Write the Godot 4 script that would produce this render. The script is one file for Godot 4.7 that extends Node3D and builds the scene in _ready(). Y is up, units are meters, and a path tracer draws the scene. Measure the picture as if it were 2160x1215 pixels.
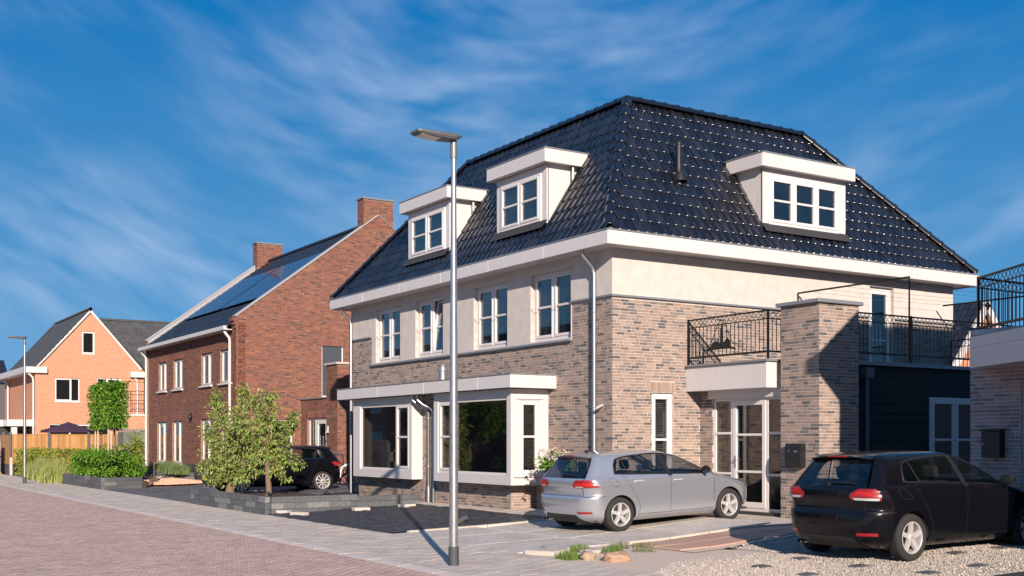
extends Node3D

const EYE := Vector3(-14.438, 1.6, 18.783)
const XA := Vector3(1, 0, 0)
const YA := Vector3(0, 1, 0)
const ZA := Vector3(0, 0, 1)
var rng := RandomNumberGenerator.new()
var M := {}
var box1 := BoxMesh.new()

# ---------------------------------------------------------------- mesh builder
class MB:
	var v := PackedVector3Array()
	var n := PackedVector3Array()
	var ix := PackedInt32Array()
	var cl := PackedColorArray()
	func tri(a: Vector3, b: Vector3, c: Vector3) -> void:
		var k := (b - a).cross(c - a).normalized()
		var s := v.size()
		v.append(a); v.append(c); v.append(b)
		n.append(k); n.append(k); n.append(k)
		ix.append(s); ix.append(s + 1); ix.append(s + 2)
	func quad(a: Vector3, b: Vector3, c: Vector3, d: Vector3) -> void:
		var k := (b - a).cross(c - a) + (c - a).cross(d - a)
		k = k.normalized()
		var s := v.size()
		v.append(a); v.append(b); v.append(c); v.append(d)
		for i in 4: n.append(k)
		for i in [0, 2, 1, 0, 3, 2]: ix.append(s + i)
	func tbox(t: Transform3D, lo: Vector3, hi: Vector3) -> void:
		var p := []
		for i in 8:
			p.append(t * Vector3(hi.x if i & 1 else lo.x, hi.y if i & 2 else lo.y, hi.z if i & 4 else lo.z))
		quad(p[4], p[5], p[7], p[6]); quad(p[1], p[0], p[2], p[3]); quad(p[5], p[1], p[3], p[7])
		quad(p[0], p[4], p[6], p[2]); quad(p[6], p[7], p[3], p[2]); quad(p[0], p[1], p[5], p[4])
	func box(x0: float, x1: float, y0: float, y1: float, z0: float, z1: float) -> MB:
		tbox(Transform3D.IDENTITY, Vector3(minf(x0, x1), minf(y0, y1), minf(z0, z1)), Vector3(maxf(x0, x1), maxf(y0, y1), maxf(z0, z1)))
		return self
	# box with chamfered edges
	func cbox(t: Transform3D, lo: Vector3, hi: Vector3, c: float) -> void:
		var s := [0, 1]
		var f := func(ax: int, w: int, a: float, b: float) -> Vector3:
			var q := Vector3.ZERO
			q[ax] = hi[ax] if w else lo[ax]
			var i := (ax + 1) % 3
			var j := (ax + 2) % 3
			q[i] = (hi[i] - c) if a > 0 else (lo[i] + c)
			q[j] = (hi[j] - c) if b > 0 else (lo[j] + c)
			return t * q
		var mid := t * ((lo + hi) / 2)
		for ax in 3:
			for w in s:
				out_quad(f.call(ax, w, -1, -1), f.call(ax, w, 1, -1), f.call(ax, w, 1, 1), f.call(ax, w, -1, 1), mid)
			var i := (ax + 1) % 3
			for w in s:
				for a in s:
					var sa := -1.0 if a == 0 else 1.0
					var sw := -1.0 if w == 0 else 1.0
					out_quad(f.call(ax, w, sa, -1), f.call(ax, w, sa, 1), f.call(i, a, 1, sw), f.call(i, a, -1, sw), mid)
		for cx in s:
			for cy in s:
				for cz in s:
					var a := -1.0 if cx == 0 else 1.0
					var b := -1.0 if cy == 0 else 1.0
					var d := -1.0 if cz == 0 else 1.0
					out_tri(f.call(0, cx, b, d), f.call(1, cy, d, a), f.call(2, cz, a, b), mid)
	func out_quad(a: Vector3, b: Vector3, c: Vector3, d: Vector3, mid: Vector3) -> void:
		if (b - a).cross(c - a).dot((a + b + c + d) / 4 - mid) >= 0: quad(a, b, c, d)
		else: quad(d, c, b, a)
	func out_tri(a: Vector3, b: Vector3, c: Vector3, mid: Vector3) -> void:
		if (b - a).cross(c - a).dot((a + b + c) / 3 - mid) >= 0: tri(a, b, c)
		else: tri(c, b, a)
	# rows of points, smooth normals; flip turns it inside out; skip = dictionary of i*cols+j to leave out
	func grid(rows: Array, flip := false, skip := {}) -> void:
		var R := rows.size()
		var C: int = rows[0].size()
		var s := v.size()
		for i in R:
			for j in C:
				var a: Vector3 = rows[mini(i + 1, R - 1)][j] - rows[maxi(i - 1, 0)][j]
				var b: Vector3 = rows[i][mini(j + 1, C - 1)] - rows[i][maxi(j - 1, 0)]
				var k := b.cross(a)
				if k.length_squared() < 1e-16:
					a = rows[mini(i + 1, R - 1)][mini(j + 1, C - 1)] - rows[maxi(i - 1, 0)][j]
					k = b.cross(a) if k.length_squared() < 1e-16 else k
				k = k.normalized()
				v.append(rows[i][j])
				n.append(-k if flip else k)
		for i in R - 1:
			for j in C - 1:
				if skip.has(i * C + j): continue
				var q := s + i * C + j
				if flip:
					for w in [q, q + 1, q + C + 1, q, q + C + 1, q + C]: ix.append(w)
				else:
					for w in [q, q + C + 1, q + 1, q, q + C, q + C + 1]: ix.append(w)
	func tube(p: Array, r, seg := 8, caps := true) -> MB:
		var rows := []
		var up := Vector3.UP
		for i in p.size():
			var d: Vector3 = (p[mini(i + 1, p.size() - 1)] - p[maxi(i - 1, 0)]).normalized()
			if i == 0:
				up = d.cross(Vector3.RIGHT if absf(d.x) < 0.7 else Vector3.UP).normalized()
			up = (up - d * d.dot(up)).normalized()
			var w := d.cross(up)
			var rad: float = r[i] if r is Array else r
			var row := []
			for j in seg + 1:
				var a := TAU * j / seg
				row.append(p[i] + (up * cos(a) + w * sin(a)) * rad)
			rows.append(row)
		grid(rows, false)
		if caps:
			for j in seg:
				tri(p[0], rows[0][j + 1], rows[0][j])
				tri(p[-1], rows[-1][j], rows[-1][j + 1])
		return self
	# profile [radius, along] turned round the axis of t (its y)
	func lathe(t: Transform3D, prof: Array, seg := 24) -> void:
		var rows := []
		for q in prof:
			var row := []
			for j in seg + 1:
				var a := -TAU * j / seg
				row.append(t * Vector3(cos(a) * q[0], q[1], sin(a) * q[0]))
			rows.append(row)
		grid(rows, false)
	# outline in the xy plane of t, thickness along z of t
	func plate(t: Transform3D, o: PackedVector2Array, z0: float, z1: float) -> void:
		if Geometry2D.is_polygon_clockwise(o):
			o.reverse()
		var k := Geometry2D.triangulate_polygon(o)
		for i in range(0, k.size(), 3):
			var a := o[k[i]]; var b := o[k[i + 1]]; var c := o[k[i + 2]]
			if (b - a).cross(c - a) < 0:
				var w := b; b = c; c = w
			tri(t * Vector3(a.x, a.y, z1), t * Vector3(b.x, b.y, z1), t * Vector3(c.x, c.y, z1))
			tri(t * Vector3(a.x, a.y, z0), t * Vector3(c.x, c.y, z0), t * Vector3(b.x, b.y, z0))
		for i in o.size():
			var a := o[i]; var b := o[(i + 1) % o.size()]
			quad(t * Vector3(a.x, a.y, z0), t * Vector3(b.x, b.y, z0), t * Vector3(b.x, b.y, z1), t * Vector3(a.x, a.y, z1))
	func mesh() -> ArrayMesh:
		var a := []
		a.resize(Mesh.ARRAY_MAX)
		a[Mesh.ARRAY_VERTEX] = v
		a[Mesh.ARRAY_NORMAL] = n
		a[Mesh.ARRAY_INDEX] = ix
		var m := ArrayMesh.new()
		m.add_surface_from_arrays(Mesh.PRIMITIVE_TRIANGLES, a)
		return m

# ---------------------------------------------------------------- nodes
func tag(o: Node3D, label := "", category := "", group := "", kind := "") -> Node3D:
	if label: o.set_meta("label", label)
	if category: o.set_meta("category", category)
	if group: o.set_meta("group", group)
	if kind: o.set_meta("kind", kind)
	return o
func base(called: String, label: String, category: String, at := Vector3.ZERO, group := "") -> Node3D:
	var o := Node3D.new()
	o.name = called
	o.position = at
	add_child(o, true)
	return tag(o, label, category, group)
func obj(called: String, mesh, mat: Material, par: Node3D = self, kind := "") -> MeshInstance3D:
	var o := MeshInstance3D.new()
	o.name = called
	o.mesh = mesh.mesh() if mesh is MB else mesh
	o.material_override = mat
	par.add_child(o, true)
	if kind: o.set_meta("kind", kind)
	return o
func bx(called: String, mat: Material, par: Node3D, x0: float, x1: float, y0: float, y1: float, z0: float, z1: float) -> MeshInstance3D:
	var b := MB.new()
	b.box(x0, x1, y0, y1, z0, z1)
	return obj(called, b, mat, par)
func many(called: String, mesh: Mesh, mat: Material, xf: Array, cols: Array, par: Node3D = self) -> MultiMeshInstance3D:
	var m := MultiMesh.new()
	m.transform_format = MultiMesh.TRANSFORM_3D
	m.use_colors = cols.size() > 0
	m.mesh = mesh
	m.instance_count = xf.size()
	for i in xf.size():
		m.set_instance_transform(i, xf[i])
		if cols.size() > 0: m.set_instance_color(i, cols[i])
	var o := MultiMeshInstance3D.new()
	o.name = called
	o.multimesh = m
	o.material_override = mat
	o.set_meta("kind", "stuff")
	par.add_child(o, true)
	return o
# pieces: [transform, palette index]; the 300 nearest become parts of their own, the rest one part
func pieces(called: String, rest: String, mesh: Mesh, list: Array, pal: Array, mats: Array, tint: Material, par: Node3D, most := 300) -> void:
	var order := []
	for i in list.size():
		var t: Transform3D = list[i][0]
		order.append([t.origin.distance_to(EYE), i])
	order.sort_custom(func(a, b): return a[0] < b[0])
	var xf := []
	var cols := []
	for k in order.size():
		var e: Array = list[order[k][1]]
		if k < most:
			var o := MeshInstance3D.new()
			o.name = called
			o.mesh = mesh
			o.transform = e[0]
			o.material_override = mats[e[1]]
			par.add_child(o, true)
		else:
			xf.append(e[0])
			cols.append(pal[e[1]])
	if xf.size() > 0: many(rest, mesh, tint, xf, cols, par)

# ---------------------------------------------------------------- materials
func lin(c: Color) -> Color: return c.linear_to_srgb()
func mat(c: Color, rough := 0.8, metal := 0.0, tex: Texture2D = null, scale := 1.0) -> StandardMaterial3D:
	var m := StandardMaterial3D.new()
	m.albedo_color = lin(c)
	m.roughness = rough
	m.metallic = metal
	if tex:
		m.albedo_texture = tex
		m.uv1_triplanar = true
		m.uv1_world_triplanar = true
		m.uv1_scale = Vector3.ONE * scale
	return m
func noise_tex(freq: float, lo: Color, hi: Color, octaves := 4, kind := FastNoiseLite.TYPE_SIMPLEX_SMOOTH, size := 512, mid := -1.0) -> NoiseTexture2D:
	var n := FastNoiseLite.new()
	n.noise_type = kind
	n.seed = 7 + int(freq * 1000)
	n.frequency = freq
	n.fractal_octaves = octaves
	var t := NoiseTexture2D.new()
	t.width = size; t.height = size
	t.seamless = true
	t.noise = n
	var g := Gradient.new()
	g.set_color(0, lo); g.set_color(1, hi)
	if mid > 0:
		g.add_point(mid, lo.lerp(hi, 0.75))
	t.color_ramp = g
	return t
func bump(m: StandardMaterial3D, t: Texture2D, depth: float) -> StandardMaterial3D:
	m.heightmap_enabled = true
	m.heightmap_texture = t
	m.heightmap_scale = depth
	return m
func tinted(m: StandardMaterial3D) -> StandardMaterial3D:
	var t: StandardMaterial3D = m.duplicate()
	t.albedo_color = Color.WHITE
	t.vertex_color_use_as_albedo = true
	return t
func palette(cols: Array, rough: float, tex: Texture2D, scale: float, bt: Texture2D = null, depth := 0.0) -> Array:
	var ms := []
	for c in cols:
		var m := mat(c, rough, 0.0, tex, scale)
		if bt: bump(m, bt, depth)
		ms.append(m)
	return [cols, ms, tinted(ms[0])]
func shade(a: float, b := -1.0, c := -1.0) -> Color:
	return Color(a, a if b < 0 else b, a if c < 0 else c)

func ground_y(x: float) -> float:
	if x < -5.5: return -0.15
	if x < -2.2: return lerpf(-0.15, -0.06, (x + 5.5) / 3.3)
	if x < -0.3: return lerpf(-0.06, 0.07, (x + 2.2) / 1.9)
	return 0.07
func GP(x: float, z: float, up := 0.0) -> Vector3: return Vector3(x, ground_y(x) + up, z)

func _ready() -> void:
	rng.seed = 20
	set_camera()
	set_sky()
	set_light()
	make_materials()
	make_ground()
	make_main_house()
	make_brown_house()
	make_orange_house()
	make_right_house()
	make_far_houses()
	make_street_lamps()
	make_cars()
	make_yard_left()
	make_yard_front()
	make_small_things()
	make_opposite()

func set_camera() -> void:
	var c := Camera3D.new()
	c.name = "camera"
	c.projection = Camera3D.PROJECTION_FRUSTUM
	c.near = 0.1
	c.far = 900.0
	var f := 2404.0
	c.size = 1215.0 / f * c.near
	c.frustum_offset = Vector2(0, (930.4 - 607.5) / f * c.near)
	var th := deg_to_rad(57.48)
	# forward direction in world: R = +x lies 57.48 degrees to the right of it
	var fw := Vector3(cos(th), 0, -sin(th))
	c.position = EYE
	c.basis = Basis.looking_at(fw, Vector3.UP)
	add_child(c)
	c.current = true

func set_sky() -> void:
	var w := 3072
	var h := 1536
	var buf := PackedFloat32Array()
	buf.resize(w * h * 3)
	var n1 := FastNoiseLite.new()
	n1.seed = 11; n1.frequency = 1.0; n1.fractal_octaves = 5; n1.fractal_gain = 0.55
	n1.noise_type = FastNoiseLite.TYPE_SIMPLEX_SMOOTH
	var n2 := FastNoiseLite.new()
	n2.seed = 5; n2.frequency = 1.0; n2.fractal_octaves = 3
	var n3 := FastNoiseLite.new()
	n3.seed = 23; n3.frequency = 1.0; n3.fractal_octaves = 4; n3.fractal_gain = 0.6
	var zen := Vector3(0.003, 0.095, 0.29)
	var midc := Vector3(0.003, 0.138, 0.385)
	var hor := Vector3(0.115, 0.32, 0.54)
	var cloud := Vector3(0.36, 0.47, 0.66)
	for y in h / 2:
		var el := (0.5 - (y + 0.5) / h) * PI
		var sy := sin(el)
		var c0 := midc.lerp(zen, smoothstep(0.30, 0.95, sy))
		c0 = hor.lerp(c0, pow(clampf(sy / 0.36, 0, 1), 0.85))
		var fade := smoothstep(0.0, 0.05, el) * (1.0 - 0.5 * smoothstep(0.7, 1.4, el))
		for x in w:
			var az := ((x + 0.5) / w - 0.5) * TAU
			var cx := cos(az)
			var cz := sin(az)
			# fibres of cirrus, nearly level and slowly bending round the sky
			var wob := n2.get_noise_3d(cx * 2.3, el * 3.5, cz * 2.3)
			var v := el - 0.30 * (1.0 - cos(2.0 * (az - 0.62))) + 0.028 * wob
			var a := n1.get_noise_3d(cx * 3.4, v * 9.0, cz * 3.4)
			var d := n3.get_noise_3d(cx * 7.0, v * 26.0, cz * 7.0)
			var b := n2.get_noise_3d(cx * 2.1 + 7.0, el * 3.6, cz * 2.1)
			var dens := clampf(a * 0.55 + b * 0.75 + 0.42, 0.0, 1.0)
			dens = dens * dens * (3.0 - 2.0 * dens)
			dens = clampf(dens * (0.30 + 0.55 * d) + 0.02 * d, 0.0, 0.75) * fade
			var c := c0.lerp(cloud, dens)
			var i := (y * w + x) * 3
			buf[i] = c.x; buf[i + 1] = c.y; buf[i + 2] = c.z
	for y in range(h / 2, h):
		for x in w:
			var i := (y * w + x) * 3
			buf[i] = 0.16; buf[i + 1] = 0.15; buf[i + 2] = 0.15
	var im := Image.create_from_data(w, h, false, Image.FORMAT_RGBF, buf.to_byte_array())
	var pm := PanoramaSkyMaterial.new()
	pm.panorama = ImageTexture.create_from_image(im)
	var sk := Sky.new()
	sk.sky_material = pm
	var e := Environment.new()
	e.background_mode = Environment.BG_SKY
	e.sky = sk
	e.tonemap_mode = Environment.TONE_MAPPER_LINEAR
	e.tonemap_exposure = 1.45
	e.background_energy_multiplier = 0.9
	e.sdfgi_enabled = true
	e.ssao_enabled = true
	e.ssil_enabled = true
	var we := WorldEnvironment.new()
	we.name = "world"
	we.environment = e
	add_child(we)

func set_light() -> void:
	var s := DirectionalLight3D.new()
	s.name = "sun"
	var el := deg_to_rad(19.6)
	var to := Vector3(-0.398 * cos(el), sin(el), 0.917 * cos(el))
	s.basis = Basis.looking_at(-to, Vector3.UP)
	s.light_energy = 1.6
	s.light_color = Color(1.0, 0.935, 0.87)
	s.light_angular_distance = 0.5
	s.shadow_enabled = true
	add_child(s)

func make_materials() -> void:
	var g1 := noise_tex(0.02, shade(0.82), shade(1.0), 5)
	var g2 := noise_tex(0.12, shade(0.85), shade(1.0), 4)
	var speck := noise_tex(0.35, shade(0.72), shade(1.0), 2)
	M.g1 = g1; M.g2 = g2; M.speck = speck
	M.white = mat(Color(0.62, 0.585, 0.57), 0.42, 0, noise_tex(0.02, shade(0.955), shade(1.0), 5))
	M.white.uv1_scale = Vector3(1.2, 0.12, 1.2)
	M.frame = mat(Color(0.64, 0.605, 0.59), 0.4)
	M.plaster = bump(mat(Color(0.57, 0.515, 0.475), 0.9, 0, noise_tex(0.015, shade(0.93), shade(1.0), 5), 0.35), speck, 0.15)
	M.zinc = mat(Color(0.24, 0.25, 0.27), 0.45, 0.3)
	M.pipe = mat(Color(0.42, 0.43, 0.45), 0.35, 0.85, g2, 1.5)
	M.steel = mat(Color(0.55, 0.55, 0.56), 0.34, 0.8, g1, 0.5)
	M.black = mat(Color(0.012, 0.012, 0.014), 0.5)
	M.dark = mat(Color(0.03, 0.03, 0.033), 0.8)
	M.iron = mat(Color(0.010, 0.011, 0.014), 0.4, 0.2)
	M.room = mat(Color(0.10, 0.09, 0.085), 0.9)
	M.floor = mat(Color(0.16, 0.12, 0.09), 0.7)
	M.blind = mat(Color(0.45, 0.44, 0.43), 0.6)
	M.curtain = mat(Color(0.6, 0.57, 0.54), 0.9)
	M.shutter = mat(Color(0.055, 0.065, 0.08), 0.5)
	M.clad = mat(Color(0.007, 0.008, 0.010), 0.75, 0, g2, 0.8)
	M.glass = StandardMaterial3D.new()
	M.glass.transparency = BaseMaterial3D.TRANSPARENCY_ALPHA
	M.glass.albedo_color = Color(0.05, 0.07, 0.08, 0.22)
	M.glass.roughness = 0.02
	M.glass.metallic_specular = 0.7
	M.mortar = mat(Color(0.60, 0.515, 0.465), 0.95, 0, g1, 0.6)
	M.brickA = palette([Color(0.37, 0.275, 0.22), Color(0.33, 0.24, 0.195), Color(0.41, 0.305, 0.245), Color(0.295, 0.22, 0.182), Color(0.355, 0.25, 0.195), Color(0.18, 0.155, 0.145), Color(0.112, 0.107, 0.108), Color(0.245, 0.195, 0.168)], 0.9, g2, 3.0, speck, 0.3)
	M.mortarB = mat(Color(0.27, 0.18, 0.14), 0.95, 0, g1, 0.6)
	M.brickB = palette([Color(0.255, 0.095, 0.062), Color(0.22, 0.083, 0.055), Color(0.295, 0.112, 0.066), Color(0.185, 0.074, 0.052), Color(0.145, 0.064, 0.050), Color(0.105, 0.056, 0.050), Color(0.24, 0.09, 0.057), Color(0.335, 0.135, 0.078)], 0.9, g2, 3.0, speck, 0.3)
	M.mortarC = mat(Color(0.62, 0.57, 0.55), 0.95, 0, g1, 0.6)
	M.brickC = palette([Color(0.42, 0.30, 0.29), Color(0.36, 0.25, 0.245), Color(0.29, 0.20, 0.20), Color(0.39, 0.33, 0.32), Color(0.23, 0.19, 0.195), Color(0.44, 0.27, 0.245)], 0.9, g2, 3.0, speck, 0.3)
	M.mortarO = mat(Color(0.66, 0.38, 0.27), 0.95, 0, g1, 0.6)
	M.brickO = palette([Color(0.66, 0.305, 0.175), Color(0.62, 0.285, 0.163), Color(0.69, 0.33, 0.19), Color(0.58, 0.265, 0.153)], 0.9, g2, 3.0)
	var tl := []
	for c in [0.011, 0.015, 0.008, 0.020]:
		tl.append(Color(c * 0.95, c * 0.97, c * 1.25))
	M.tile = palette(tl, 0.26, noise_tex(0.03, shade(0.75), shade(1.0), 4), 1.4)
	for m in M.tile[1] + [M.tile[2]]:
		m.clearcoat_enabled = true; m.clearcoat = 0.5; m.clearcoat_roughness = 0.16
	M.tileB = palette([Color(0.020, 0.022, 0.032), Color(0.024, 0.026, 0.036), Color(0.017, 0.019, 0.028)], 0.5, g2, 1.0)
	M.tileG = palette([Color(0.085, 0.085, 0.086), Color(0.075, 0.075, 0.077), Color(0.095, 0.094, 0.094)], 0.7, g2, 1.0)
	M.under = mat(Color(0.008, 0.008, 0.010), 0.8)
	M.pv = mat(Color(0.010, 0.018, 0.045), 0.25)
	M.pv.clearcoat_enabled = true; M.pv.clearcoat = 0.5; M.pv.clearcoat_roughness = 0.05
	M.alu = mat(Color(0.55, 0.56, 0.58), 0.4, 0.7)
	# ground
	M.earth = bump(mat(Color(0.26, 0.20, 0.15), 0.95, 0, g2, 0.7), speck, 1.0)
	M.paver = palette([Color(0.64, 0.46, 0.40), Color(0.60, 0.43, 0.375), Color(0.67, 0.485, 0.42), Color(0.61, 0.44, 0.39), Color(0.645, 0.455, 0.385), Color(0.575, 0.42, 0.37)], 0.9, g2, 2.0)
	M.joint = mat(Color(0.64, 0.50, 0.43), 0.95, 0, g2, 0.6)
	M.slab = palette([Color(0.715, 0.62, 0.53), Color(0.695, 0.605, 0.52), Color(0.73, 0.635, 0.54), Color(0.69, 0.61, 0.53), Color(0.715, 0.625, 0.54)], 0.9, g2, 1.2)
	M.sjoint = mat(Color(0.68, 0.58, 0.50), 0.95, 0, g2, 0.6)
	M.conc = palette([Color(0.70, 0.635, 0.565), Color(0.68, 0.615, 0.55), Color(0.72, 0.65, 0.58)], 0.85, g1, 0.9)
	M.kerb = palette([Color(0.70, 0.62, 0.55), Color(0.68, 0.60, 0.53), Color(0.72, 0.63, 0.56), Color(0.67, 0.60, 0.54), Color(0.70, 0.615, 0.55)], 0.9, g2, 1.2)
	M.redwood = palette([Color(0.52, 0.315, 0.235), Color(0.48, 0.30, 0.23), Color(0.56, 0.35, 0.255)], 0.9, g2, 1.5)
	M.darkpave = palette([Color(0.15, 0.15, 0.158), Color(0.13, 0.13, 0.138), Color(0.17, 0.17, 0.178), Color(0.115, 0.117, 0.124)], 0.75, g2, 1.5)
	M.edge = palette([Color(0.125, 0.132, 0.142), Color(0.105, 0.113, 0.124), Color(0.15, 0.156, 0.163), Color(0.23, 0.232, 0.228)], 0.8, noise_tex(0.02, shade(0.8), shade(1.0), 5), 1.0)
	M.pebble = palette([Color(0.45, 0.385, 0.33), Color(0.37, 0.325, 0.285), Color(0.53, 0.46, 0.395), Color(0.27, 0.245, 0.225), Color(0.42, 0.365, 0.315)], 0.85, null, 1.0)
	M.pink = palette([Color(0.62, 0.38, 0.26), Color(0.55, 0.33, 0.23), Color(0.68, 0.45, 0.32)], 0.9, null, 1.0)
	M.sand = bump(mat(Color(0.72, 0.565, 0.455), 0.95, 0, g2, 1.6), speck, 0.8)
	M.cloth = bump(mat(Color(0.085, 0.083, 0.084), 0.62, 0, noise_tex(0.014, shade(0.42, 0.44, 0.48), shade(1.0), 5), 0.5), g1, 3.0)
	M.stone = bump(mat(Color(0.46, 0.34, 0.24), 0.95, 0, g2, 2.5), speck, 1.0)
	M.block = mat(Color(0.60, 0.53, 0.47), 0.9, 0, g2, 2.0)
	M.wood = palette([Color(0.60, 0.31, 0.105), Color(0.53, 0.265, 0.085), Color(0.66, 0.355, 0.13), Color(0.48, 0.24, 0.08)], 0.8, noise_tex(0.05, shade(0.7), shade(1.0), 4), 0.9)
	M.bark = bump(mat(Color(0.20, 0.145, 0.095), 0.95, 0, g2, 4.0), speck, 1.0)
	var wear := noise_tex(0.012, shade(0.87, 0.86, 0.85), shade(1.0), 5)
	for p in [M.paver, M.slab, M.conc, M.darkpave]:
		for m in p[1] + [p[2]]:
			m.detail_enabled = true
			m.detail_albedo = wear
			m.detail_blend_mode = BaseMaterial3D.BLEND_MODE_MUL
			m.detail_uv_layer = BaseMaterial3D.DETAIL_UV_2
			m.uv2_triplanar = true
			m.uv2_world_triplanar = true
			m.uv2_scale = Vector3.ONE * 0.17
	M.leaf = leafmat(0.5)
	M.rubber = mat(Color(0.022, 0.021, 0.020), 0.85)
	M.chrome = mat(Color(0.75, 0.75, 0.76), 0.12, 1.0)
	M.rim = mat(Color(0.62, 0.60, 0.59), 0.35, 0.45)
	M.red = mat(Color(0.27, 0.004, 0.004), 0.15)
	M.red.clearcoat_enabled = true; M.red.clearcoat = 1.0
	M.lampwhite = mat(Color(0.5, 0.49, 0.48), 0.12)
	M.soil = bump(mat(Color(0.07, 0.045, 0.03), 0.95, 0, g2, 3.0), speck, 2.0)
func leafmat(back: float) -> StandardMaterial3D:
	var m := StandardMaterial3D.new()
	m.albedo_color = Color.WHITE
	m.vertex_color_use_as_albedo = true
	m.roughness = 0.5
	m.metallic_specular = 0.35
	m.backlight_enabled = true
	m.backlight = Color(back, back, back * 0.6)
	return m

# ---------------------------------------------------------------- ground
# a flat outline on the sloping ground: cut at the breaks of slope, laid "up" above the ground
func sheet(outline: PackedVector2Array, up: float) -> MB:
	var b := MB.new()
	var cuts := [-400.0, -5.5, -2.2, -0.3, 400.0]
	for i in 4:
		var strip := PackedVector2Array([Vector2(cuts[i], -500), Vector2(cuts[i + 1], -500), Vector2(cuts[i + 1], 500), Vector2(cuts[i], 500)])
		for p in Geometry2D.intersect_polygons(outline, strip):
			var k := Geometry2D.triangulate_polygon(p)
			for j in range(0, k.size(), 3):
				var q := []
				for w in 3:
					var c: Vector2 = p[k[j + w]]
					q.append(GP(c.x, c.y, up))
				if (q[1] - q[0]).cross(q[2] - q[0]).y < 0: q.reverse()
				b.tri(q[0], q[1], q[2])
	return b
func rect(x0: float, x1: float, z0: float, z1: float) -> PackedVector2Array:
	return PackedVector2Array([Vector2(x0, z0), Vector2(x1, z0), Vector2(x1, z1), Vector2(x0, z1)])
func flag_mesh(c: float) -> Mesh:  # a unit slab with a small chamfer round its top
	var b := MB.new()
	var p := [Vector3(-0.5, 0, -0.5), Vector3(0.5, 0, -0.5), Vector3(0.5, 0, 0.5), Vector3(-0.5, 0, 0.5)]
	var q := []
	for w in p: q.append(Vector3(w.x * (1 - c), 1, w.z * (1 - c)))
	b.quad(q[0], q[3], q[2], q[1])
	for i in 4:
		var j := (i + 1) % 4
		b.quad(p[j], p[i], q[i], q[j])
	return b.mesh()
func flag(x: float, z: float, w: float, d: float, h: float, up: float, tilt := 0.0) -> Transform3D:
	var s := (ground_y(x + 0.05) - ground_y(x - 0.05)) / 0.1
	var t := Basis(Vector3(1, s, 0).normalized() * w, Vector3(-s, 1, 0).normalized() * h, Vector3(0, 0, d))
	if tilt != 0.0: t = Basis(ZA, rng.randf_range(-tilt, tilt)) * Basis(XA, rng.randf_range(-tilt, tilt)) * t
	return Transform3D(t, GP(x, z, up))
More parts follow.
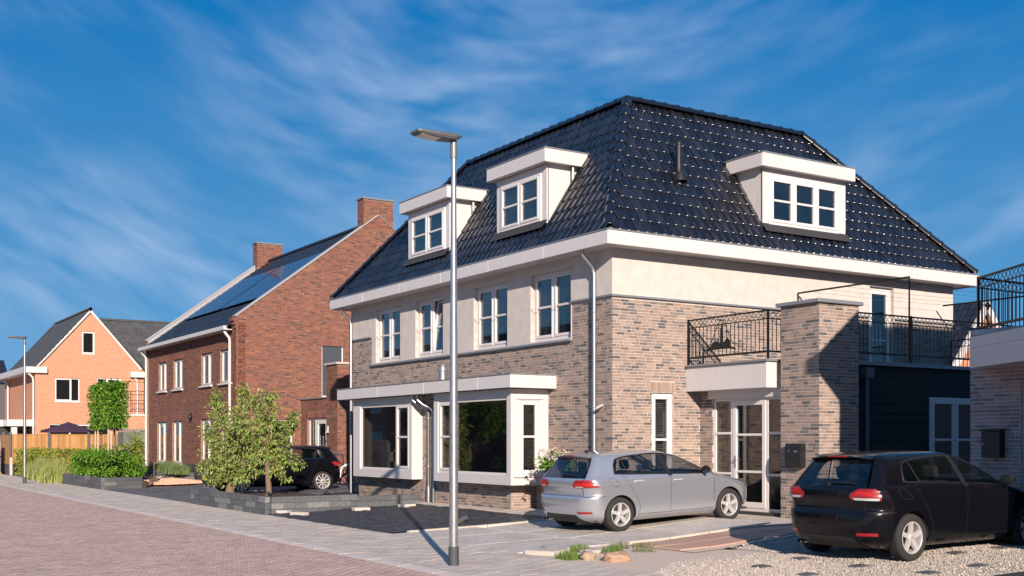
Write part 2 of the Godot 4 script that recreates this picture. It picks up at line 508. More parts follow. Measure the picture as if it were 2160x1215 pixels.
func make_ground() -> void:
	tag(obj("ground", sheet(rect(-390, 390, -395, 300), -0.06), M.earth), "bare sandy ground round the plots", "ground", "", "structure")
	var flagm := flag_mesh(0.03)
	var pav := flag_mesh(0.06)
	# road of pinkish clinker pavers
	var road := tag(obj("road", sheet(rect(-14.5, -7.22, -150, 40), -0.012), M.joint), "road of pinkish clay pavers along the left", "road", "", "structure")
	var l := []
	var row := 0
	var x := -7.22 - 0.055
	while x > -14.4:
		var z := -42.0 + (0.1 if row % 2 else 0.0)
		while z < 9.0:
			if z < 9.0 - (-7.2 - x) * 1.05:
				l.append([flag(x, z, 0.097 * 1.02, 0.196, 0.014, -0.016 + rng.randf_range(-0.001, 0.0012), 0.006), rng.randi() % 6])
			z += 0.202
		x -= 0.1035
		row += 1
	pieces("paver", "farther_pavers", pav, l, M.paver[0], M.paver[1], M.paver[2], road)
	# concrete band between road and pavement
	var kerb := tag(obj("kerb", sheet(rect(-7.22, -6.98, -150, 40), -0.014), M.sjoint), "flush concrete kerb band between road and pavement", "kerb", "", "structure")
	var kl := []
	var z := 9.0
	while z > -60:
		kl.append([flag(-7.10, z, 0.225, 0.985, 0.02, -0.012, 0.002), rng.randi() % 5])
		z -= 1.0
	pieces("kerb_stone", "farther_kerb_stones", flag_mesh(0.012), kl, M.kerb[0], M.kerb[1], M.kerb[2], kerb)
	# pavement
	var pm := tag(obj("pavement", sheet(rect(-6.98, -4.9, -150, 40), -0.014), M.sjoint), "pavement of grey square concrete slabs", "pavement", "", "structure")
	l = []
	for i in 7:
		z = 9.5
		while z > -62:
			var xx := -6.98 + 0.15 + 0.2975 * i
			l.append([flag(xx, z + (0.15 if i % 2 else 0.0), 0.2935, 0.2945, 0.02, -0.015 + rng.randf_range(-0.0015, 0.0015), 0.004), rng.randi() % 5])
			z -= 0.3
	pieces("paving_slab", "farther_paving_slabs", flag_mesh(0.02), l, M.slab[0], M.slab[1], M.slab[2], pm)
	# driveway of large concrete slabs under the silver car
	var dr := tag(obj("driveway", sheet(rect(-4.9, 2.38, -0.42, 4.15), -0.012), mat(Color(0.62, 0.56, 0.51), 0.9)), "driveway of large pale concrete slabs under the silver car", "driveway", "", "structure")
	l = []
	for i in 4:
		for j in 3:
			var x0 := -4.9 + 1.82 * i
			var zz: float = [-0.30, 1.06, 2.52][j]
			var z1: float = [1.03, 2.49, 3.96][j]
			l.append([flag(x0 + 0.91, (zz + z1) / 2, 1.795, z1 - zz, 0.02, -0.010 + rng.randf_range(-0.001, 0.001)), rng.randi() % 3])
	# cut at breaks of slope is small, so slabs stay flat
	pieces("concrete_slab", "more_slabs", flag_mesh(0.006), l, M.conc[0], M.conc[1], M.conc[2], dr)
	var eb := MB.new()
	for i in 8:
		var xa := -4.55 + 0.87 * i
		for w in [[-0.42, -0.33], [4.02, 4.12]]:
			if w[0] > 0 and i < 2: continue
			eb.tbox(Transform3D(Basis(Vector3(1, (ground_y(xa + 0.85) - ground_y(xa)) / 0.85, 0).normalized(), YA, ZA), GP(xa, 0)), Vector3(0, -0.05, w[0]), Vector3(0.85, 0.035, w[1]))
	obj("edging_stones", eb, M.slab[1][2], dr)
	# threshold paving at the bays
	var fr := tag(obj("path", sheet(rect(-1.12, 0.0, -7.2, -0.45), -0.004), M.sjoint), "strip of grey slabs along the foot of the bay windows", "path", "", "structure")
	l = []
	for i in 14:
		l.append([flag(-0.9, -0.75 - 0.45 * i, 0.40, 0.44, 0.02, -0.006, 0.004), rng.randi() % 5])
		l.append([flag(-0.45, -0.75 - 0.45 * i, 0.40, 0.44, 0.02, -0.006, 0.004), rng.randi() % 5])
	pieces("path_slab", "more_path_slabs", flag_mesh(0.02), l, M.slab[0], M.slab[1], M.slab[2], fr)
	# dark paving of the neighbour's driveway
	var dd := tag(obj("dark_driveway", sheet(rect(-4.9, 6.0, -23.2, -12.9), -0.012), M.dark), "neighbour's driveway of dark grey pavers", "driveway", "", "structure")
	tag(obj("dark_yard", sheet(rect(-4.9, 0.0, -12.9, -6.9), -0.016), M.dark), "dark ground between the planter and the bay", "ground", "", "structure")
	l = []
	var r2 := 0
	x = -4.75
	while x < 2.6:
		z = -23.0 + (0.15 if r2 % 2 else 0.0)
		while z < -12.95:
			l.append([flag(x, z, 0.195, 0.294, 0.016, -0.010, 0.004), rng.randi() % 4])
			z += 0.3
		x += 0.2
		r2 += 1
	pieces("dark_paver", "farther_dark_pavers", pav, l, M.darkpave[0], M.darkpave[1], M.darkpave[2], dd)
	# terrace of reddish slabs right of the driveway
	var rt := tag(obj("terrace", sheet(PackedVector2Array([Vector2(-2.9, 4.2), Vector2(2.1, 4.2), Vector2(2.1, 5.4), Vector2(-1.4, 5.55), Vector2(-2.85, 5.75)]), -0.006), M.sand), "strip of reddish brown slabs beside the driveway", "terrace", "", "structure")
	l = []
	for i in 8:
		for j in 2:
			if i == 0 and j == 1: pass
			l.append([flag(-2.55 + 0.6 * i, 4.5 + 0.61 * j, 0.585, 0.595, 0.02, -0.006, 0.006), rng.randi() % 3])
	pieces("terrace_slab", "more_terrace_slabs", flag_mesh(0.02), l, M.redwood[0], M.redwood[1], M.redwood[2], rt)
	# sandy corner and gravel yard
	tag(obj("sand_bed", sheet(PackedVector2Array([Vector2(-4.9, 3.9), Vector2(-2.9, 4.15), Vector2(-2.2, 5.6), Vector2(-1.9, 7.2), Vector2(-4.2, 9.5), Vector2(-4.9, 9.5)]), -0.018), M.sand), "sandy bed with stones and weeds at the corner of the driveway", "sand", "", "structure")
	tag(obj("gravel_base", sheet(PackedVector2Array([Vector2(-4.6, 6.9), Vector2(-2.6, 6.0), Vector2(-1.4, 5.55), Vector2(2.1, 5.4), Vector2(4.0, 5.4), Vector2(4.0, 16), Vector2(-4.9, 16)]), -0.022), mat(Color(0.52, 0.44, 0.365), 0.95, 0, M.speck, 2.0)), "gravel yard under the black hatchback", "gravel", "", "structure")
	var st := MB.new()
	st.cbox(Transform3D.IDENTITY, Vector3(-0.5, -0.35, -0.5), Vector3(0.5, 0.35, 0.5), 0.2)
	var xf := []
	var cols := []
	for i in 90000:
		var gx := rng.randf_range(-4.9, 2.2)
		var gz := rng.randf_range(5.3, 11.6)
		if gz < 7.2 - (gx + 4.9) * 0.75 and gx < -2.2: continue
		if gx < -2.0 and gz < 6.2 + rng.randf() * 1.2: continue
		if gz < 5.75 and rng.randf() < 0.3: continue
		var s := rng.randf_range(0.007, 0.016) * (1.0 if rng.randf() < 0.96 else 1.9)
		xf.append(Transform3D(Basis.from_euler(Vector3(rng.randf() * 3, rng.randf() * 6, rng.randf() * 3)).scaled(Vector3.ONE * s), GP(gx, gz, -0.022 + s * 0.3 + rng.randf() * 0.006)))
		cols.append(M.pebble[0][rng.randi() % 5])
	tag(many("gravel", st.mesh(), M.pebble[2], xf, cols), "pale mixed gravel scattered under and before the black hatchback", "gravel")
	var pads := [[-2.28, 7.35], [-2.33, 8.44], [-3.46, 8.57], [-2.24, 9.45], [-0.67, 8.71], [-1.42, 9.59], [0.29, 8.74], [-3.2, 9.9], [-1.1, 7.5], [-3.3, 7.6], [0.5, 9.8]]
	for p in pads:
		var o := obj("dark_paver", flagm, M.darkpave[1][rng.randi() % 4])
		o.transform = flag(p[0], p[1], 0.2, 0.2, 0.03, -0.022)
		o.rotation.y = rng.randf_range(-0.1, 0.1)
		tag(o, "small dark square paver set in the pale gravel", "paver", "dark pavers set in the gravel yard")
	# dark slab path at the lower right
	tag(obj("asphalt_strip", sheet(PackedVector2Array([Vector2(-2.0, 10.2), Vector2(4, 11.6), Vector2(4, 14), Vector2(-3.2, 14)]), 0.006), M.dark), "dark paved strip at the bottom right corner", "paving", "", "structure")
	# pink gravel bed of the neighbour and white edge stripe
	tag(obj("pink_bed", sheet(PackedVector2Array([Vector2(-3.3, -25.6), Vector2(-1.0, -23.4), Vector2(-0.7, -26.0), Vector2(-2.0, -29.5), Vector2(-3.3, -29.0)]), 0.004), mat(Color(0.45, 0.28, 0.20), 0.95)), "bed of pinkish chippings beside the far planter", "gravel", "", "structure")
	xf = []; cols = []
	for i in 6000:
		var gx := rng.randf_range(-3.25, -0.8)
		var gz := rng.randf_range(-29.0, -23.7)
		if gz > -25.6 + (gx + 3.3) * 0.95: continue
		if gz < -29.0 and gx > -2: continue
		var s := rng.randf_range(0.025, 0.05)
		xf.append(Transform3D(Basis.from_euler(Vector3(rng.randf() * 3, rng.randf() * 6, rng.randf() * 3)).scaled(Vector3.ONE * s), GP(gx, gz, 0.008 + s * 0.3)))
		cols.append(M.pink[0][rng.randi() % 3])
	tag(many("chippings", st.mesh(), M.pink[2], xf, cols), "pinkish stone chippings in the bed by the brown house", "chippings")
	tag(bx("white_edge", mat(Color(0.7, 0.68, 0.66), 0.8), self, -1.2, 0.6, 0.0, 0.10, -29.9, -29.75), "white edging strip in front of the brown house", "edging")

# ---------------------------------------------------------------- walls, bricks, windows
func span(poly: PackedVector2Array, y: float) -> Array:  # left and right of a convex outline at height y
	var lo := 1e9
	var hi := -1e9
	for i in poly.size():
		var a := poly[i]
		var b := poly[(i + 1) % poly.size()]
		if absf(a.y - b.y) < 1e-6:
			if absf(a.y - y) < 1e-4:
				lo = minf(lo, minf(a.x, b.x)); hi = maxf(hi, maxf(a.x, b.x))
			continue
		var t := (y - a.y) / (b.y - a.y)
		if t >= -1e-4 and t <= 1.0001:
			var x := lerpf(a.x, b.x, t)
			lo = minf(lo, x); hi = maxf(hi, x)
	return [lo, hi]
# a wall with thickness: outline in (u, height), openings [u0, u1, v0, v1]
func wall_mesh(b: MB, o: Vector3, ux: Vector3, nn: Vector3, poly: PackedVector2Array, openings: Array, thick: float) -> void:
	var vs := []
	var top := -1e9
	var bot := 1e9
	for p in poly:
		vs.append(p.y); top = maxf(top, p.y); bot = minf(bot, p.y)
	for w in openings:
		if w[2] > bot and w[2] < top: vs.append(w[2])
		if w[3] > bot and w[3] < top: vs.append(w[3])
	vs.sort()
	var P := func(u: float, v: float, d: float) -> Vector3: return o + ux * u + YA * v - nn * d
	var flip: bool = ux.cross(YA).dot(nn) < 0
	var Q := func(a: Vector3, c: Vector3, d: Vector3, e: Vector3) -> void:
		if flip: b.quad(e, d, c, a)
		else: b.quad(a, c, d, e)
	for i in vs.size() - 1:
		var v0: float = vs[i]
		var v1: float = vs[i + 1]
		if v1 - v0 < 1e-5: continue
		var s0 := span(poly, v0 + 1e-5)
		var s1 := span(poly, v1 - 1e-5)
		var cut := []
		for w in openings:
			if w[2] < v1 - 1e-5 and w[3] > v0 + 1e-5: cut.append([w[0], w[1]])
		cut.sort_custom(func(a, c): return a[0] < c[0])
		var a0: float = s0[0]
		var a1: float = s1[0]
		for w in cut + [[1e6, 1e6]]:
			var e0: float = minf(w[0], s0[1])
			var e1: float = minf(w[0], s1[1])
			if e0 > a0 + 1e-5 or e1 > a1 + 1e-5:
				Q.call(P.call(a0, v0, 0), P.call(e0, v0, 0), P.call(e1, v1, 0), P.call(a1, v1, 0))
				Q.call(P.call(a1, v1, thick), P.call(e1, v1, thick), P.call(e0, v0, thick), P.call(a0, v0, thick))
			a0 = maxf(a0, w[1]); a1 = maxf(a1, w[1])
	for w in openings:
		var u0: float = w[0]; var u1: float = w[1]
		var v0: float = maxf(w[2], bot); var v1: float = minf(w[3], top)
		if v1 <= v0: continue
		Q.call(P.call(u0, v0, 0), P.call(u0, v1, 0), P.call(u0, v1, thick), P.call(u0, v0, thick))
		Q.call(P.call(u1, v0, thick), P.call(u1, v1, thick), P.call(u1, v1, 0), P.call(u1, v0, 0))
		if w[2] > bot: Q.call(P.call(u0, v0, thick), P.call(u1, v0, thick), P.call(u1, v0, 0), P.call(u0, v0, 0))
		if w[3] < top: Q.call(P.call(u0, v1, 0), P.call(u1, v1, 0), P.call(u1, v1, thick), P.call(u0, v1, thick))
	for i in poly.size():
		var a := poly[i]
		var c := poly[(i + 1) % poly.size()]
		Q.call(P.call(a.x, a.y, thick), P.call(c.x, c.y, thick), P.call(c.x, c.y, 0), P.call(a.x, a.y, 0))
func wall(par: Node3D, called: String, o: Vector3, ux: Vector3, nn: Vector3, poly: PackedVector2Array, openings: Array, m: Material, thick := 0.3) -> MeshInstance3D:
	var b := MB.new()
	wall_mesh(b, o, ux, nn, poly, openings, thick)
	return obj(called, b, m, par)
func R2(u0: float, u1: float, v0: float, v1: float) -> PackedVector2Array:
	return PackedVector2Array([Vector2(u0, v0), Vector2(u1, v0), Vector2(u1, v1), Vector2(u0, v1)])
# bricks of a wall, appended to list as [transform, palette index]; dark = share of the last colours
func lay(list: Array, o: Vector3, ux: Vector3, nn: Vector3, poly: PackedVector2Array, openings: Array, pn: int, weights: Array, proud := 0.004, pitch := 0.0625, length := 0.222) -> void:
	var top := -1e9
	var bot := 1e9
	for p in poly:
		top = maxf(top, p.y); bot = minf(bot, p.y)
	var rows := int((top - bot) / pitch)
	var d := 0.03
	for r in rows:
		var v := bot + pitch * (r + 0.5)
		var s := span(poly, v)
		var u: float = s[0]
		# wild bond: a half brick now and then
		u += [0.0, -0.111, -0.055, -0.166][(r * 5 + int(o.z * 3)) % 4]
		while u < s[1]:
			var l := length if rng.randf() < 0.72 else length * 0.5
			var a := maxf(u, s[0])
			var b := minf(u + l - 0.012, s[1])
			u += l
			var hit := false
			for w in openings:
				if v > w[2] and v < w[3] and b > w[0] and a < w[1]:
					if a < w[0]: b = w[0] - 0.004
					elif b > w[1]: a = w[1] + 0.004
					else: hit = true
			if hit or b - a < 0.02: continue
			var k := rng.randf()
			var c := 0
			for i in weights.size():
				k -= weights[i]
				if k <= 0:
					c = i
					break
			var pr := proud + rng.randf_range(-0.0015, 0.002)
			var t := Transform3D(Basis(ux * (b - a), YA * (pitch - 0.0125), nn * d), o + ux * ((a + b) / 2) + YA * (v + rng.randf_range(-0.0008, 0.0008)) + nn * (pr - d / 2))
			list.append([t, c])
func soldier(list: Array, o: Vector3, ux: Vector3, nn: Vector3, u0: float, u1: float, v0: float, pn: int, hgt := 0.22) -> void:
	var u := u0
	while u < u1 - 0.03:
		list.append([Transform3D(Basis(ux * 0.05, YA * (hgt - 0.0125), nn * 0.03), o + ux * (u + 0.031) + YA * (v0 + hgt / 2) + nn * (0.009 - 0.015)), rng.randi() % mini(pn, 5)])
		u += 0.0625
func frame_at(o: Vector3, ux: Vector3, nn: Vector3, u: float, v: float, back: float) -> Transform3D:
	return Transform3D(Basis(ux, YA, ux.cross(YA)), o + ux * u + YA * v - nn * back)
# window in its own axes: x along, y up, z out (towards nn). cells: columns [width share, [row shares], sash?]
func window(par: Node3D, o: Vector3, ux: Vector3, nn: Vector3, u0: float, u1: float, v0: float, v1: float, cells: Array, opt := {}) -> Node3D:
	var w := Node3D.new()
	w.name = opt.get("name", "window")
	var zx := ux.cross(YA)
	var sgn := 1.0 if zx.dot(nn) > 0 else -1.0
	var back: float = opt.get("back", 0.09)
	w.transform = Transform3D(Basis(ux, YA, nn), o + ux * u0 + YA * v0 - nn * back) if sgn > 0 else Transform3D(Basis(-ux, YA, nn), o + ux * u1 + YA * v0 - nn * back)
	par.add_child(w, true)
	var W := u1 - u0
	var H := v1 - v0
	var ft: float = opt.get("frame", 0.07)
	var st: float = opt.get("sash", 0.055)
	var fm: Material = opt.get("mat", M.frame)
	var f := MB.new()
	var I := Transform3D.IDENTITY
	f.cbox(I, Vector3(0, 0, -0.07), Vector3(W, ft, 0), 0.006)
	f.cbox(I, Vector3(0, H - ft, -0.07), Vector3(W, H, 0), 0.006)
	f.cbox(I, Vector3(0, ft, -0.07), Vector3(ft, H - ft, 0), 0.006)
	f.cbox(I, Vector3(W - ft, ft, -0.07), Vector3(W, H - ft, 0), 0.006)
	var sh := MB.new()
	var any_sash := false
	var x := ft
	var total := 0.0
	for c in cells: total += c[0]
	var inner := W - 2 * ft - ft * (cells.size() - 1)
	var list := cells if sgn > 0 else cells
	for ci in list.size():
		var c: Array = list[ci]
		var cw: float = inner * c[0] / total
		if ci > 0:
			f.cbox(I, Vector3(x, ft, -0.07), Vector3(x + ft, H - ft, 0.002), 0.006)
			x += ft
		var a0 := x
		var a1 := x + cw
		var b0 := ft
		var b1 := H - ft
		var sash: bool = c.size() > 2 and c[2]
		var tr := I
		if c.size() > 3 and c[3] > 0:  # tilted open at the top, outwards or inwards
			tr = Transform3D(Basis(XA, -c[3]), Vector3(0, b0, 0)) * Transform3D(Basis(), Vector3(0, -b0, 0))
		if sash:
			any_sash = true
			sh.cbox(tr, Vector3(a0, b0, -0.05), Vector3(a1, b0 + st * 1.2, 0.016), 0.006)
			sh.cbox(tr, Vector3(a0, b1 - st, -0.05), Vector3(a1, b1, 0.016), 0.006)
			sh.cbox(tr, Vector3(a0, b0 + st * 1.2, -0.05), Vector3(a0 + st, b1 - st, 0.016), 0.006)
			sh.cbox(tr, Vector3(a1 - st, b0 + st * 1.2, -0.05), Vector3(a1, b1 - st, 0.016), 0.006)
			a0 += st; a1 -= st; b0 += st * 1.2; b1 -= st
		var rows: Array = c[1]
		var rt := 0.0
		for r in rows: rt += r
		var y := b0
		var free: float = (b1 - b0) - 0.05 * (rows.size() - 1)
		for ri in rows.size():
			var rh: float = free * rows[ri] / rt
			if ri > 0:
				(sh if sash else f).cbox(tr, Vector3(a0, y, -0.05), Vector3(a1, y + 0.05, 0.010), 0.006)
				any_sash = any_sash or sash
				y += 0.05
			if not opt.get("noglass", false):
				var g := MB.new()
				g.tbox(tr, Vector3(a0 - 0.01, y - 0.01, -0.042), Vector3(a1 + 0.01, y + rh + 0.01, -0.036))
				g.tbox(tr, Vector3(a0 - 0.01, y - 0.01, -0.024), Vector3(a1 + 0.01, y + rh + 0.01, -0.018))
				obj("pane", g, opt.get("glass", M.glass), w)
			y += rh
		if opt.get("blind", 0.0) > 0.0:
			var drop: float = opt.blind
			var sl := MB.new()
			var yy := b1
			while yy > b1 - (b1 - b0) * drop:
				sl.tbox(Transform3D(Basis(XA, 0.7), Vector3(0, yy, -0.13)), Vector3(a0 - 0.02, -0.0012, -0.02), Vector3(a1 + 0.02, 0.0012, 0.02))
				yy -= 0.042
			obj("blind", sl, opt.get("blindmat", M.blind), w, "stuff")
		x += cw
	obj("frame", f, fm, w)
	if any_sash: obj("sash", sh, fm, w)
	if opt.has("curtain"):
		for side in [[0.03, W * 0.22], [W * 0.78, W - 0.03]]:
			var cu := MB.new()
			var rows := [[], []]
			var k := int((side[1] - side[0]) / 0.02)
			for i in k + 1:
				var xx: float = lerpf(side[0], side[1], float(i) / k)
				rows[0].append(Vector3(xx, 0.02, -0.22 + 0.025 * sin(xx * 70)))
				rows[1].append(Vector3(xx, H - 0.03, -0.22 + 0.015 * sin(xx * 70)))
			cu.grid(rows)
			obj("curtain", cu, M.curtain, w)
	if opt.has("sill"):
		var d: float = opt.sill
		var s := MB.new()
		s.cbox(I, Vector3(-0.06, -0.075, -0.05), Vector3(W + 0.06, -0.003, back + d), 0.008)
		obj("sill", s, opt.get("sillmat", M.frame), w)
	return w
# ---------------------------------------------------------------- tiled roofs
func tile_mesh(w: float, l: float, wave: float, flat := false) -> Mesh:  # x across, y out of the roof, z up the slope; origin at the middle of the lower edge
	var prof := []
	var nseg := 10
	for i in nseg + 1:
		var s := float(i) / nseg
		var h := 0.0
		if flat:
			h = 0.006 * sin(PI * s)
		else:
			h = wave * (pow(0.5 + 0.5 * cos(TAU * (s - 0.74)), 1.6)) + 0.004 * sin(TAU * s)
		prof.append(Vector2((s - 0.5) * (w + 0.006), h))
	var b := MB.new()
	var rows := [[], [], [], [], [], []]
	for p in prof:
		var k := 0.0 if flat else -0.050 * cos(PI * p.x / (w + 0.006)) + 0.02
		rows[0].append(Vector3(p.x, p.y + 0.002, k + 0.006))
		rows[1].append(Vector3(p.x, p.y + 0.014, k - 0.004))
		rows[2].append(Vector3(p.x, p.y + 0.024, k + 0.000))
		rows[3].append(Vector3(p.x, p.y + 0.030, k + 0.010))
		rows[4].append(Vector3(p.x, p.y + 0.0305, k + 0.024))
		rows[5].append(Vector3(p.x, p.y + 0.006, l + 0.05))
	b.grid(rows, true)
	return b.mesh()
# corner o at the eave, ux along the eave, up = up the slope; poly in (u, s); holes in (u, s)
func tiles(list: Array, o: Vector3, ux: Vector3, up: Vector3, poly: PackedVector2Array, holes: Array, w: float, l: float, pn: int, shift := 0.0) -> void:
	var nn := up.cross(ux).normalized()
	if nn.y < 0: nn = -nn
	var xx := nn.cross(up) # keeps x, y, z right-handed: x = y cross z
	var top := 0.0
	for p in poly: top = maxf(top, p.y)
	var rows := int(top / l + 0.35)
	for r in rows:
		var s := r * l
		var sp := span(poly, minf(s + l * 0.5, top - 0.01))
		var k0 := int(floor((sp[0] - 0.02) / w))
		var u := k0 * w + w * 0.5
		while u < sp[1] + w * 0.35:
			if u > sp[0] - w * 0.35:
				var hit := false
				for h in holes:
					if u > h[0] and u < h[1] and s + l * 0.5 > h[2] and s + l * 0.4 < h[3]: hit = true
				if not hit:
					var bs := Basis(xx, nn, up) * Basis.from_euler(Vector3(rng.randfn(0, 0.009), rng.randfn(0, 0.012), rng.randfn(0, 0.012)))
					list.append([Transform3D(bs, o + ux * u + up * s + nn * rng.randf_range(0.0, 0.003)), rng.randi() % pn])
			u += w
func caps(par: Node3D, called: String, a: Vector3, b: Vector3, r: float, m: Material, l := 0.38) -> void:
	var n := int(round(a.distance_to(b) / l))
	var d := (b - a) / n
	var f := d.normalized()
	var side := f.cross(YA).normalized()
	var upv := side.cross(f).normalized()
	var mb := MB.new()
	var rows := []
	var seg := 10
	for q in [[0.0, r * 0.96], [0.0, r * 1.12], [0.06, r * 1.12], [0.075, r * 1.02], [d.length() + 0.03, r * 0.93]]:
		var row := []
		for j in seg + 1:
			var t := PI * j / seg * 1.1 - PI * 0.05
			row.append(Vector3(cos(t) * q[1], sin(t) * q[1] * 0.9, q[0]))
		rows.append(row)
	mb.grid(rows, true)
	var ms := mb.mesh()
	for i in n:
		var o := obj(called, ms, m, par)
		o.transform = Transform3D(Basis(upv.cross(f).normalized(), upv, f), a + d * i)

# ---------------------------------------------------------------- railings
func railing(par: Node3D, a: Vector3, b: Vector3, y0: float, y1: float, posts: Array, gap := 0.115) -> Node3D:
	var d := b - a
	d.y = 0
	var L := d.length()
	d = d.normalized()
	var side := d.cross(YA)
	var n3 := Node3D.new()
	n3.name = "railing"
	n3.transform = Transform3D(Basis(d, YA, side * -1.0), Vector3(a.x, 0, a.z))
	n3.basis.z = d.cross(YA)
	par.add_child(n3, true)
	var r := MB.new()
	r.box(0, L, y1 - 0.03, y1, -0.02, 0.02)
	r.box(0, L, y1 - 0.19, y1 - 0.17, -0.012, 0.012)
	r.box(0, L, y0, y0 + 0.04, -0.02, 0.02)
	obj("rail", r, M.iron, n3)
	var bars := MB.new()
	var n := int(L / gap)
	for i in range(1, n):
		var x := L * i / n
		bars.box(x - 0.006, x + 0.006, y0 + 0.04, y1 - 0.19, -0.006, 0.006)
	obj("bars", bars, M.iron, n3, "stuff")
	var la := MB.new()
	var m := int(L / 0.125)
	for i in m:
		var x0 := L * i / m
		var x1 := L * (i + 1) / m
		la.tube([Vector3(x0, y1 - 0.17, 0.005), Vector3(x1, y1 - 0.03, 0.005)], 0.0055, 5, false)
		la.tube([Vector3(x0, y1 - 0.03, -0.005), Vector3(x1, y1 - 0.17, -0.005)], 0.0055, 5, false)
	obj("lattice", la, M.iron, n3, "stuff")
	for p in posts:
		bx("post", M.iron, n3, p * L - 0.019, p * L + 0.019, y0 - 0.16, y1 + 0.01, -0.019, 0.019)
	return n3

# ---------------------------------------------------------------- the white and brick house in the middle
func fascia(par: Node3D, called: String, m: Material, pts: Array, y0: float, y1: float, depth: float) -> void:
	# pts: [x0, x1, z0, z1] box with joints left to geometry
	var b := MB.new()
	b.cbox(Transform3D.IDENTITY, Vector3(pts[0], y0, pts[2]), Vector3(pts[1], y1, pts[3]), 0.008)
	obj(called, b, m, par)
func make_main_house() -> void:
	var H := base("white_brick_house", "large house of beige brick and cream render under a glazed black tiled roof", "house")
	var X0 := 0.0; var X1 := 11.08; var Z0 := -12.87
	var bl := []
	var wA := [0.21, 0.17, 0.11, 0.14, 0.09, 0.1, 0.08, 0.1]
	# --- street front (plane x = 0, u = z - Z0)
	var wins := [[1.70, 3.25], [4.165, 5.70], [7.27, 8.83], [9.83, 11.42]]
	var op := []
	for w in wins: op.append([w[0], w[1], 3.86, 5.39])
	op.append([2.4, 9.9, 0.4, 2.5])
	wall(H, "wall", Vector3(0, 0, Z0), ZA, -XA, R2(0, 12.57, -0.2, 5.6), op, M.mortar)
	var bop := op.slice(0, 4)
	bop.append([1.43, 11.44, 3.80, 6]); bop.append([1.97, 10.03, -1, 2.78])
	lay(bl, Vector3(0, 0, Z0), ZA, -XA, R2(0, 12.87, 0.0, 4.6), bop, 8, wA)
	wall(H, "render", Vector3(-0.02, 0, Z0 + 0.0), ZA, -XA, R2(0, 12.87, 4.62, 5.6), op.slice(0, 4), M.plaster, 0.018)
	wall(H, "render", Vector3(-0.02, 0, Z0), ZA, -XA, R2(1.43, 11.44, 3.82, 4.62), op.slice(0, 4), M.plaster, 0.018)
	bx("drip_strip", M.zinc, H, -0.06, 0.0, 4.605, 4.645, Z0 - 0.0, Z0 + 1.43)
	bx("drip_strip", M.zinc, H, -0.06, 0.0, 4.605, 4.645, Z0 + 11.44, 0.06)
	bx("drip_strip", M.zinc, H, -0.075, 0.0, 3.775, 3.82, Z0 + 1.40, Z0 + 11.46)
	for i in 4:
		var w = wins[i]
		window(H, Vector3(0, 0, Z0), ZA, -XA, w[0], w[1], 3.86, 5.39, [[1, [1, 1.0], true], [1, [1, 1.0], true, 0.10 if i == 1 else 0.0]], {"blind": 1.0 if i != 2 else 0.85, "curtain": true, "frame": 0.075})
		bx("lintel_board", M.plaster, H, -0.035, -0.021, 5.39, 5.5, Z0 + w[0] - 0.06, Z0 + w[1] + 0.06)
	# --- side front (plane z = 0, u = x)
	var op2 := [[1.055, 1.66, 0.62, 2.63], [7.89, 8.77, 3.25, 5.39]]
	wall(H, "wall", Vector3(0, 0, 0), XA, ZA, R2(0, X1, -0.2, 5.6), op2, M.mortar)
	var bop2 := op2.duplicate()
	bop2.append([2.41, 12, -1, 3.2]); bop2.append([1.03, 1.69, 2.63, 2.86])
	lay(bl, Vector3.ZERO, XA, ZA, R2(0, X1, 0.0, 4.6), bop2, 8, wA)
	soldier(bl, Vector3.ZERO, XA, ZA, 1.03, 1.69, 2.64, 8)
	wall(H, "render", Vector3(0, 0, 0.02), XA, ZA, R2(-0.02, X1, 4.62, 5.6), [op2[1]], M.plaster, 0.018)
	bx("drip_strip", M.zinc, H, 0.0, 7.85, 4.605, 4.645, 0.0, 0.06)
	bx("drip_strip", M.zinc, H, 8.81, X1, 4.605, 4.645, 0.0, 0.06)
	window(H, Vector3.ZERO, XA, ZA, 1.055, 1.66, 0.62, 2.63, [[1, [1, 1], true]], {"blind": 1.0, "back": 0.06, "frame": 0.08})
	bx("sill", M.zinc, H, 1.02, 1.69, 0.56, 0.62, -0.05, 0.05)
	var dn := window(H, Vector3.ZERO, XA, ZA, 7.89, 8.77, 3.25, 5.39, [[1, [0.55, 1.0], true]], {"name": "balcony_door", "back": 0.08, "frame": 0.07, "sash": 0.10})
	bx("handle", M.steel, dn, 0.80, 0.815, 0.95, 1.08, 0.02, 0.06)
	# other walls
	bx("wall", M.mortar, H, X1 - 0.3, X1, -0.2, 5.6, Z0 + 0.3, -0.3)
	bx("wall", M.mortar, H, 0.3, X1, -0.2, 5.6, Z0, Z0 + 0.3)
	bx("floor", M.floor, H, 0.3, X1 - 0.3, -0.1, 0.1, Z0 + 0.3, -0.3)
	bx("floor", M.curtain, H, 0.3, X1 - 0.3, 2.85, 3.1, Z0 + 0.3, -0.3)
	bx("ceiling", M.curtain, H, 0.3, X1 - 0.3, 5.55, 5.6, Z0 + 0.3, -0.3)
	bx("inner_wall", M.room, H, 4.2, 4.3, 0.1, 2.85, Z0 + 0.3, -0.3)
	bx("inner_wall", M.room, H, 2.6, 2.7, 3.1, 5.55, Z0 + 0.3, -0.3)
	for q in [Z0 + 3.8, Z0 + 6.4, Z0 + 9.2]: bx("inner_wall", M.room, H, 0.3, 2.6, 3.1, 5.55, q, q + 0.1)
	# --- eaves
	var soff := MB.new()
	soff.box(-0.48, X1 + 0.42, 5.602, 5.62, Z0 - 0.48, 0.48)
	obj("soffit", soff, M.white, H)
	var fa := [-0.5, -0.46]
	var zc := Z0 - 0.5
	var k := 0
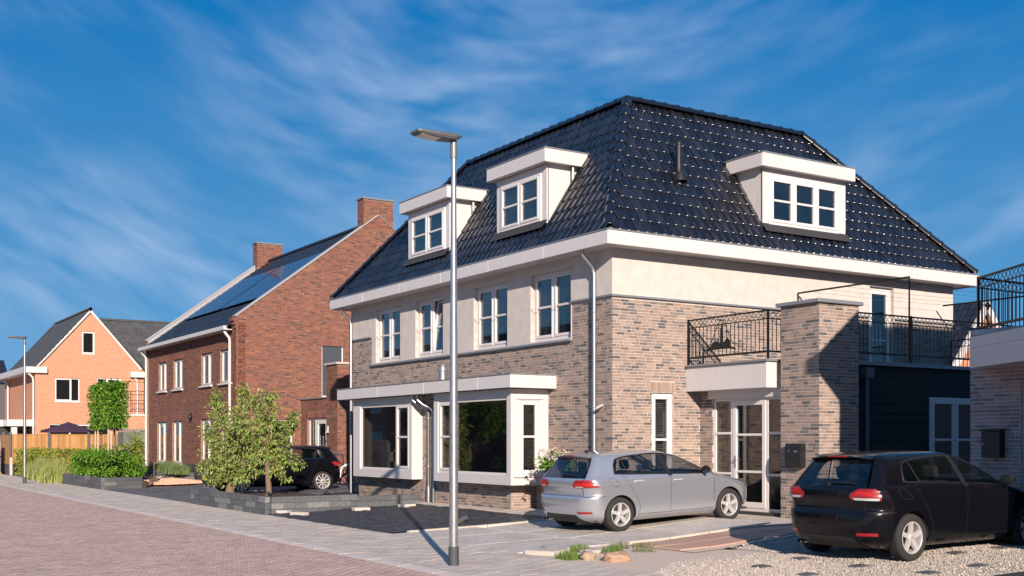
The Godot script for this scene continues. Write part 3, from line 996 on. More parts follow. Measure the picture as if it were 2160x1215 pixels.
	while k < 6:   # boards with open joints along the street front
		var z1: float = lerpf(Z0 - 0.5, 0.5, k / 6.0)
		var z2: float = lerpf(Z0 - 0.5, 0.5, (k + 1) / 6.0)
		fascia(H, "fascia_board", M.white, [-0.5, -0.46, z1 + 0.002, z2 - (0.002 if k < 5 else 0.0)], 5.58, 5.865, 0)
		k += 1
	k = 0
	while k < 5:
		var a: float = lerpf(-0.458, 11.5, k / 5.0)
		var b: float = lerpf(-0.458, 11.5, (k + 1) / 5.0)
		fascia(H, "fascia_board", M.white, [a + 0.002, b - 0.002, 0.46, 0.5], 5.58, 5.865, 0)
		k += 1
	fascia(H, "fascia_board", M.white, [11.46, 11.5, Z0 - 0.5, 0.458], 5.58, 5.865, 0)
	fascia(H, "fascia_board", M.white, [-0.458, 11.458, Z0 - 0.5, Z0 - 0.46], 5.58, 5.865, 0)
	bx("gutter_edge", M.zinc, H, -0.515, -0.44, 5.866, 5.89, Z0 - 0.515, 0.515)
	bx("gutter_edge", M.zinc, H, -0.44, 11.515, 5.866, 5.89, 0.44, 0.515)
	bx("gutter_edge", M.zinc, H, 11.44, 11.515, 5.866, 5.89, Z0 - 0.515, 0.44)
	# --- roof
	var e := [Vector3(-0.42, 5.86, Z0 - 0.42), Vector3(-0.42, 5.86, 0.42), Vector3(11.42, 5.86, 0.42), Vector3(11.42, 5.86, Z0 - 0.42)]
	var t := [Vector3(1.86, 9.38, -9.0), Vector3(1.86, 9.38, -1.86), Vector3(7.5, 9.38, -1.86), Vector3(7.5, 9.38, -9.0)]
	var rf := MB.new()
	for i in 4:
		var j := (i + 1) % 4
		rf.quad(e[i], e[j], t[j], t[i])
	rf.quad(t[0], t[1], t[2], t[3])
	var roof := obj("roof", rf, M.under, H)
	var tl := []
	var tm := tile_mesh(0.235, 0.325, 0.042)
	# street slope: u from the left end, s up the slope
	var upL := (Vector3(1.86, 9.38, 0) - Vector3(-0.42, 5.86, 0)).normalized()
	var len := Vector2(2.28, 3.52).length()
	var dorm := func(z0: float, z1: float) -> Array: return [z0 - Z0 + 0.42 - 0.06, z1 - Z0 + 0.42 + 0.06, 0.80, 2.62]
	tiles(tl, Vector3(-0.42, 5.875, Z0 - 0.42), ZA, upL, PackedVector2Array([Vector2(0, 0), Vector2(13.71, 0), Vector2(13.71 - 2.28, len), Vector2(4.29, len)]), [dorm.call(-4.49, -2.37), dorm.call(-9.10, -6.81)], 0.235, 0.325, 4)
	var upR := (Vector3(0, 9.38, -1.86) - Vector3(0, 5.86, 0.42)).normalized()
	tiles(tl, Vector3(-0.42, 5.875, 0.42), XA, upR, PackedVector2Array([Vector2(0, 0), Vector2(11.84, 0), Vector2(7.92, len), Vector2(2.28, len)]), [[4.24 + 0.42 - 0.06, 6.97 + 0.42 + 0.06, 0.80, 2.62]], 0.235, 0.325, 4)
	pieces("roof_tile", "more_roof_tiles", tm, tl, M.tile[0], M.tile[1], M.tile[2], roof)
	caps(roof, "hip_tile", e[1] + Vector3(0, 0.05, 0), t[1] + Vector3(0, 0.05, 0), 0.13, M.tile[1][0])
	caps(roof, "hip_tile", e[0] + Vector3(0, 0.05, 0), t[0] + Vector3(0, 0.05, 0), 0.13, M.tile[1][1])
	caps(roof, "hip_tile", e[2] + Vector3(0, 0.05, 0), t[2] + Vector3(0, 0.05, 0), 0.13, M.tile[1][1])
	caps(roof, "ridge_tile", t[0] + Vector3(0, 0.04, 0), t[1] + Vector3(0, 0.04, 0), 0.13, M.tile[1][0])
	caps(roof, "ridge_tile", t[2] + Vector3(0, 0.04, 0), t[1] + Vector3(0, 0.04, 0), 0.13, M.tile[1][2])
	bx("metal_edge", M.zinc, roof, 7.48, 7.52, 9.36, 9.40, -8.9, -1.95)
	# --- dormers
	dormer_street(H, -4.49, -2.37)
	dormer_street(H, -9.10, -6.81)
	dormer_side(H)
	# --- vent on the side slope
	var vp := MB.new()
	vp.lathe(Transform3D(Basis(), Vector3(2.28, 7.45, -0.56)), [[0.0, 0.0], [0.075, 0.0], [0.075, 0.25], [0.068, 0.27], [0.068, 0.62], [0.08, 0.63], [0.08, 0.68], [0.07, 0.69], [0.07, 0.72], [0.08, 0.73], [0.08, 0.80], [0.0, 0.82]], 16)
	vp.lathe(Transform3D(Basis(), Vector3(2.28, 7.36, -0.52)), [[0.16, 0.0], [0.12, 0.12], [0.08, 0.2]], 16)
	obj("roof_vent", vp, M.black, roof)
	# --- ground-floor bays and their canopy
	var bays := obj("bay_wall", MB.new().box(-0.68, -0.02, -0.2, 0.62, -10.9, -2.84), M.mortar, H)
	var bw := MB.new()
	wall_mesh(bw, Vector3(-0.68, 0, -10.9), ZA, -XA, R2(0, 8.06, 0.62, 2.76), [[0.45, 3.74, 0.66, 2.6], [5.15, 7.9, 0.66, 2.6]], 0.2)
	obj("bay_wall", bw, M.mortar, H)
	lay(bl, Vector3(-0.68, 0, -10.9), ZA, -XA, R2(0, 8.06, 0.0, 2.75), [[0.34, 3.84, 0.6, 3], [5.05, 8.2, 0.6, 3]], 8, wA)
	lay(bl, Vector3(-0.68, 0, -2.84), XA, ZA, R2(0, 0.68, 0.0, 0.75), [], 8, wA)
	lay(bl, Vector3(0.0, 0, 0.0) + Vector3(0, 0, Z0), ZA, -XA, R2(0, 1.9, 0.0, 0.05), [], 8, wA)
	var can := MB.new()
	can.box(-1.18, -0.02, 2.78, 3.045, -11.14, -2.06)
	obj("canopy", can, M.white, H)
	for q in [[-11.2, -8.6], [-8.596, -6.0], [-5.996, -3.4], [-3.396, -2.02]]:
		fascia(H, "canopy_board", M.white, [-1.22, -1.182, q[0], q[1]], 2.76, 3.05, 0)
	fascia(H, "canopy_board", M.white, [-1.181, 0.0, -2.058, -2.02], 2.76, 3.05, 0)
	fascia(H, "canopy_board", M.white, [-1.181, 0.0, -11.2, -11.142], 2.76, 3.05, 0)
	bx("canopy_edge", M.zinc, H, -1.235, 0.0, 3.052, 3.075, -11.215, -2.005)
	var fl := MB.new()
	fl.lathe(Transform3D(Basis(), Vector3(-0.55, 3.07, -6.23)), [[0.16, 0.0], [0.13, 0.05], [0.105, 0.06], [0.105, 0.28], [0.125, 0.29], [0.125, 0.33], [0.10, 0.34], [0.10, 0.40], [0.125, 0.41], [0.125, 0.44], [0.0, 0.45]], 20)
	obj("flue", fl, M.steel, H)
	bay(H, -10.575, -7.04, [[2.12, [1], false], [0.7, [1, 1], true]], false)
	bay(H, -5.87, -2.34, [[0.78, [1, 1], true], [2.3, [1], false]], true)
	# --- rainwater pipes
	var dp := MB.new()
	dp.tube([Vector3(-0.40, 5.6, -12.72), Vector3(-0.38, 5.48, -12.72), Vector3(-0.15, 5.25, -12.72), Vector3(-0.10, 5.1, -12.72), Vector3(-0.10, 0.0, -12.72)], 0.045, 12)
	obj("downpipe", dp, M.pipe, H)
	dp = MB.new()
	dp.tube([Vector3(-0.40, 5.6, -0.52), Vector3(-0.38, 5.48, -0.52), Vector3(-0.15, 5.25, -0.50), Vector3(-0.10, 5.1, -0.50), Vector3(-0.10, 0.0, -0.50)], 0.045, 12)
	for y in [4.3, 2.3, 0.5]: dp.lathe(Transform3D(Basis(), Vector3(-0.10, y, -0.50)), [[0.045, 0.0], [0.054, 0.005], [0.054, 0.035], [0.045, 0.04]], 12)
	obj("downpipe", dp, M.pipe, H)
	for q in [-6.62, -6.36]:
		dp = MB.new()
		var zz: float = q
		dp.tube([Vector3(-1.08, 2.77, zz - 0.25), Vector3(-1.06, 2.62, zz - 0.25), Vector3(-0.95, 2.5, zz - 0.15), Vector3(-0.80, 2.42, zz - 0.03), Vector3(-0.745, 2.32, zz), Vector3(-0.745, 0.04, zz)], 0.042, 12)
		for y in [2.15, 0.95]: dp.lathe(Transform3D(Basis(), Vector3(-0.745, y, zz)), [[0.042, 0.0], [0.05, 0.005], [0.05, 0.03], [0.042, 0.035]], 12)
		if q < -6.5: dp.lathe(Transform3D(Basis(), Vector3(-0.745, 0.04, zz)), [[0.062, 0.0], [0.062, 0.4], [0.045, 0.42]], 12)
		obj("downpipe", dp, M.pipe, H)
	# camera on the corner
	var cam := MB.new()
	cam.tube([Vector3(-0.03, 2.35, -0.30), Vector3(-0.12, 2.33, -0.26), Vector3(-0.24, 2.28, -0.22)], 0.03, 10)
	obj("security_camera", cam, M.lampwhite, H)
	# --- entrance wing and its pillar
	var xe := 2.41
	wall(H, "wing_wall", Vector3(xe, 0, 0.0), ZA, -XA, R2(0, 2.6, -0.2, 3.2), [[0.40, 2.6, 0.12, 2.52]], M.mortar, 0.25)
	lay(bl, Vector3(xe, 0, 0.0), ZA, -XA, R2(0.0, 0.40, 0.0, 2.7), [], 8, wA)
	bx("lintel", M.white, H, xe - 0.05, xe - 0.002, 2.50, 2.67, 0.30, 2.6)
	var ent := window(H, Vector3(xe, 0, 0), ZA, -XA, 0.40, 2.60, 0.14, 2.52, [[0.46, [0.01, 0.75, 0.98, 0.80], false], [0.96, [0.82, 0.98, 0.80], true], [0.50, [0.82, 0.98, 0.80], false]], {"name": "entrance", "back": 0.03, "frame": 0.075, "sash": 0.10})
	var hd := MB.new()
	hd.box(0.665, 0.70, 0.90, 1.15, 0.017, 0.03)
	hd.tube([Vector3(0.68, 1.06, 0.03), Vector3(0.68, 1.06, 0.075), Vector3(0.80, 1.06, 0.08)], 0.01, 8)
	obj("handle", hd, M.steel, ent)
	bx("threshold", M.dark, H, xe - 0.06, xe + 0.1, 0.05, 0.14, 0.40, 2.6)
	# hall seen through the glass
	bx("hall_wall", M.curtain, H, xe + 1.8, xe + 1.9, 0.1, 2.9, 0.02, 3.0)
	bx("hall_floor", M.room, H, xe + 0.2, 9.0, -0.1, 0.1, 0.02, 3.0)
	var inb := []
	lay(inb, Vector3(xe + 0.25, 0, 0.03), XA, ZA, R2(0, 1.55, 0.1, 2.7), [], 8, wA)
	var ixf := []
	var icol := []
	for q in inb:
		ixf.append(q[0]); icol.append(M.brickA[0][q[1]])
	many("hall_bricks", box1, M.brickA[2], ixf, icol, H)
	bx("wing_roof", M.dark, H, xe, 11.0, 2.9, 3.19, 0.01, 3.13)
	fascia(H, "porch_board", M.white, [2.0, 2.38, -0.0, 2.41], 2.665, 3.19, 0)
	bx("porch_edge", M.zinc, H, 1.95, 2.6, 3.193, 3.235, 0.012, 2.46)
	bx("porch_side", M.white, H, 2.382, 2.9, 2.67, 3.19, 2.37, 2.409)
	bx("pillar_core", M.mortar, H, 2.2, 3.31, -0.2, 4.25, 2.6, 3.59)
	lay(bl, Vector3(2.2, 0, 2.6), ZA, -XA, R2(0, 0.99, 0.0, 4.25), [], 8, wA)
	lay(bl, Vector3(2.2, 0, 3.59), XA, ZA, R2(0, 1.11, 0.0, 4.25), [], 8, wA)
	var cp := MB.new()
	cp.cbox(Transform3D.IDENTITY, Vector3(2.12, 4.25, 2.52), Vector3(3.38, 4.325, 3.66), 0.01)
	obj("pillar_cap", cp, M.zinc, H)
	# black boarded garage wall beside the pillar
	wall(H, "garage_wall", Vector3(3.31, 0, 3.14), XA, ZA, R2(0, 7.69, -0.2, 3.14), [[2.72, 4.4, 0.75, 2.53]], M.black, 0.2)
	var y := 0.08
	while y < 3.05:
		for seg in ([[0.0, 7.69]] if y > 2.5 or y < 0.6 else [[0.0, 2.70], [4.42, 7.69]]):
			var bd := MB.new()
			var tt := Transform3D(Basis(XA, -0.06), Vector3(3.31, y, 3.145))
			bd.cbox(tt, Vector3(seg[0], 0, 0), Vector3(seg[1], 0.203, 0.02), 0.004)
			obj("board", bd, M.clad, H)
		y += 0.19
	window(H, Vector3(3.31, 0, 3.14), XA, ZA, 2.72, 4.4, 0.75, 2.53, [[1, [1, 1.05], true], [1, [1, 1.05], true]], {"back": -0.03, "blind": 1.0, "frame": 0.08, "blindmat": M.dark})
	bx("inner_wall", M.dark, H, 3.6, 10.9, 0.1, 2.89, 2.0, 2.1)
	bx("deck_edge", M.zinc, H, 3.25, 11.05, 3.141, 3.215, 3.10, 3.24)
	var hp := MB.new()
	hp.box(3.83, 4.07, 2.88, 3.08, 3.17, 3.34)
	hp.tube([Vector3(3.95, 2.9, 3.25), Vector3(3.95, 0.0, 3.25)], 0.045, 12)
	obj("downpipe", hp, mat(Color(0.10, 0.115, 0.13), 0.5, 0.3), H)
	# balcony railings
	railing(H, Vector3(2.05, 0, 0.03), Vector3(2.05, 0, 2.40), 3.37, 4.22, [0.0, 1.0])
	railing(H, Vector3(2.05, 0, 2.40), Vector3(2.75, 0, 2.40), 3.37, 4.22, [])
	railing(H, Vector3(3.32, 0, 3.20), Vector3(10.9, 0, 3.20), 3.36, 4.20, [0.272, 1.0])
	var rl := railing(H, Vector3(10.9, 0, 3.18), Vector3(10.9, 0, 0.1), 3.36, 4.20, [1.0])
	ornament(H)
	# commit the bricks: the nearest ones as parts
	var shell := Node3D.new()
	shell.name = "brickwork"
	H.add_child(shell, true)
	pieces("brick", "more_bricks", box1, bl, M.brickA[0], M.brickA[1], M.brickA[2], shell)
func bay(H: Node3D, z0: float, z1: float, cells: Array, corner: bool) -> void:
	# white box frame standing proud of the brick, x from -1.0
	var D := z1 - z0
	var b := MB.new()
	var I := Transform3D.IDENTITY
	wall_mesh(b, Vector3(-1.0, 0, z0), ZA, -XA, R2(0, D, 0.625, 2.755), [[0.20 if corner else 0.43, D - 0.17 if corner else D - 0.15, 0.83, 2.57]], 0.10)
	obj("bay_front", b, M.white, H)
	if corner:
		wall(H, "bay_side", Vector3(-0.899, 0, z1), XA, ZA, R2(0, 0.899, 0.625, 2.755), [[0.14, 0.645, 0.85, 2.50]], M.white, 0.08)
		window(H, Vector3(-0.899, 0, z1), XA, ZA, 0.14, 0.645, 0.85, 2.50, [[1, [1.05, 1], true]], {"back": 0.02, "frame": 0.035, "sash": 0.06, "blind": 1.0, "blindmat": M.dark})
		bx("bay_sill", M.white, H, -0.93, -0.1, 0.80, 0.84, z1 + 0.001, z1 + 0.05)
		bx("bay_head", M.white, H, -0.86, -0.15, 2.53, 2.56, z1 + 0.001, z1 + 0.035)
	else:
		bx("bay_side", M.white, H, -0.899, -0.69, 0.625, 2.755, z1 - 0.08, z1)
	bx("bay_side", M.white, H, -0.899, -0.69, 0.625, 2.755, z0, z0 + 0.08)
	bx("bay_floor", M.white, H, -0.899, -0.69, 0.626, 0.70, z0 + 0.08, z1 - 0.08)
	bx("bay_top", M.white, H, -0.899, -0.69, 2.68, 2.754, z0 + 0.08, z1 - 0.08)
	window(H, Vector3(-1.0, 0, z0), ZA, -XA, 0.20 if corner else 0.43, D - 0.17 if corner else D - 0.15, 0.83, 2.57, cells, {"back": 0.03, "frame": 0.06, "sash": 0.055})
	# inside of the bay: sill and a few dim things
	bx("inner_sill", M.curtain, H, -0.69, 0.3, 0.60, 0.64, z0 + 0.1, z1 - 0.1)
func dormer_street(H: Node3D, z0: float, z1: float) -> void:
	var d := Node3D.new()
	d.name = "dormer"
	H.add_child(d, true)
	var x := -0.03
	var D := z1 - z0
	var sl := 3.52 / 2.28
	var xt := -0.42 + (7.86 - 5.86) / sl
	# cheeks follow the roof
	for s in [[z1 - 0.05, z1], [z0, z0 + 0.05]]:
		var b := MB.new()
		b.plate(Transform3D(Basis(), Vector3(0, 0, s[0])), PackedVector2Array([Vector2(x + 0.03, 6.46), Vector2(xt + 0.3, 7.86), Vector2(x + 0.03, 7.86)]), 0, s[1] - s[0])
		obj("cheek", b, M.white, d)
	wall(d, "front", Vector3(x, 0, z0), ZA, -XA, R2(0, D, 6.50, 7.82), [[0.21, D - 0.21, 6.57, 7.66]], M.white, 0.06)
	window(d, Vector3(x, 0, z0), ZA, -XA, 0.21, D - 0.21, 6.57, 7.66, [[1, [1, 1], true], [1, [1, 1], true]], {"back": -0.035, "frame": 0.06, "blind": 1.0})
	bx("back", M.curtain, d, x + 0.55, x + 0.6, 6.5, 7.82, z0 + 0.05, z1 - 0.05)
	fascia(d, "dormer_board", M.white, [-0.225, -0.19, z0 - 0.16, z1 + 0.22], 7.82, 8.12, 0)
	fascia(d, "dormer_board", M.white, [-0.189, 0.96, z1 + 0.185, z1 + 0.22], 7.82, 8.12, 0)
	fascia(d, "dormer_board", M.white, [-0.189, 0.96, z0 - 0.16, z0 - 0.125], 7.82, 8.12, 0)
	bx("dormer_roof", M.white, d, -0.189, 1.0, 7.84, 8.05, z0 - 0.124, z1 + 0.184)
	bx("dormer_edge", M.zinc, d, -0.24, 1.02, 8.122, 8.145, z0 - 0.175, z1 + 0.235)
	var lead := MB.new()
	lead.quad(Vector3(-0.21, 6.37, z0 - 0.05), Vector3(-0.21, 6.37, z1 + 0.05), Vector3(x - 0.01, 6.58, z1 + 0.05), Vector3(x - 0.01, 6.58, z0 - 0.05))
	obj("apron", lead, M.dark, d)
	var p := MB.new()
	p.tube([Vector3(0.62, 7.84, z1 + 0.10), Vector3(0.62, 7.5, z1 + 0.10)], 0.04, 10)
	obj("downpipe", p, M.pipe, d)
func dormer_side(H: Node3D) -> void:
	var d := Node3D.new()
	d.name = "dormer"
	H.add_child(d, true)
	var z := 0.06
	var x0 := 4.24; var x1 := 6.97
	var D := x1 - x0
	var sl := 3.52 / 2.28
	var zt := 0.42 - (7.86 - 5.86) / sl
	for s in [x0, x1 - 0.05]:
		var b := MB.new()
		b.plate(Transform3D(Basis(ZA, YA, -XA), Vector3(s + 0.05, 0, 0)), PackedVector2Array([Vector2(z - 0.03, 6.46), Vector2(zt - 0.3, 7.86), Vector2(z - 0.03, 7.86)]), 0, 0.05)
		obj("cheek", b, M.white, d)
	wall(d, "front", Vector3(x0, 0, z), XA, ZA, R2(0, D, 6.46, 7.82), [[0.18, D - 0.28, 6.53, 7.64]], M.white, 0.06)
	window(d, Vector3(x0, 0, z), XA, ZA, 0.18, D - 0.28, 6.53, 7.64, [[1, [1, 1], true], [1, [1, 1], true], [1, [1, 1], true]], {"back": -0.035, "frame": 0.065})
	bx("back", M.curtain, d, x0 + 0.05, x1 - 0.05, 6.5, 7.82, z - 0.75, z - 0.7)
	fascia(d, "dormer_board", M.white, [4.04, 5.60, 0.225, 0.262], 7.785, 8.09, 0)
	fascia(d, "dormer_board", M.white, [5.604, 7.09, 0.225, 0.262], 7.785, 8.09, 0)
	fascia(d, "dormer_board", M.white, [4.04, 4.075, -0.93, 0.224], 7.785, 8.09, 0)
	fascia(d, "dormer_board", M.white, [7.055, 7.09, -0.93, 0.224], 7.785, 8.09, 0)
	bx("dormer_roof", M.white, d, 4.076, 7.054, 7.80, 8.02, -1.0, 0.224)
	bx("dormer_edge", M.zinc, d, 4.025, 7.105, 8.092, 8.115, -1.02, 0.277)
	var lead := MB.new()
	lead.quad(Vector3(x0 - 0.05, 6.34, 0.23), Vector3(x1 + 0.05, 6.34, 0.23), Vector3(x1 + 0.05, 6.55, z + 0.01), Vector3(x0 - 0.05, 6.55, z + 0.01))
	obj("apron", lead, M.dark, d)
func ornament(H: Node3D) -> void:
	# cut-out steel picture of a little town with a tower under an arch, in the railing over the porch
	var tr := Transform3D(Basis(ZA, YA, -XA), Vector3(2.03, 3.37, 1.08))
	var b := MB.new()
	b.plate(tr, PackedVector2Array([Vector2(-0.46, 0.11), Vector2(-0.40, 0.20), Vector2(-0.30, 0.24), Vector2(-0.27, 0.30), Vector2(-0.17, 0.33), Vector2(-0.13, 0.32), Vector2(-0.125, 0.42), Vector2(-0.115, 0.32), Vector2(-0.035, 0.28), Vector2(-0.03, 0.58), Vector2(-0.01, 0.60), Vector2(0.01, 0.68), Vector2(0.03, 0.60), Vector2(0.05, 0.58), Vector2(0.06, 0.28), Vector2(0.09, 0.30), Vector2(0.18, 0.39), Vector2(0.27, 0.30), Vector2(0.26, 0.20), Vector2(0.42, 0.15), Vector2(0.45, 0.11), Vector2(0.25, 0.145), Vector2(0.0, 0.15), Vector2(-0.25, 0.145)]), 0, 0.008)
	var arch := []
	for i in 25:
		var s := -1.0 + i / 12.0
		arch.append(tr * Vector3(0.46 * s, 0.22 + 0.53 * pow(0.5 + 0.5 * cos(PI * s), 1.3), 0.004))
	b.tube(arch, 0.009, 6)
	b.plate(tr, PackedVector2Array([Vector2(0.09, 0.64), Vector2(0.13, 0.65), Vector2(0.13, 0.68), Vector2(0.09, 0.67)]), 0, 0.006)
	obj("ornament", b, M.iron, H)

# ---------------------------------------------------------------- the brown brick house on the left
func make_brown_house() -> void:
	var H := base("brown_brick_house", "dark red brick house with solar panels on its roof and two chimneys", "house")
	var Z0 := -36.0
	var zg := -23.15
	var D := zg - Z0
	var bl := []
	var wB := [0.24, 0.2, 0.14, 0.12, 0.09, 0.07, 0.09, 0.05]
	var up := [[1.98, 3.29], [4.35, 5.76], [8.33, 9.76], [10.75, 12.15]]
	var dn := [[1.72, 3.29], [4.18, 5.67], [8.28, 9.70], [10.75, 12.15]]
	var op := []
	for w in up: op.append([w[0], w[1], 3.86, 5.17])
	op.append([dn[0][0], dn[0][1], 0.62, 2.48]); op.append([dn[1][0], dn[1][1], 0.62, 2.48])
	op.append([dn[2][0], dn[2][1], 0.62, 2.50]); op.append([dn[3][0], dn[3][1], 0.62, 2.50])
	wall(H, "wall", Vector3(0, 0, Z0), ZA, -XA, R2(0, D, -0.2, 6.1), op, M.mortarB)
	var bop := op.duplicate()
	for w in up + []: bop.append([w[0] - 0.06, w[1] + 0.06, 5.17, 5.39])
	for w in dn: bop.append([w[0] - 0.06, w[1] + 0.06, 2.48, 2.72])
	lay(bl, Vector3(0, 0, Z0), ZA, -XA, R2(0, D, 0.62, 6.05), bop, 8, wB)
	for w in up: soldier(bl, Vector3(0, 0, Z0), ZA, -XA, w[0] - 0.06, w[1] + 0.06, 5.17, 8)
	for w in dn: soldier(bl, Vector3(0, 0, Z0), ZA, -XA, w[0] - 0.06, w[1] + 0.06, 2.50, 8)
	bx("plinth", mat(Color(0.065, 0.062, 0.064), 0.9, 0, M.g2, 2.0), H, -0.012, -0.001, -0.2, 0.62, Z0, zg)
	for i in 4:
		var w = up[i]
		window(H, Vector3(0, 0, Z0), ZA, -XA, w[0], w[1], 3.86, 5.17, [[1, [1], true], [0.8, [1], true]], {"blind": 0.0 if i < 2 else 0.68, "blindmat": M.shutter, "sill": 0.10, "frame": 0.055, "sash": 0.04, "back": 0.09})
		w = dn[i]
		window(H, Vector3(0, 0, Z0), ZA, -XA, w[0], w[1], 0.62, 2.49, [[1, [1], true], [0.8, [1], true]], {"blind": 0.0 if i < 2 else 0.8, "blindmat": M.shutter, "sill": 0.10, "frame": 0.055, "sash": 0.04, "back": 0.09})
	# gable towards us
	var ry := 6.31
	var sl := 0.746
	var xr := 5.86
	var W := 2 * xr
	var ytop := ry + sl * (xr + 0.1)
	var gp := PackedVector2Array([Vector2(-0.06, -0.2), Vector2(W + 0.06, -0.2), Vector2(W + 0.06, ry), Vector2(xr, ytop), Vector2(-0.06, ry)])
	var gop := [[3.40, 4.34, 3.34, 5.36], [1.30, 2.20, 0.7, 2.46]]
	wall(H, "gable_wall", Vector3(0, 0, zg), XA, ZA, gp, gop, M.mortarB)
	var gbop := gop.duplicate()
	gbop.append([3.34, 4.40, 5.36, 5.58]); gbop.append([2.5, 9, -1, 3.2])
	lay(bl, Vector3(0, 0, zg), XA, ZA, PackedVector2Array([Vector2(-0.06, 0), Vector2(W, 0), Vector2(W, ry), Vector2(xr, ytop), Vector2(-0.06, ry)]), gbop, 8, wB)
	soldier(bl, Vector3(0, 0, zg), XA, ZA, 3.34, 4.40, 5.36, 8)
	# shoulder of the gable on the street side
	bx("corner_pier", M.mortarB, H, -0.06, -0.002, 5.2, ry, zg - 0.42, zg - 0.301)
	lay(bl, Vector3(-0.06, 0, zg - 0.42), ZA, -XA, R2(0, 0.42, 0.62, ry), [], 8, wB, 0.012)
	for i in 3:
		bx("corbel", M.brickB[1][1], H, -0.20 + 0.05 * i, -0.06, ry - 0.16 - 0.14 * i, ry - 0.03 - 0.14 * i, zg - 0.42, zg - 0.002)
	wall(H, "gable_wall", Vector3(0, 0, Z0), XA, -ZA, gp, [], M.mortarB)
	bx("wall", M.mortarB, H, W - 0.3, W, -0.2, 6.1, Z0 + 0.3, zg - 0.3)
	bx("floor", M.room, H, 0.3, W - 0.3, 2.9, 3.1, Z0 + 0.3, zg - 0.3)
	bx("floor", M.room, H, 0.3, W - 0.3, -0.1, 0.1, Z0 + 0.3, zg - 0.3)
	bx("inner_wall", M.room, H, 2.5, 2.6, 0.1, 6.0, Z0 + 0.3, zg - 0.3)
	window(H, Vector3(0, 0, zg), XA, ZA, 3.40, 4.34, 3.34, 5.36, [[1, [1]]], {"blind": 1.0, "blindmat": M.shutter, "back": 0.08, "frame": 0.06})
	var sh := MB.new()
	var y := 3.40
	while y < 5.30:
		sh.tbox(Transform3D(Basis(XA, -0.25), Vector3(3.46, y, zg - 0.075)), Vector3(0, 0, 0), Vector3(0.82, 0.04, 0.006))
		y += 0.042
	obj("roller_shutter", sh, M.shutter, H)
	window(H, Vector3(0, 0, zg), XA, ZA, 1.30, 2.20, 0.7, 2.46, [[1, [1]]], {"back": 0.08, "frame": 0.07, "blind": 1.0, "blindmat": M.shutter})
	# copings and roof
	for zz in [zg, Z0]:
		for s in [-1, 1]:
			var c := MB.new()
			var a := Vector3(xr, ytop, zz + (0.04 if zz == zg else -0.04))
			var ang := atan(sl)
			var t := Transform3D(Basis(ZA, -ang) if s > 0 else Basis(ZA, ang), a)
			var L := (xr + 0.1) / cos(ang)
			c.tbox(t, Vector3(0 if s > 0 else -L, 0.0, -0.36 if zz == zg else 0.0), Vector3(L if s > 0 else 0, 0.045, 0.0 if zz == zg else 0.36))
			obj("coping", c, mat(Color(0.36, 0.36, 0.37), 0.7) if s < 0 else M.zinc, H)
	var ld := MB.new()
	var an2 := atan(sl)
	ld.tbox(Transform3D(Basis(ZA, an2), Vector3(-0.06, ry, Z0 + 0.302)), Vector3(0, -0.55, 0), Vector3((xr + 0.1) / cos(an2), 0.0, 0.02))
	obj("lead_flashing", ld, mat(Color(0.34, 0.345, 0.36), 0.6, 0.2), H)
	var rb := MB.new()
	var ye := 5.92
	var yr := ye + sl * (xr + 0.28)
	rb.quad(Vector3(-0.28, ye, Z0 + 0.3), Vector3(-0.28, ye, zg - 0.3), Vector3(xr, yr, zg - 0.3), Vector3(xr, yr, Z0 + 0.3))
	rb.quad(Vector3(xr, yr, Z0 + 0.3), Vector3(xr, yr, zg - 0.3), Vector3(W + 0.28, ye, zg - 0.3), Vector3(W + 0.28, ye, Z0 + 0.3))
	var roof := obj("roof", rb, M.under, H)
	var tl := []
	var upv := Vector3(1, sl, 0).normalized()
	var len := (xr + 0.28) * sqrt(1 + sl * sl)
	tiles(tl, Vector3(-0.28, ye + 0.015, Z0 + 0.36), ZA, upv, R2(0, D - 0.72, 0, len), [[1.0, D - 1.4, 2.2, 5.3]], 0.26, 0.34, 3)
	pieces("roof_tile", "more_roof_tiles", tile_mesh(0.26, 0.34, 0.018), tl, M.tileB[0], M.tileB[1], M.tileB[2], roof)
	caps(roof, "ridge_tile", Vector3(xr, yr + 0.02, Z0 + 0.4), Vector3(xr, yr + 0.02, zg - 0.4), 0.12, M.tileB[1][0], 0.4)
	bx("gutter", M.white, H, -0.42, -0.26, 5.84, 5.99, Z0 - 0.05, zg - 0.43)
	bx("soffit", M.white, H, -0.26, -0.0, 5.84, 5.87, Z0, zg - 0.43)
	# chimneys
	for q in [[zg, 5.2, 6.53, 11.38, 1], [Z0, 5.2, 6.53, 11.38, -1]]:
		var z1: float = q[0] + (0.0 if q[4] > 0 else -0.0)
		var za: float = q[0] - 0.55 if q[4] > 0 else q[0]
		var zb: float = q[0] if q[4] > 0 else q[0] + 0.55
		var ch := bx("chimney", M.mortarB, H, q[1], q[2], 9.9, q[3], za, zb + (0.003 if q[4] > 0 else 0.0))
		lay(bl, Vector3(q[1], 0, zb + 0.003), XA, ZA, R2(0, q[2] - q[1], 10.2, q[3]), [], 8, wB)
		lay(bl, Vector3(q[1], 0, za), ZA, -XA, R2(0, 0.55, 10.0, q[3]), [], 8, wB)
		bx("chimney_cap", M.zinc, H, q[1] - 0.05, q[2] + 0.05, q[3], q[3] + 0.06, za - 0.05, zb + 0.05)
	# downpipes
	for zz in [zg - 0.62, Z0 + 0.25]:
		var p := MB.new()
		p.tube([Vector3(-0.33, 5.85, zz), Vector3(-0.30, 5.75, zz), Vector3(-0.13, 5.55, zz), Vector3(-0.11, 5.4, zz), Vector3(-0.11, 0.0, zz)], 0.055, 10)
		obj("downpipe", p, mat(Color(0.60, 0.57, 0.54), 0.5), H)
	# wall lamp between the windows
	var wl := MB.new()
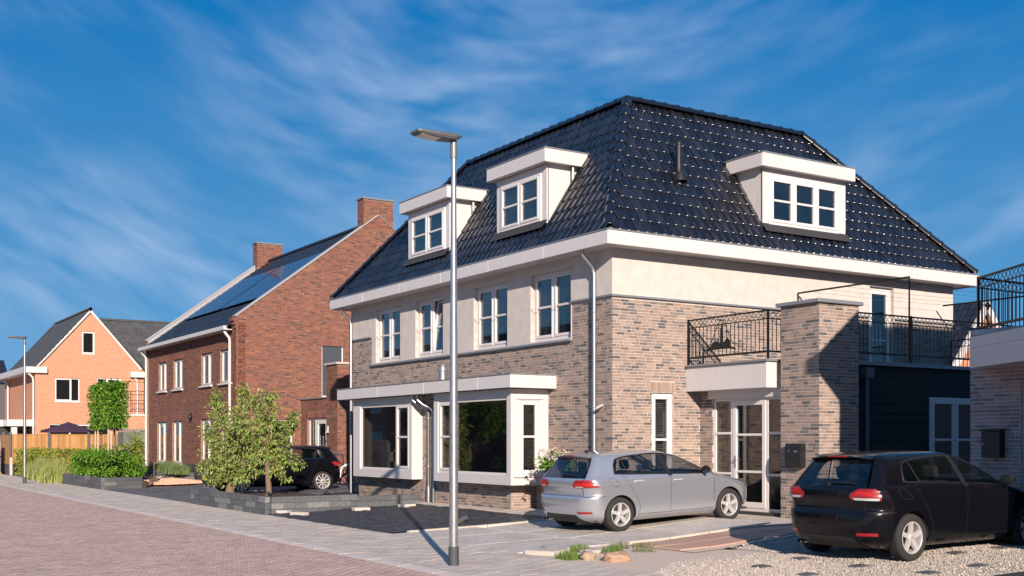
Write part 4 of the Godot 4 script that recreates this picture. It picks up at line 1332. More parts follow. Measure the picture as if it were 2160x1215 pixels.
	wl.lathe(Transform3D(Basis(), Vector3(-0.12, 2.55, Z0 + 7.15)), [[0.0, 0.22], [0.05, 0.2], [0.09, 0.05], [0.09, 0.0], [0.0, 0.0]], 12)
	wl.box(-0.12, -0.0, 2.75, 2.79, Z0 + 7.13, Z0 + 7.17)
	obj("wall_lamp", wl, M.black, H)
	# entrance wing with its pillar
	var xe := 2.52
	wall(H, "wing_wall", Vector3(xe, 0, zg), ZA, -XA, R2(0, 2.95, -0.2, 3.2), [[0.66, 2.51, 0.1, 2.48]], M.mortarB, 0.25)
	lay(bl, Vector3(xe, 0, zg), ZA, -XA, R2(0, 2.95, 0, 3.2), [[0.66, 2.51, 0.1, 2.72]], 8, wB)
	soldier(bl, Vector3(xe, 0, zg), ZA, -XA, 0.60, 2.54, 2.48, 8)
	bx("wing_edge", M.zinc, H, xe - 0.05, xe + 0.3, 3.2, 3.245, zg + 0.002, zg + 2.95)
	bx("wing_roof", M.dark, H, xe + 0.25, 9, 3.0, 3.19, zg, zg + 3.9)
	bx("wing_wall", M.mortarB, H, 3.4, 9, -0.2, 3.0, zg + 3.6, zg + 3.9)
	window(H, Vector3(xe, 0, zg), ZA, -XA, 0.66, 1.32, 0.1, 2.48, [[1, [1]]], {"back": 0.08, "frame": 0.08, "curtain": true})
	var dr := window(H, Vector3(xe, 0, zg), ZA, -XA, 1.32, 2.51, 0.1, 2.48, [[1, [1], true]], {"name": "front_door", "back": 0.08, "frame": 0.10, "sash": 0.13})
	bx("door_leaf", M.shutter, dr, 0.2, 1.0, 0.2, 2.2, -0.06, -0.045)
	bx("handle", M.steel, dr, 0.48, 0.52, 0.7, 1.7, 0.02, 0.05)
	bx("pillar_core", M.mortarB, H, 2.33, 3.42, -0.2, 4.38, zg + 2.95, zg + 3.93)
	lay(bl, Vector3(2.33, 0, zg + 2.95), ZA, -XA, R2(0, 0.98, 0, 4.37), [[-1, 2, 3.74, 3.78], [-1, 2, 3.1, 3.14], [-1, 2, 2.5, 2.54], [-1, 2, 1.85, 1.89], [-1, 2, 1.2, 1.24]], 8, wB)
	lay(bl, Vector3(2.33, 0, zg + 3.93), XA, ZA, R2(0, 1.09, 0, 4.37), [], 8, wB)
	bx("pillar_cap", mat(Color(0.50, 0.42, 0.36), 0.8), H, 2.26, 3.49, 4.38, 4.45, zg + 2.88, zg + 4.0)
	var num := MB.new()
	num.tube([Vector3(2.28, 2.05, zg + 3.2), Vector3(2.24, 1.95, zg + 3.2), Vector3(2.24, 1.9, zg + 3.1)], 0.03, 8)
	num.tube([Vector3(2.24, 2.15, zg + 3.3), Vector3(2.24, 1.9, zg + 3.3)], 0.035, 8)
	obj("wall_lamp", num, M.lampwhite, H)
	var shell := Node3D.new()
	shell.name = "brickwork"
	H.add_child(shell, true)
	pieces("brick", "more_bricks", box1, bl, M.brickB[0], M.brickB[1], M.brickB[2], shell)
	# solar panels on the street slope
	var oo := Vector3(-0.28, ye, 0)
	var nn := Vector3(-sl, 1, 0).normalized()
	for g in [["solar_array", -34.5, -29.55, "left of the two solar panel fields on the brown house roof"], ["solar_array", -29.30, -24.3, "right of the two solar panel fields, nearest the brick gable"]]:
		var A := base(g[0], g[3], "solar panels")
		var n := 5
		for r in 2:
			for i in n:
				var w: float = (g[2] - g[1]) / n
				var pl := MB.new()
				var t := Transform3D(Basis(ZA, upv, nn), oo + upv * (2.1 + 1.72 * r) + ZA * (g[1] + w * i) + nn * 0.12)
				pl.cbox(t, Vector3(0.006, 0.0, -0.02), Vector3(w - 0.006, 1.70, 0.012), 0.004)
				var o := obj("panel", pl, M.pv, A)
				var fr := MB.new()
				for k in range(1, 6): fr.tbox(t, Vector3(w * k / 6 - 0.002, 0.02, 0.0125), Vector3(w * k / 6 + 0.002, 1.68, 0.0132))
				for k in range(1, 10): fr.tbox(t, Vector3(0.02, 1.7 * k / 10 - 0.002, 0.0125), Vector3(w - 0.02, 1.7 * k / 10 + 0.002, 0.0134))
				obj("cell_lines", fr, mat(Color(0.10, 0.12, 0.18), 0.4), o)
		var rail := MB.new()
		for s in [2.5, 3.4, 4.3, 5.2]: rail.tbox(Transform3D(Basis(ZA, upv, nn), oo + upv * s + ZA * g[1] + nn * 0.03), Vector3(0, -0.02, 0), Vector3(g[2] - g[1], 0.02, 0.07))
		obj("mounting_rail", rail, M.black, A)

# ---------------------------------------------------------------- the orange brick house far left
func make_orange_house() -> void:
	var H := base("orange_brick_house", "bright orange brick house with a steep grey tiled gable", "house")
	var zg := -51.7
	var zb := -62.0
	var x0 := -2.25
	var x1 := 3.95
	var xr := 0.81
	var bl := []
	var wO := [0.35, 0.3, 0.2, 0.15]
	var o := Vector3(x0, 0, zg)
	var gp := PackedVector2Array([Vector2(0, -0.2), Vector2(x1 - x0, -0.2), Vector2(x1 - x0, 5.85), Vector2(xr - x0, 9.25), Vector2(0, 5.85)])
	var q := func(a: float) -> float: return a - x0
	var op := [[q.call(-1.18), q.call(0.22), 3.93, 5.30], [q.call(1.19), q.call(2.6), 2.9, 5.36], [q.call(0.33), q.call(1.08), 6.75, 8.10], [q.call(-1.5), q.call(1.9), 0.1, 2.6]]
	wall(H, "gable_wall", o, XA, ZA, gp, op, M.mortarO)
	lay(bl, o, XA, ZA, gp, op, 4, wO, 0.005)
	wall(H, "wall", Vector3(x0, 0, zb), ZA, -XA, R2(0, zg - zb - 0.3, -0.2, 5.8), [], M.mortarO)
	lay(bl, Vector3(x0, 0, zb), ZA, -XA, R2(0, zg - zb, 2.2, 5.8), [], 4, wO, 0.005)
	bx("wall", M.mortarO, H, x0, x1 + 4, -0.2, 5.8, zb - 0.3, zb)
	bx("floor", M.room, H, x0 + 0.3, x1, 2.8, 3.0, zb, zg - 0.3)
	bx("inner_wall", M.room, H, x0 + 0.3, x1, 0.0, 9.0 - 3.2, zg - 1.4, zg - 1.3)
	bx("inner_wall", M.room, H, -0.6, 2.2, 5.8, 7.4, zg - 0.9, zg - 0.8)
	var gl := {"back": 0.06, "frame": 0.065, "sash": 0.04, "blind": 1.0, "blindmat": mat(Color(0.14, 0.145, 0.16), 0.7)}
	window(H, o, XA, ZA, op[0][0], op[0][1], 3.93, 5.30, [[0.68, [1], true], [0.32, [1]]], gl)
	window(H, o, XA, ZA, op[1][0], op[1][1], 2.9, 5.36, [[0.4, [1]], [0.6, [1], true]], gl)
	window(H, o, XA, ZA, op[2][0], op[2][1], 6.75, 8.10, [[1, [1], true]], gl)
	window(H, o, XA, ZA, op[3][0], op[3][1], 0.1, 2.6, [[1, [1]], [1, [1], true], [1, [1]]], gl)
	var inw := [0]
	bx("sill", M.white, H, -1.22, 0.26, 3.86, 3.93, zg - 0.05, zg + 0.06)
	# roofs
	var rs := MB.new()
	var yr := 9.42
	var ze := zg + 0.12
	var ye := 5.74
	var xl := -2.36
	var sl := (yr - ye) / (xr - xl)
	rs.quad(Vector3(xl, ye, zb - 0.6), Vector3(xl, ye, ze), Vector3(xr, yr, ze), Vector3(xr, yr, zb - 0.6))
	var xrr := 4.1
	rs.quad(Vector3(xr, yr, zb - 0.6), Vector3(xr, yr, ze), Vector3(xrr, ye, ze), Vector3(xrr, ye, zb - 0.6))
	rs.quad(Vector3(1.2, ye, -52.3), Vector3(9.5, ye, -52.3), Vector3(9.5, 9.25, -55.9), Vector3(1.2, 9.25, -55.9))
	rs.quad(Vector3(1.2, 9.25, -55.9), Vector3(9.5, 9.25, -55.9), Vector3(9.5, ye, -59.5), Vector3(1.2, ye, -59.5))
	rs.quad(Vector3(xl, ye - 0.02, ze), Vector3(xl, ye - 0.02, zb - 0.6), Vector3(xr, yr - 0.08, zb - 0.6), Vector3(xr, yr - 0.08, ze))
	var roof := obj("roof", rs, M.under, H)
	var tl := []
	var up := Vector3(xr - xl, yr - ye, 0).normalized()
	tiles(tl, Vector3(xl, ye + 0.015, zb - 0.6), ZA, up, R2(0, ze - zb + 0.6, 0, Vector2(xr - xl, yr - ye).length()), [], 0.3, 0.36, 3)
	var up2 := Vector3(0, 9.25 - ye, -3.6).normalized()
	tiles(tl, Vector3(1.2, ye + 0.015, -52.3), XA, up2, R2(0, 8.2, 0, Vector2(3.6, 9.25 - ye).length()), [[0, 2.4, -1, 1.0], [0, 1.6, 0.9, 2.4], [0, 0.6, 2.3, 4.0]], 0.3, 0.36, 3)
	pieces("roof_tile", "more_roof_tiles", tile_mesh(0.3, 0.36, 0.02), tl, M.tileG[0], M.tileG[1], M.tileG[2], roof, 300)
	caps(roof, "ridge_tile", Vector3(xr, yr, ze), Vector3(xr, yr, zb - 0.5), 0.12, M.tileG[1][0], 0.45)
	caps(roof, "ridge_tile", Vector3(9.5, 9.27, -55.9), Vector3(1.6, 9.27, -55.9), 0.12, M.tileG[1][1], 0.45)
	# white verge boards along the gable
	for s in [-1, 1]:
		var e := Vector3(-2.15, 5.9, ze) if s < 0 else Vector3(3.75, 5.9, ze)
		var top := Vector3(xr, 9.28, ze)
		var d := (e - top)
		var b := MB.new()
		var up3 := Vector3(0, 1, 0)
		b.quad(e, top, top + YA * -0.0 + Vector3(0, 0.13, 0), e + Vector3(0, 0.13, 0)) if s < 0 else b.quad(top, e, e + Vector3(0, 0.13, 0), top + Vector3(0, 0.13, 0))
		var bb := MB.new()
		var ang := atan2(d.y, d.x)
		bb.tbox(Transform3D(Basis(ZA, ang), top), Vector3(0, -0.03, -0.14), Vector3(d.length(), 0.09, 0.02)) if s > 0 else bb.tbox(Transform3D(Basis(ZA, ang), top), Vector3(0, -0.09, -0.14), Vector3(d.length(), 0.03, 0.02))
		obj("verge_board", bb, M.white, H)
	bx("gutter_box", M.white, H, -2.85, -2.70, 5.55, 5.90, zb - 0.6, zg + 0.22)
	bx("gutter_box", M.white, H, -2.70, -1.62, 5.55, 5.90, zg - 0.4, zg + 0.22)
	bx("gutter_box", M.white, H, 3.1, 5.5, 5.45, 5.78, -52.4, zg + 0.3)
	bx("soffit", M.white, H, -2.70, -2.26, 5.56, 5.60, zb - 0.6, zg - 0.41)
	for q2 in [[-2.35, zg + 0.06], [-2.36, zb + 1.5], [3.55, zg + 0.08]]:
		var p := MB.new()
		p.tube([Vector3(q2[0] - 0.3, 5.55, q2[1]), Vector3(q2[0] - 0.05, 5.3, q2[1]), Vector3(q2[0], 5.1, q2[1]), Vector3(q2[0], 0.0, q2[1])], 0.06, 8)
		obj("downpipe", p, mat(Color(0.6, 0.58, 0.56), 0.5), H)
	# right wing wall with a blue-framed window, balcony and its rail
	var ww := wall(H, "wing_wall", Vector3(3.95, 0, zg - 0.9), XA, ZA, R2(0, 5.5, -0.2, 5.6), [[0.22, 1.15, 3.7, 5.1]], M.plaster)
	window(H, Vector3(3.95, 0, zg - 0.9), XA, ZA, 0.22, 1.15, 3.7, 5.1, [[1, [1], true]], {"back": 0.05, "frame": 0.1})
	wall(H, "balcony_wall", Vector3(2.5, 0, zg + 1.3), XA, ZA, R2(0, 4.5, -0.2, 3.1), [], M.mortarO)
	lay(bl, Vector3(2.5, 0, zg + 1.3), XA, ZA, R2(0, 4.5, 1.8, 3.05), [], 4, wO, 0.005)
	bx("balcony_slab", M.white, H, 2.45, 7.0, 3.1, 3.2, zg + 0.0, zg + 1.36)
	var rl := MB.new()
	for y in [3.35, 4.0, 4.35]: rl.box(2.6, 4.35, y, y + 0.03, zg + 1.28, zg + 1.31)
	rl.box(1.55, 4.35, 5.1, 5.13, zg + 1.28, zg + 1.31)
	for x in [1.55, 2.6, 4.33]: rl.box(x, x + 0.03, 3.2, 5.12, zg + 1.28, zg + 1.31)
	for i in 14: rl.box(2.7 + 0.125 * i, 2.712 + 0.125 * i, 3.35, 4.35, zg + 1.285, zg + 1.297)
	rl.tube([Vector3(3.6, 4.0, zg + 1.3), Vector3(4.8, 2.9, zg + 1.6)], 0.02, 6)
	obj("balcony_rail", rl, M.iron, H)
	# porch on the left with a white roof edge
	bx("porch_roof", M.white, H, -3.75, -2.27, 2.46, 2.84, zg - 7, zg + 0.05)
	bx("porch_roof", M.white, H, -5.5, -3.752, 2.46, 2.84, zg - 7, zg - 1.6)
	bx("porch_wall", M.mortarO, H, -5.3, -2.26, -0.2, 2.46, zg - 7, zg - 2.0)
	bx("porch_post", M.white, H, -3.5, -3.2, -0.2, 2.46, zg - 0.4, zg - 0.1)
	bx("porch_window", M.glass, H, -3.2, -2.3, 0.5, 2.4, zg - 0.3, zg - 0.26)
	bx("porch_back", M.dark, H, -4.2, -2.3, 0, 2.45, zg - 1.9, zg - 1.8)
	var shell := Node3D.new()
	shell.name = "brickwork"
	H.add_child(shell, true)
	pieces("brick", "more_bricks", box1, bl, M.brickO[0], M.brickO[1], M.brickO[2], shell)

# ---------------------------------------------------------------- the neighbour on the right
func make_right_house() -> void:
	var H := base("right_brick_house", "shaded mauve brick house at the right edge with a balcony", "house")
	var bl := []
	var wC := [0.25, 0.22, 0.18, 0.15, 0.1, 0.1]
	var o := Vector3(2.25, 0, 6.85)
	wall(H, "wall", o, ZA, -XA, R2(0, 3.95, -0.2, 3.45), [[0.93, 3.0, 0.1, 2.5]], M.mortarC, 0.3)
	lay(bl, o, ZA, -XA, R2(0, 3.95, 0, 3.42), [[0.93, 3.0, 0.1, 2.5]], 6, wC)
	window(H, o, ZA, -XA, 0.93, 3.0, 0.1, 2.5, [[0.5, [1, 1]], [1, [1, 1], true]], {"name": "entrance", "back": 0.04, "frame": 0.08, "mat": mat(Color(0.5, 0.54, 0.58), 0.5)})
	wall(H, "wall", Vector3(2.55, 0, 6.85), XA, -ZA, R2(0, 18, -0.2, 3.4), [], M.mortarC, 0.2)
	lay(bl, Vector3(2.25, 0, 6.85), XA, -ZA, R2(0, 1.0, 0, 3.42), [], 6, wC)
	# main block: outside the frame, it throws the shadow on the pillar
	var xb := -0.35
	var zb := 10.75
	bx("main_wall", M.brickC[1][0], H, xb, 11.5, -0.2, 5.6, zb, zb + 12.5)
	bx("eaves", M.white, H, xb - 0.5, 12.0, 5.6, 5.88, zb - 0.5, zb + 13)
	var r := MB.new()
	var e := [Vector3(xb - 0.42, 5.885, zb - 0.42), Vector3(11.9, 5.885, zb - 0.42), Vector3(11.9, 5.885, zb + 12.9), Vector3(xb - 0.42, 5.885, zb + 12.9)]
	var t := [Vector3(xb + 1.9, 9.4, zb + 1.9), Vector3(8, 9.4, zb + 1.9), Vector3(8, 9.4, zb + 9), Vector3(xb + 1.9, 9.4, zb + 9)]
	for i in 4: r.quad(e[(i + 1) % 4], e[i], t[i], t[(i + 1) % 4])
	r.quad(t[0], t[3], t[2], t[1])
	obj("roof", r, M.tile[1][0], H)
	# balcony over the entrance, its edge set askew to the street
	var dir := Vector2(-0.484, 0.875)
	var a := Vector2(2.28, 6.88) + dir * 0.28
	var b := a + dir * 3.6
	var fa := MB.new()
	var pl := PackedVector2Array([Vector2(a.x - 0.30, -a.y), Vector2(b.x - 0.30, -b.y), Vector2(2.24, -b.y), Vector2(2.24, -a.y)])
	fa.plate(Transform3D(Basis(XA, -PI / 2), Vector3.ZERO), pl, 2.79, 3.11)
	obj("balcony_edge", fa, M.white, H)
	fa = MB.new()
	fa.plate(Transform3D(Basis(XA, -PI / 2), Vector3.ZERO), pl, 3.114, 3.29)
	obj("balcony_edge", fa, M.white, H)
	bx("balcony_floor", M.dark, H, 2.56, 11, 3.2, 3.39, 6.86, zb - 0.01)
	bx("pillar_cap", M.zinc, H, 2.0, 2.6, 3.452, 3.50, 6.75, 6.85)
	railing(H, Vector3(a.x + 0.35, 0, a.y - 0.30), Vector3(a.x + 0.35 + dir.x * 3.8, 0, a.y - 0.30 + dir.y * 3.8), 3.48, 4.36, [0.0])
	railing(H, Vector3(a.x + 0.35, 0, a.y - 0.30), Vector3(a.x + 7.5, 0, a.y - 0.30), 3.48, 4.36, [1.0])
	railing(H, Vector3(a.x + 1.15, 0, a.y + 0.1), Vector3(a.x + 1.15 + dir.x * 3.0, 0, a.y + 0.1 + dir.y * 3.0), 3.62, 4.50, [0.0])
	var shell := Node3D.new()
	shell.name = "brickwork"
	H.add_child(shell, true)
	pieces("brick", "more_bricks", box1, bl, M.brickC[0], M.brickC[1], M.brickC[2], shell)

func make_far_houses() -> void:
	# orange gable with white boards between the white house and the right edge
	var H := base("far_gable_house", "distant house with dark roof and white edged orange gable behind the balcony", "house")
	var T := Transform3D(Basis(), Vector3(29.43, 0, -12.0))
	wall(H, "gable_wall", T.origin, XA, ZA, PackedVector2Array([Vector2(-3.4, 0), Vector2(3.4, 0), Vector2(3.4, 3.3), Vector2(0, 7.5), Vector2(-3.4, 3.3)]), [], mat(Color(0.50, 0.20, 0.11), 0.9, 0, M.g2, 3.0))
	var fl := []
	lay(fl, T.origin, XA, ZA, PackedVector2Array([Vector2(-3.4, 2.2), Vector2(3.4, 2.2), Vector2(3.4, 3.3), Vector2(0, 7.5), Vector2(-3.4, 3.3)]), [], 4, [0.35, 0.3, 0.2, 0.15], 0.005)
	var fx := []
	var fc := []
	for q in fl:
		fx.append(q[0]); fc.append(M.brickO[0][q[1]])
	many("bricks", box1, M.brickO[2], fx, fc, H)
	var up := Vector3(3.6, 4.5, 0).normalized()
	for s in [-1, 1]:
		var r := MB.new()
		var p := [T * Vector3(s * 3.7, 3.1, 0.2), T * Vector3(0, 7.72, 0.2), T * Vector3(0, 7.72, -13), T * Vector3(s * 3.7, 3.1, -13)]
		r.out_quad(p[0], p[1], p[2], p[3], T * Vector3(0, 3, -4))
		var ro := obj("roof", r, M.under, H)
		if s < 0:
			var tl := []
			tiles(tl, T * Vector3(-3.7, 3.115, -13), ZA, Vector3(3.7, 4.62, 0).normalized(), R2(0, 13.2, 0, 5.92), [], 0.3, 0.36, 3)
			pieces("roof_tile", "more_roof_tiles", tile_mesh(0.3, 0.36, 0.03), tl, M.tileB[0], M.tileB[1], M.tileB[2], ro, 120)
		var vb := MB.new()
		var d := Vector3(s * 3.75, -4.68, 0)
		vb.tbox(T * Transform3D(Basis(ZA, atan2(d.y, d.x)), Vector3(0, 7.72, 0.22)), Vector3(0, -0.32 if s > 0 else 0.0, -0.1), Vector3(d.length(), 0.0 if s > 0 else 0.32, 0.05))
		obj("verge_board", vb, M.white, H)
	bx("wall", mat(Color(0.3, 0.14, 0.09), 0.9), H, 26.1, 26.3, 0, 3.2, -25, -12.31)
	# dark house beyond the orange one
	var K := base("dark_house", "far dark grey house just showing at the left edge", "house")
	bx("wall", mat(Color(0.12, 0.11, 0.12), 0.9, 0, M.g2, 1.0), K, -5.5, 0.3, 0, 6.2, -86, -79)
	var kr := MB.new()
	kr.quad(Vector3(-5.8, 6.2, -78.7), Vector3(0.6, 6.2, -78.7), Vector3(0.6, 8.2, -82), Vector3(-5.8, 8.2, -82))
	kr.quad(Vector3(-5.8, 8.2, -82), Vector3(0.6, 8.2, -82), Vector3(0.6, 6.2, -86), Vector3(-5.8, 6.2, -86))
	obj("roof", kr, M.tileB[1][2], K)

# ---------------------------------------------------------------- cars
class CarShape:
	var xr := []; var xf := []; var w := []; var rr := []; var rf := []
	var kb := 0.07; var kf := 0.13; var L := 4.255
	static func at(a: Array, y: float) -> float:
		var n := a.size()
		if y <= a[0][0]: return a[0][1]
		if y >= a[n - 1][0]: return a[n - 1][1]
		var i := 0
		while a[i + 1][0] < y: i += 1
		var h: float = a[i + 1][0] - a[i][0]
		var s: float = (a[i + 1][1] - a[i][1]) / h
		var m0 := s
		var m1 := s
		if i > 0:
			var p: float = (a[i][1] - a[i - 1][1]) / (a[i][0] - a[i - 1][0])
			m0 = 0.0 if p * s <= 0 else 2 * p * s / (p + s)
		if i + 2 < n:
			var p2: float = (a[i + 2][1] - a[i + 1][1]) / (a[i + 2][0] - a[i + 1][0])
			m1 = 0.0 if p2 * s <= 0 else 2 * p2 * s / (p2 + s)
		var t: float = (y - a[i][0]) / h
		var t2 := t * t
		var t3 := t2 * t
		return a[i][1] * (2 * t3 - 3 * t2 + 1) + m0 * h * (t3 - 2 * t2 + t) + a[i + 1][1] * (3 * t2 - 2 * t3) + m1 * h * (t3 - t2)
	func dims(y: float) -> Array:
		var ww := at(w, y)
		return [at(xr, y), at(xf, y), ww, minf(at(rr, y), ww * 0.85), minf(at(rf, y), ww * 0.85)]
	func S(y: float, t: float, d = null) -> Vector3:
		if d == null: d = dims(y)
		var x := 0.0
		var z := 0.0
		var ww: float = d[2]
		if t < 0.2:
			z = (ww - d[3]) * t / 0.2
			x = d[0] + kb * pow(z / ww, 2)
		elif t < 0.34:
			var a := (t - 0.2) / 0.14 * PI / 2
			z = ww - d[3] + d[3] * sin(a)
			x = d[0] + d[3] * (1 - cos(a)) + kb * pow(z / ww, 2)
		elif t < 0.76:
			x = lerpf(d[0] + d[3] + kb, d[1] - d[4] - kf, (t - 0.34) / 0.42)
			z = ww
		elif t < 0.9:
			var a := (t - 0.76) / 0.14 * PI / 2
			z = ww - d[4] + d[4] * cos(a)
			x = d[1] - d[4] + d[4] * sin(a) - kf * pow(z / ww, 2)
		else:
			z = (ww - d[4]) * (1 - (t - 0.9) / 0.1)
			x = d[1] - kf * pow(z / ww, 2)
		z *= 1.0 - 0.055 * pow(absf(x - 2.1) / 2.1, 3)
		return Vector3(x, y, z)
	func tx(y: float, x: float) -> float:
		var d := dims(y)
		var a: float = d[0] + d[3] + kb
		var b: float = d[1] - d[4] - kf
		if x < a or x > b:
			var lo := 0.2 if x < a else 0.76
			var hi := 0.34 if x < a else 0.9
			for i in 14:
				var m := (lo + hi) / 2
				if S(y, m, d).x < x: lo = m
				else: hi = m
			return lo
		return 0.34 + 0.42 * (x - a) / maxf(b - a, 0.01)
	func tz(y: float, z: float) -> float:
		var d := dims(y)
		var f: float = d[2] - d[3]
		if z <= f: return 0.2 * z / f
		return 0.2 + 0.14 * asin(clampf((z - f) / d[3], 0, 1)) / (PI / 2)
	func N(y: float, t: float) -> Vector3:
		var a := S(y, minf(t + 0.003, 1)) - S(y, maxf(t - 0.003, 0))
		var b := S(minf(y + 0.004, 1.45), t) - S(maxf(y - 0.004, 0.18), t)
		var n := a.cross(b).normalized()
		var out := S(y, t) - Vector3(2.1, 0.7, 0)
		return n if n.dot(out) > 0 else -n
	# a piece that follows the skin; e0, e1: functions of y giving t at its two edges
	func patch(b: MB, side: float, y0: float, y1: float, ny: int, nt: int, e0: Callable, e1: Callable, off: float) -> void:
		var rows := []
		for i in ny + 1:
			var y := lerpf(y0, y1, float(i) / ny)
			var t0: float = e0.call(y)
			var t1: float = e1.call(y)
			var row := []
			for j in nt + 1:
				var t := lerpf(t0, t1, float(j) / nt)
				var p := S(y, t) + N(y, t) * off
				p.z *= side
				row.append(p)
			rows.append(row)
		b.grid(rows, side < 0)
	func on(y: float, t: float, off: float, side: float) -> Vector3:
		var p := S(y, t) + N(y, t) * off
		p.z *= side
		return p
func pl(a: Array, y: float) -> float:  # straight lines through [y, value]
	if y <= a[0][0]: return a[0][1]
	for i in a.size() - 1:
		if y <= a[i + 1][0]: return lerpf(a[i][1], a[i + 1][1], (y - a[i][0]) / (a[i + 1][0] - a[i][0]))
	return a[-1][1]
func wheel(par: Node3D, c: Vector3, side: float, r: float, spokes: int, rimr: float) -> void:
	var W := Node3D.new()
	W.name = "wheel"
	W.transform = Transform3D(Basis(XA, Vector3(0, 0, side), Vector3(0, -side, 0)), c)
	par.add_child(W, true)
	var hw := 0.10
	var ty := MB.new()
	ty.lathe(Transform3D.IDENTITY, [[rimr, -hw], [rimr + 0.03, -hw - 0.004], [r - 0.03, -hw], [r - 0.008, -hw + 0.02], [r, -hw + 0.05], [r, hw - 0.05], [r - 0.008, hw - 0.02], [r - 0.03, hw], [rimr + 0.03, hw + 0.004], [rimr + 0.004, hw - 0.004], [rimr, hw - 0.02]], 48)
	obj("tyre", ty, M.rubber, W)
	var rm := MB.new()
	rm.lathe(Transform3D.IDENTITY, [[rimr + 0.006, hw - 0.012], [rimr - 0.002, hw - 0.004], [rimr - 0.012, hw - 0.006], [rimr - 0.02, hw - 0.03], [rimr - 0.03, -0.04]], 48)
	for k in spokes:
		var a := TAU * k / spokes + 0.31
		var pair := [0.0] if spokes <= 5 else [0.0]
		for da in pair:
			var t := Transform3D(Basis(YA, a + da), Vector3.ZERO)
			var wi := 0.034 if spokes <= 5 else 0.014
			var wo := 0.028 if spokes <= 5 else 0.017
			var p := [Vector3(0.04, hw - 0.022, -wi), Vector3(rimr - 0.008, hw - 0.012, -wo), Vector3(rimr - 0.008, hw - 0.012, wo), Vector3(0.04, hw - 0.022, wi)]
			var q := []
			for i in 4: q.append(t * p[i])
			var e := []
			for i in 4: e.append(t * Vector3(p[i].x, p[i].y - 0.035, p[i].z * 1.25))
			var mid := t * Vector3(0.12, hw - 0.04, 0)
			rm.out_quad(q[0], q[1], q[2], q[3], mid)
			for i in 4: rm.out_quad(q[i], q[(i + 1) % 4], e[(i + 1) % 4], e[i], mid)
	rm.lathe(Transform3D.IDENTITY, [[0.062, hw - 0.05], [0.062, hw - 0.02], [0.045, hw - 0.012], [0.0, hw - 0.010]], 24)
	obj("rim", rm, M.rim, W)
	var br := MB.new()
	br.lathe(Transform3D.IDENTITY, [[rimr - 0.03, -0.05], [0.15, -0.03], [0.15, 0.01], [0.06, 0.012], [0.0, 0.012]], 32)
	obj("brake_disc", br, mat(Color(0.025, 0.024, 0.023), 0.7, 0.2), W)
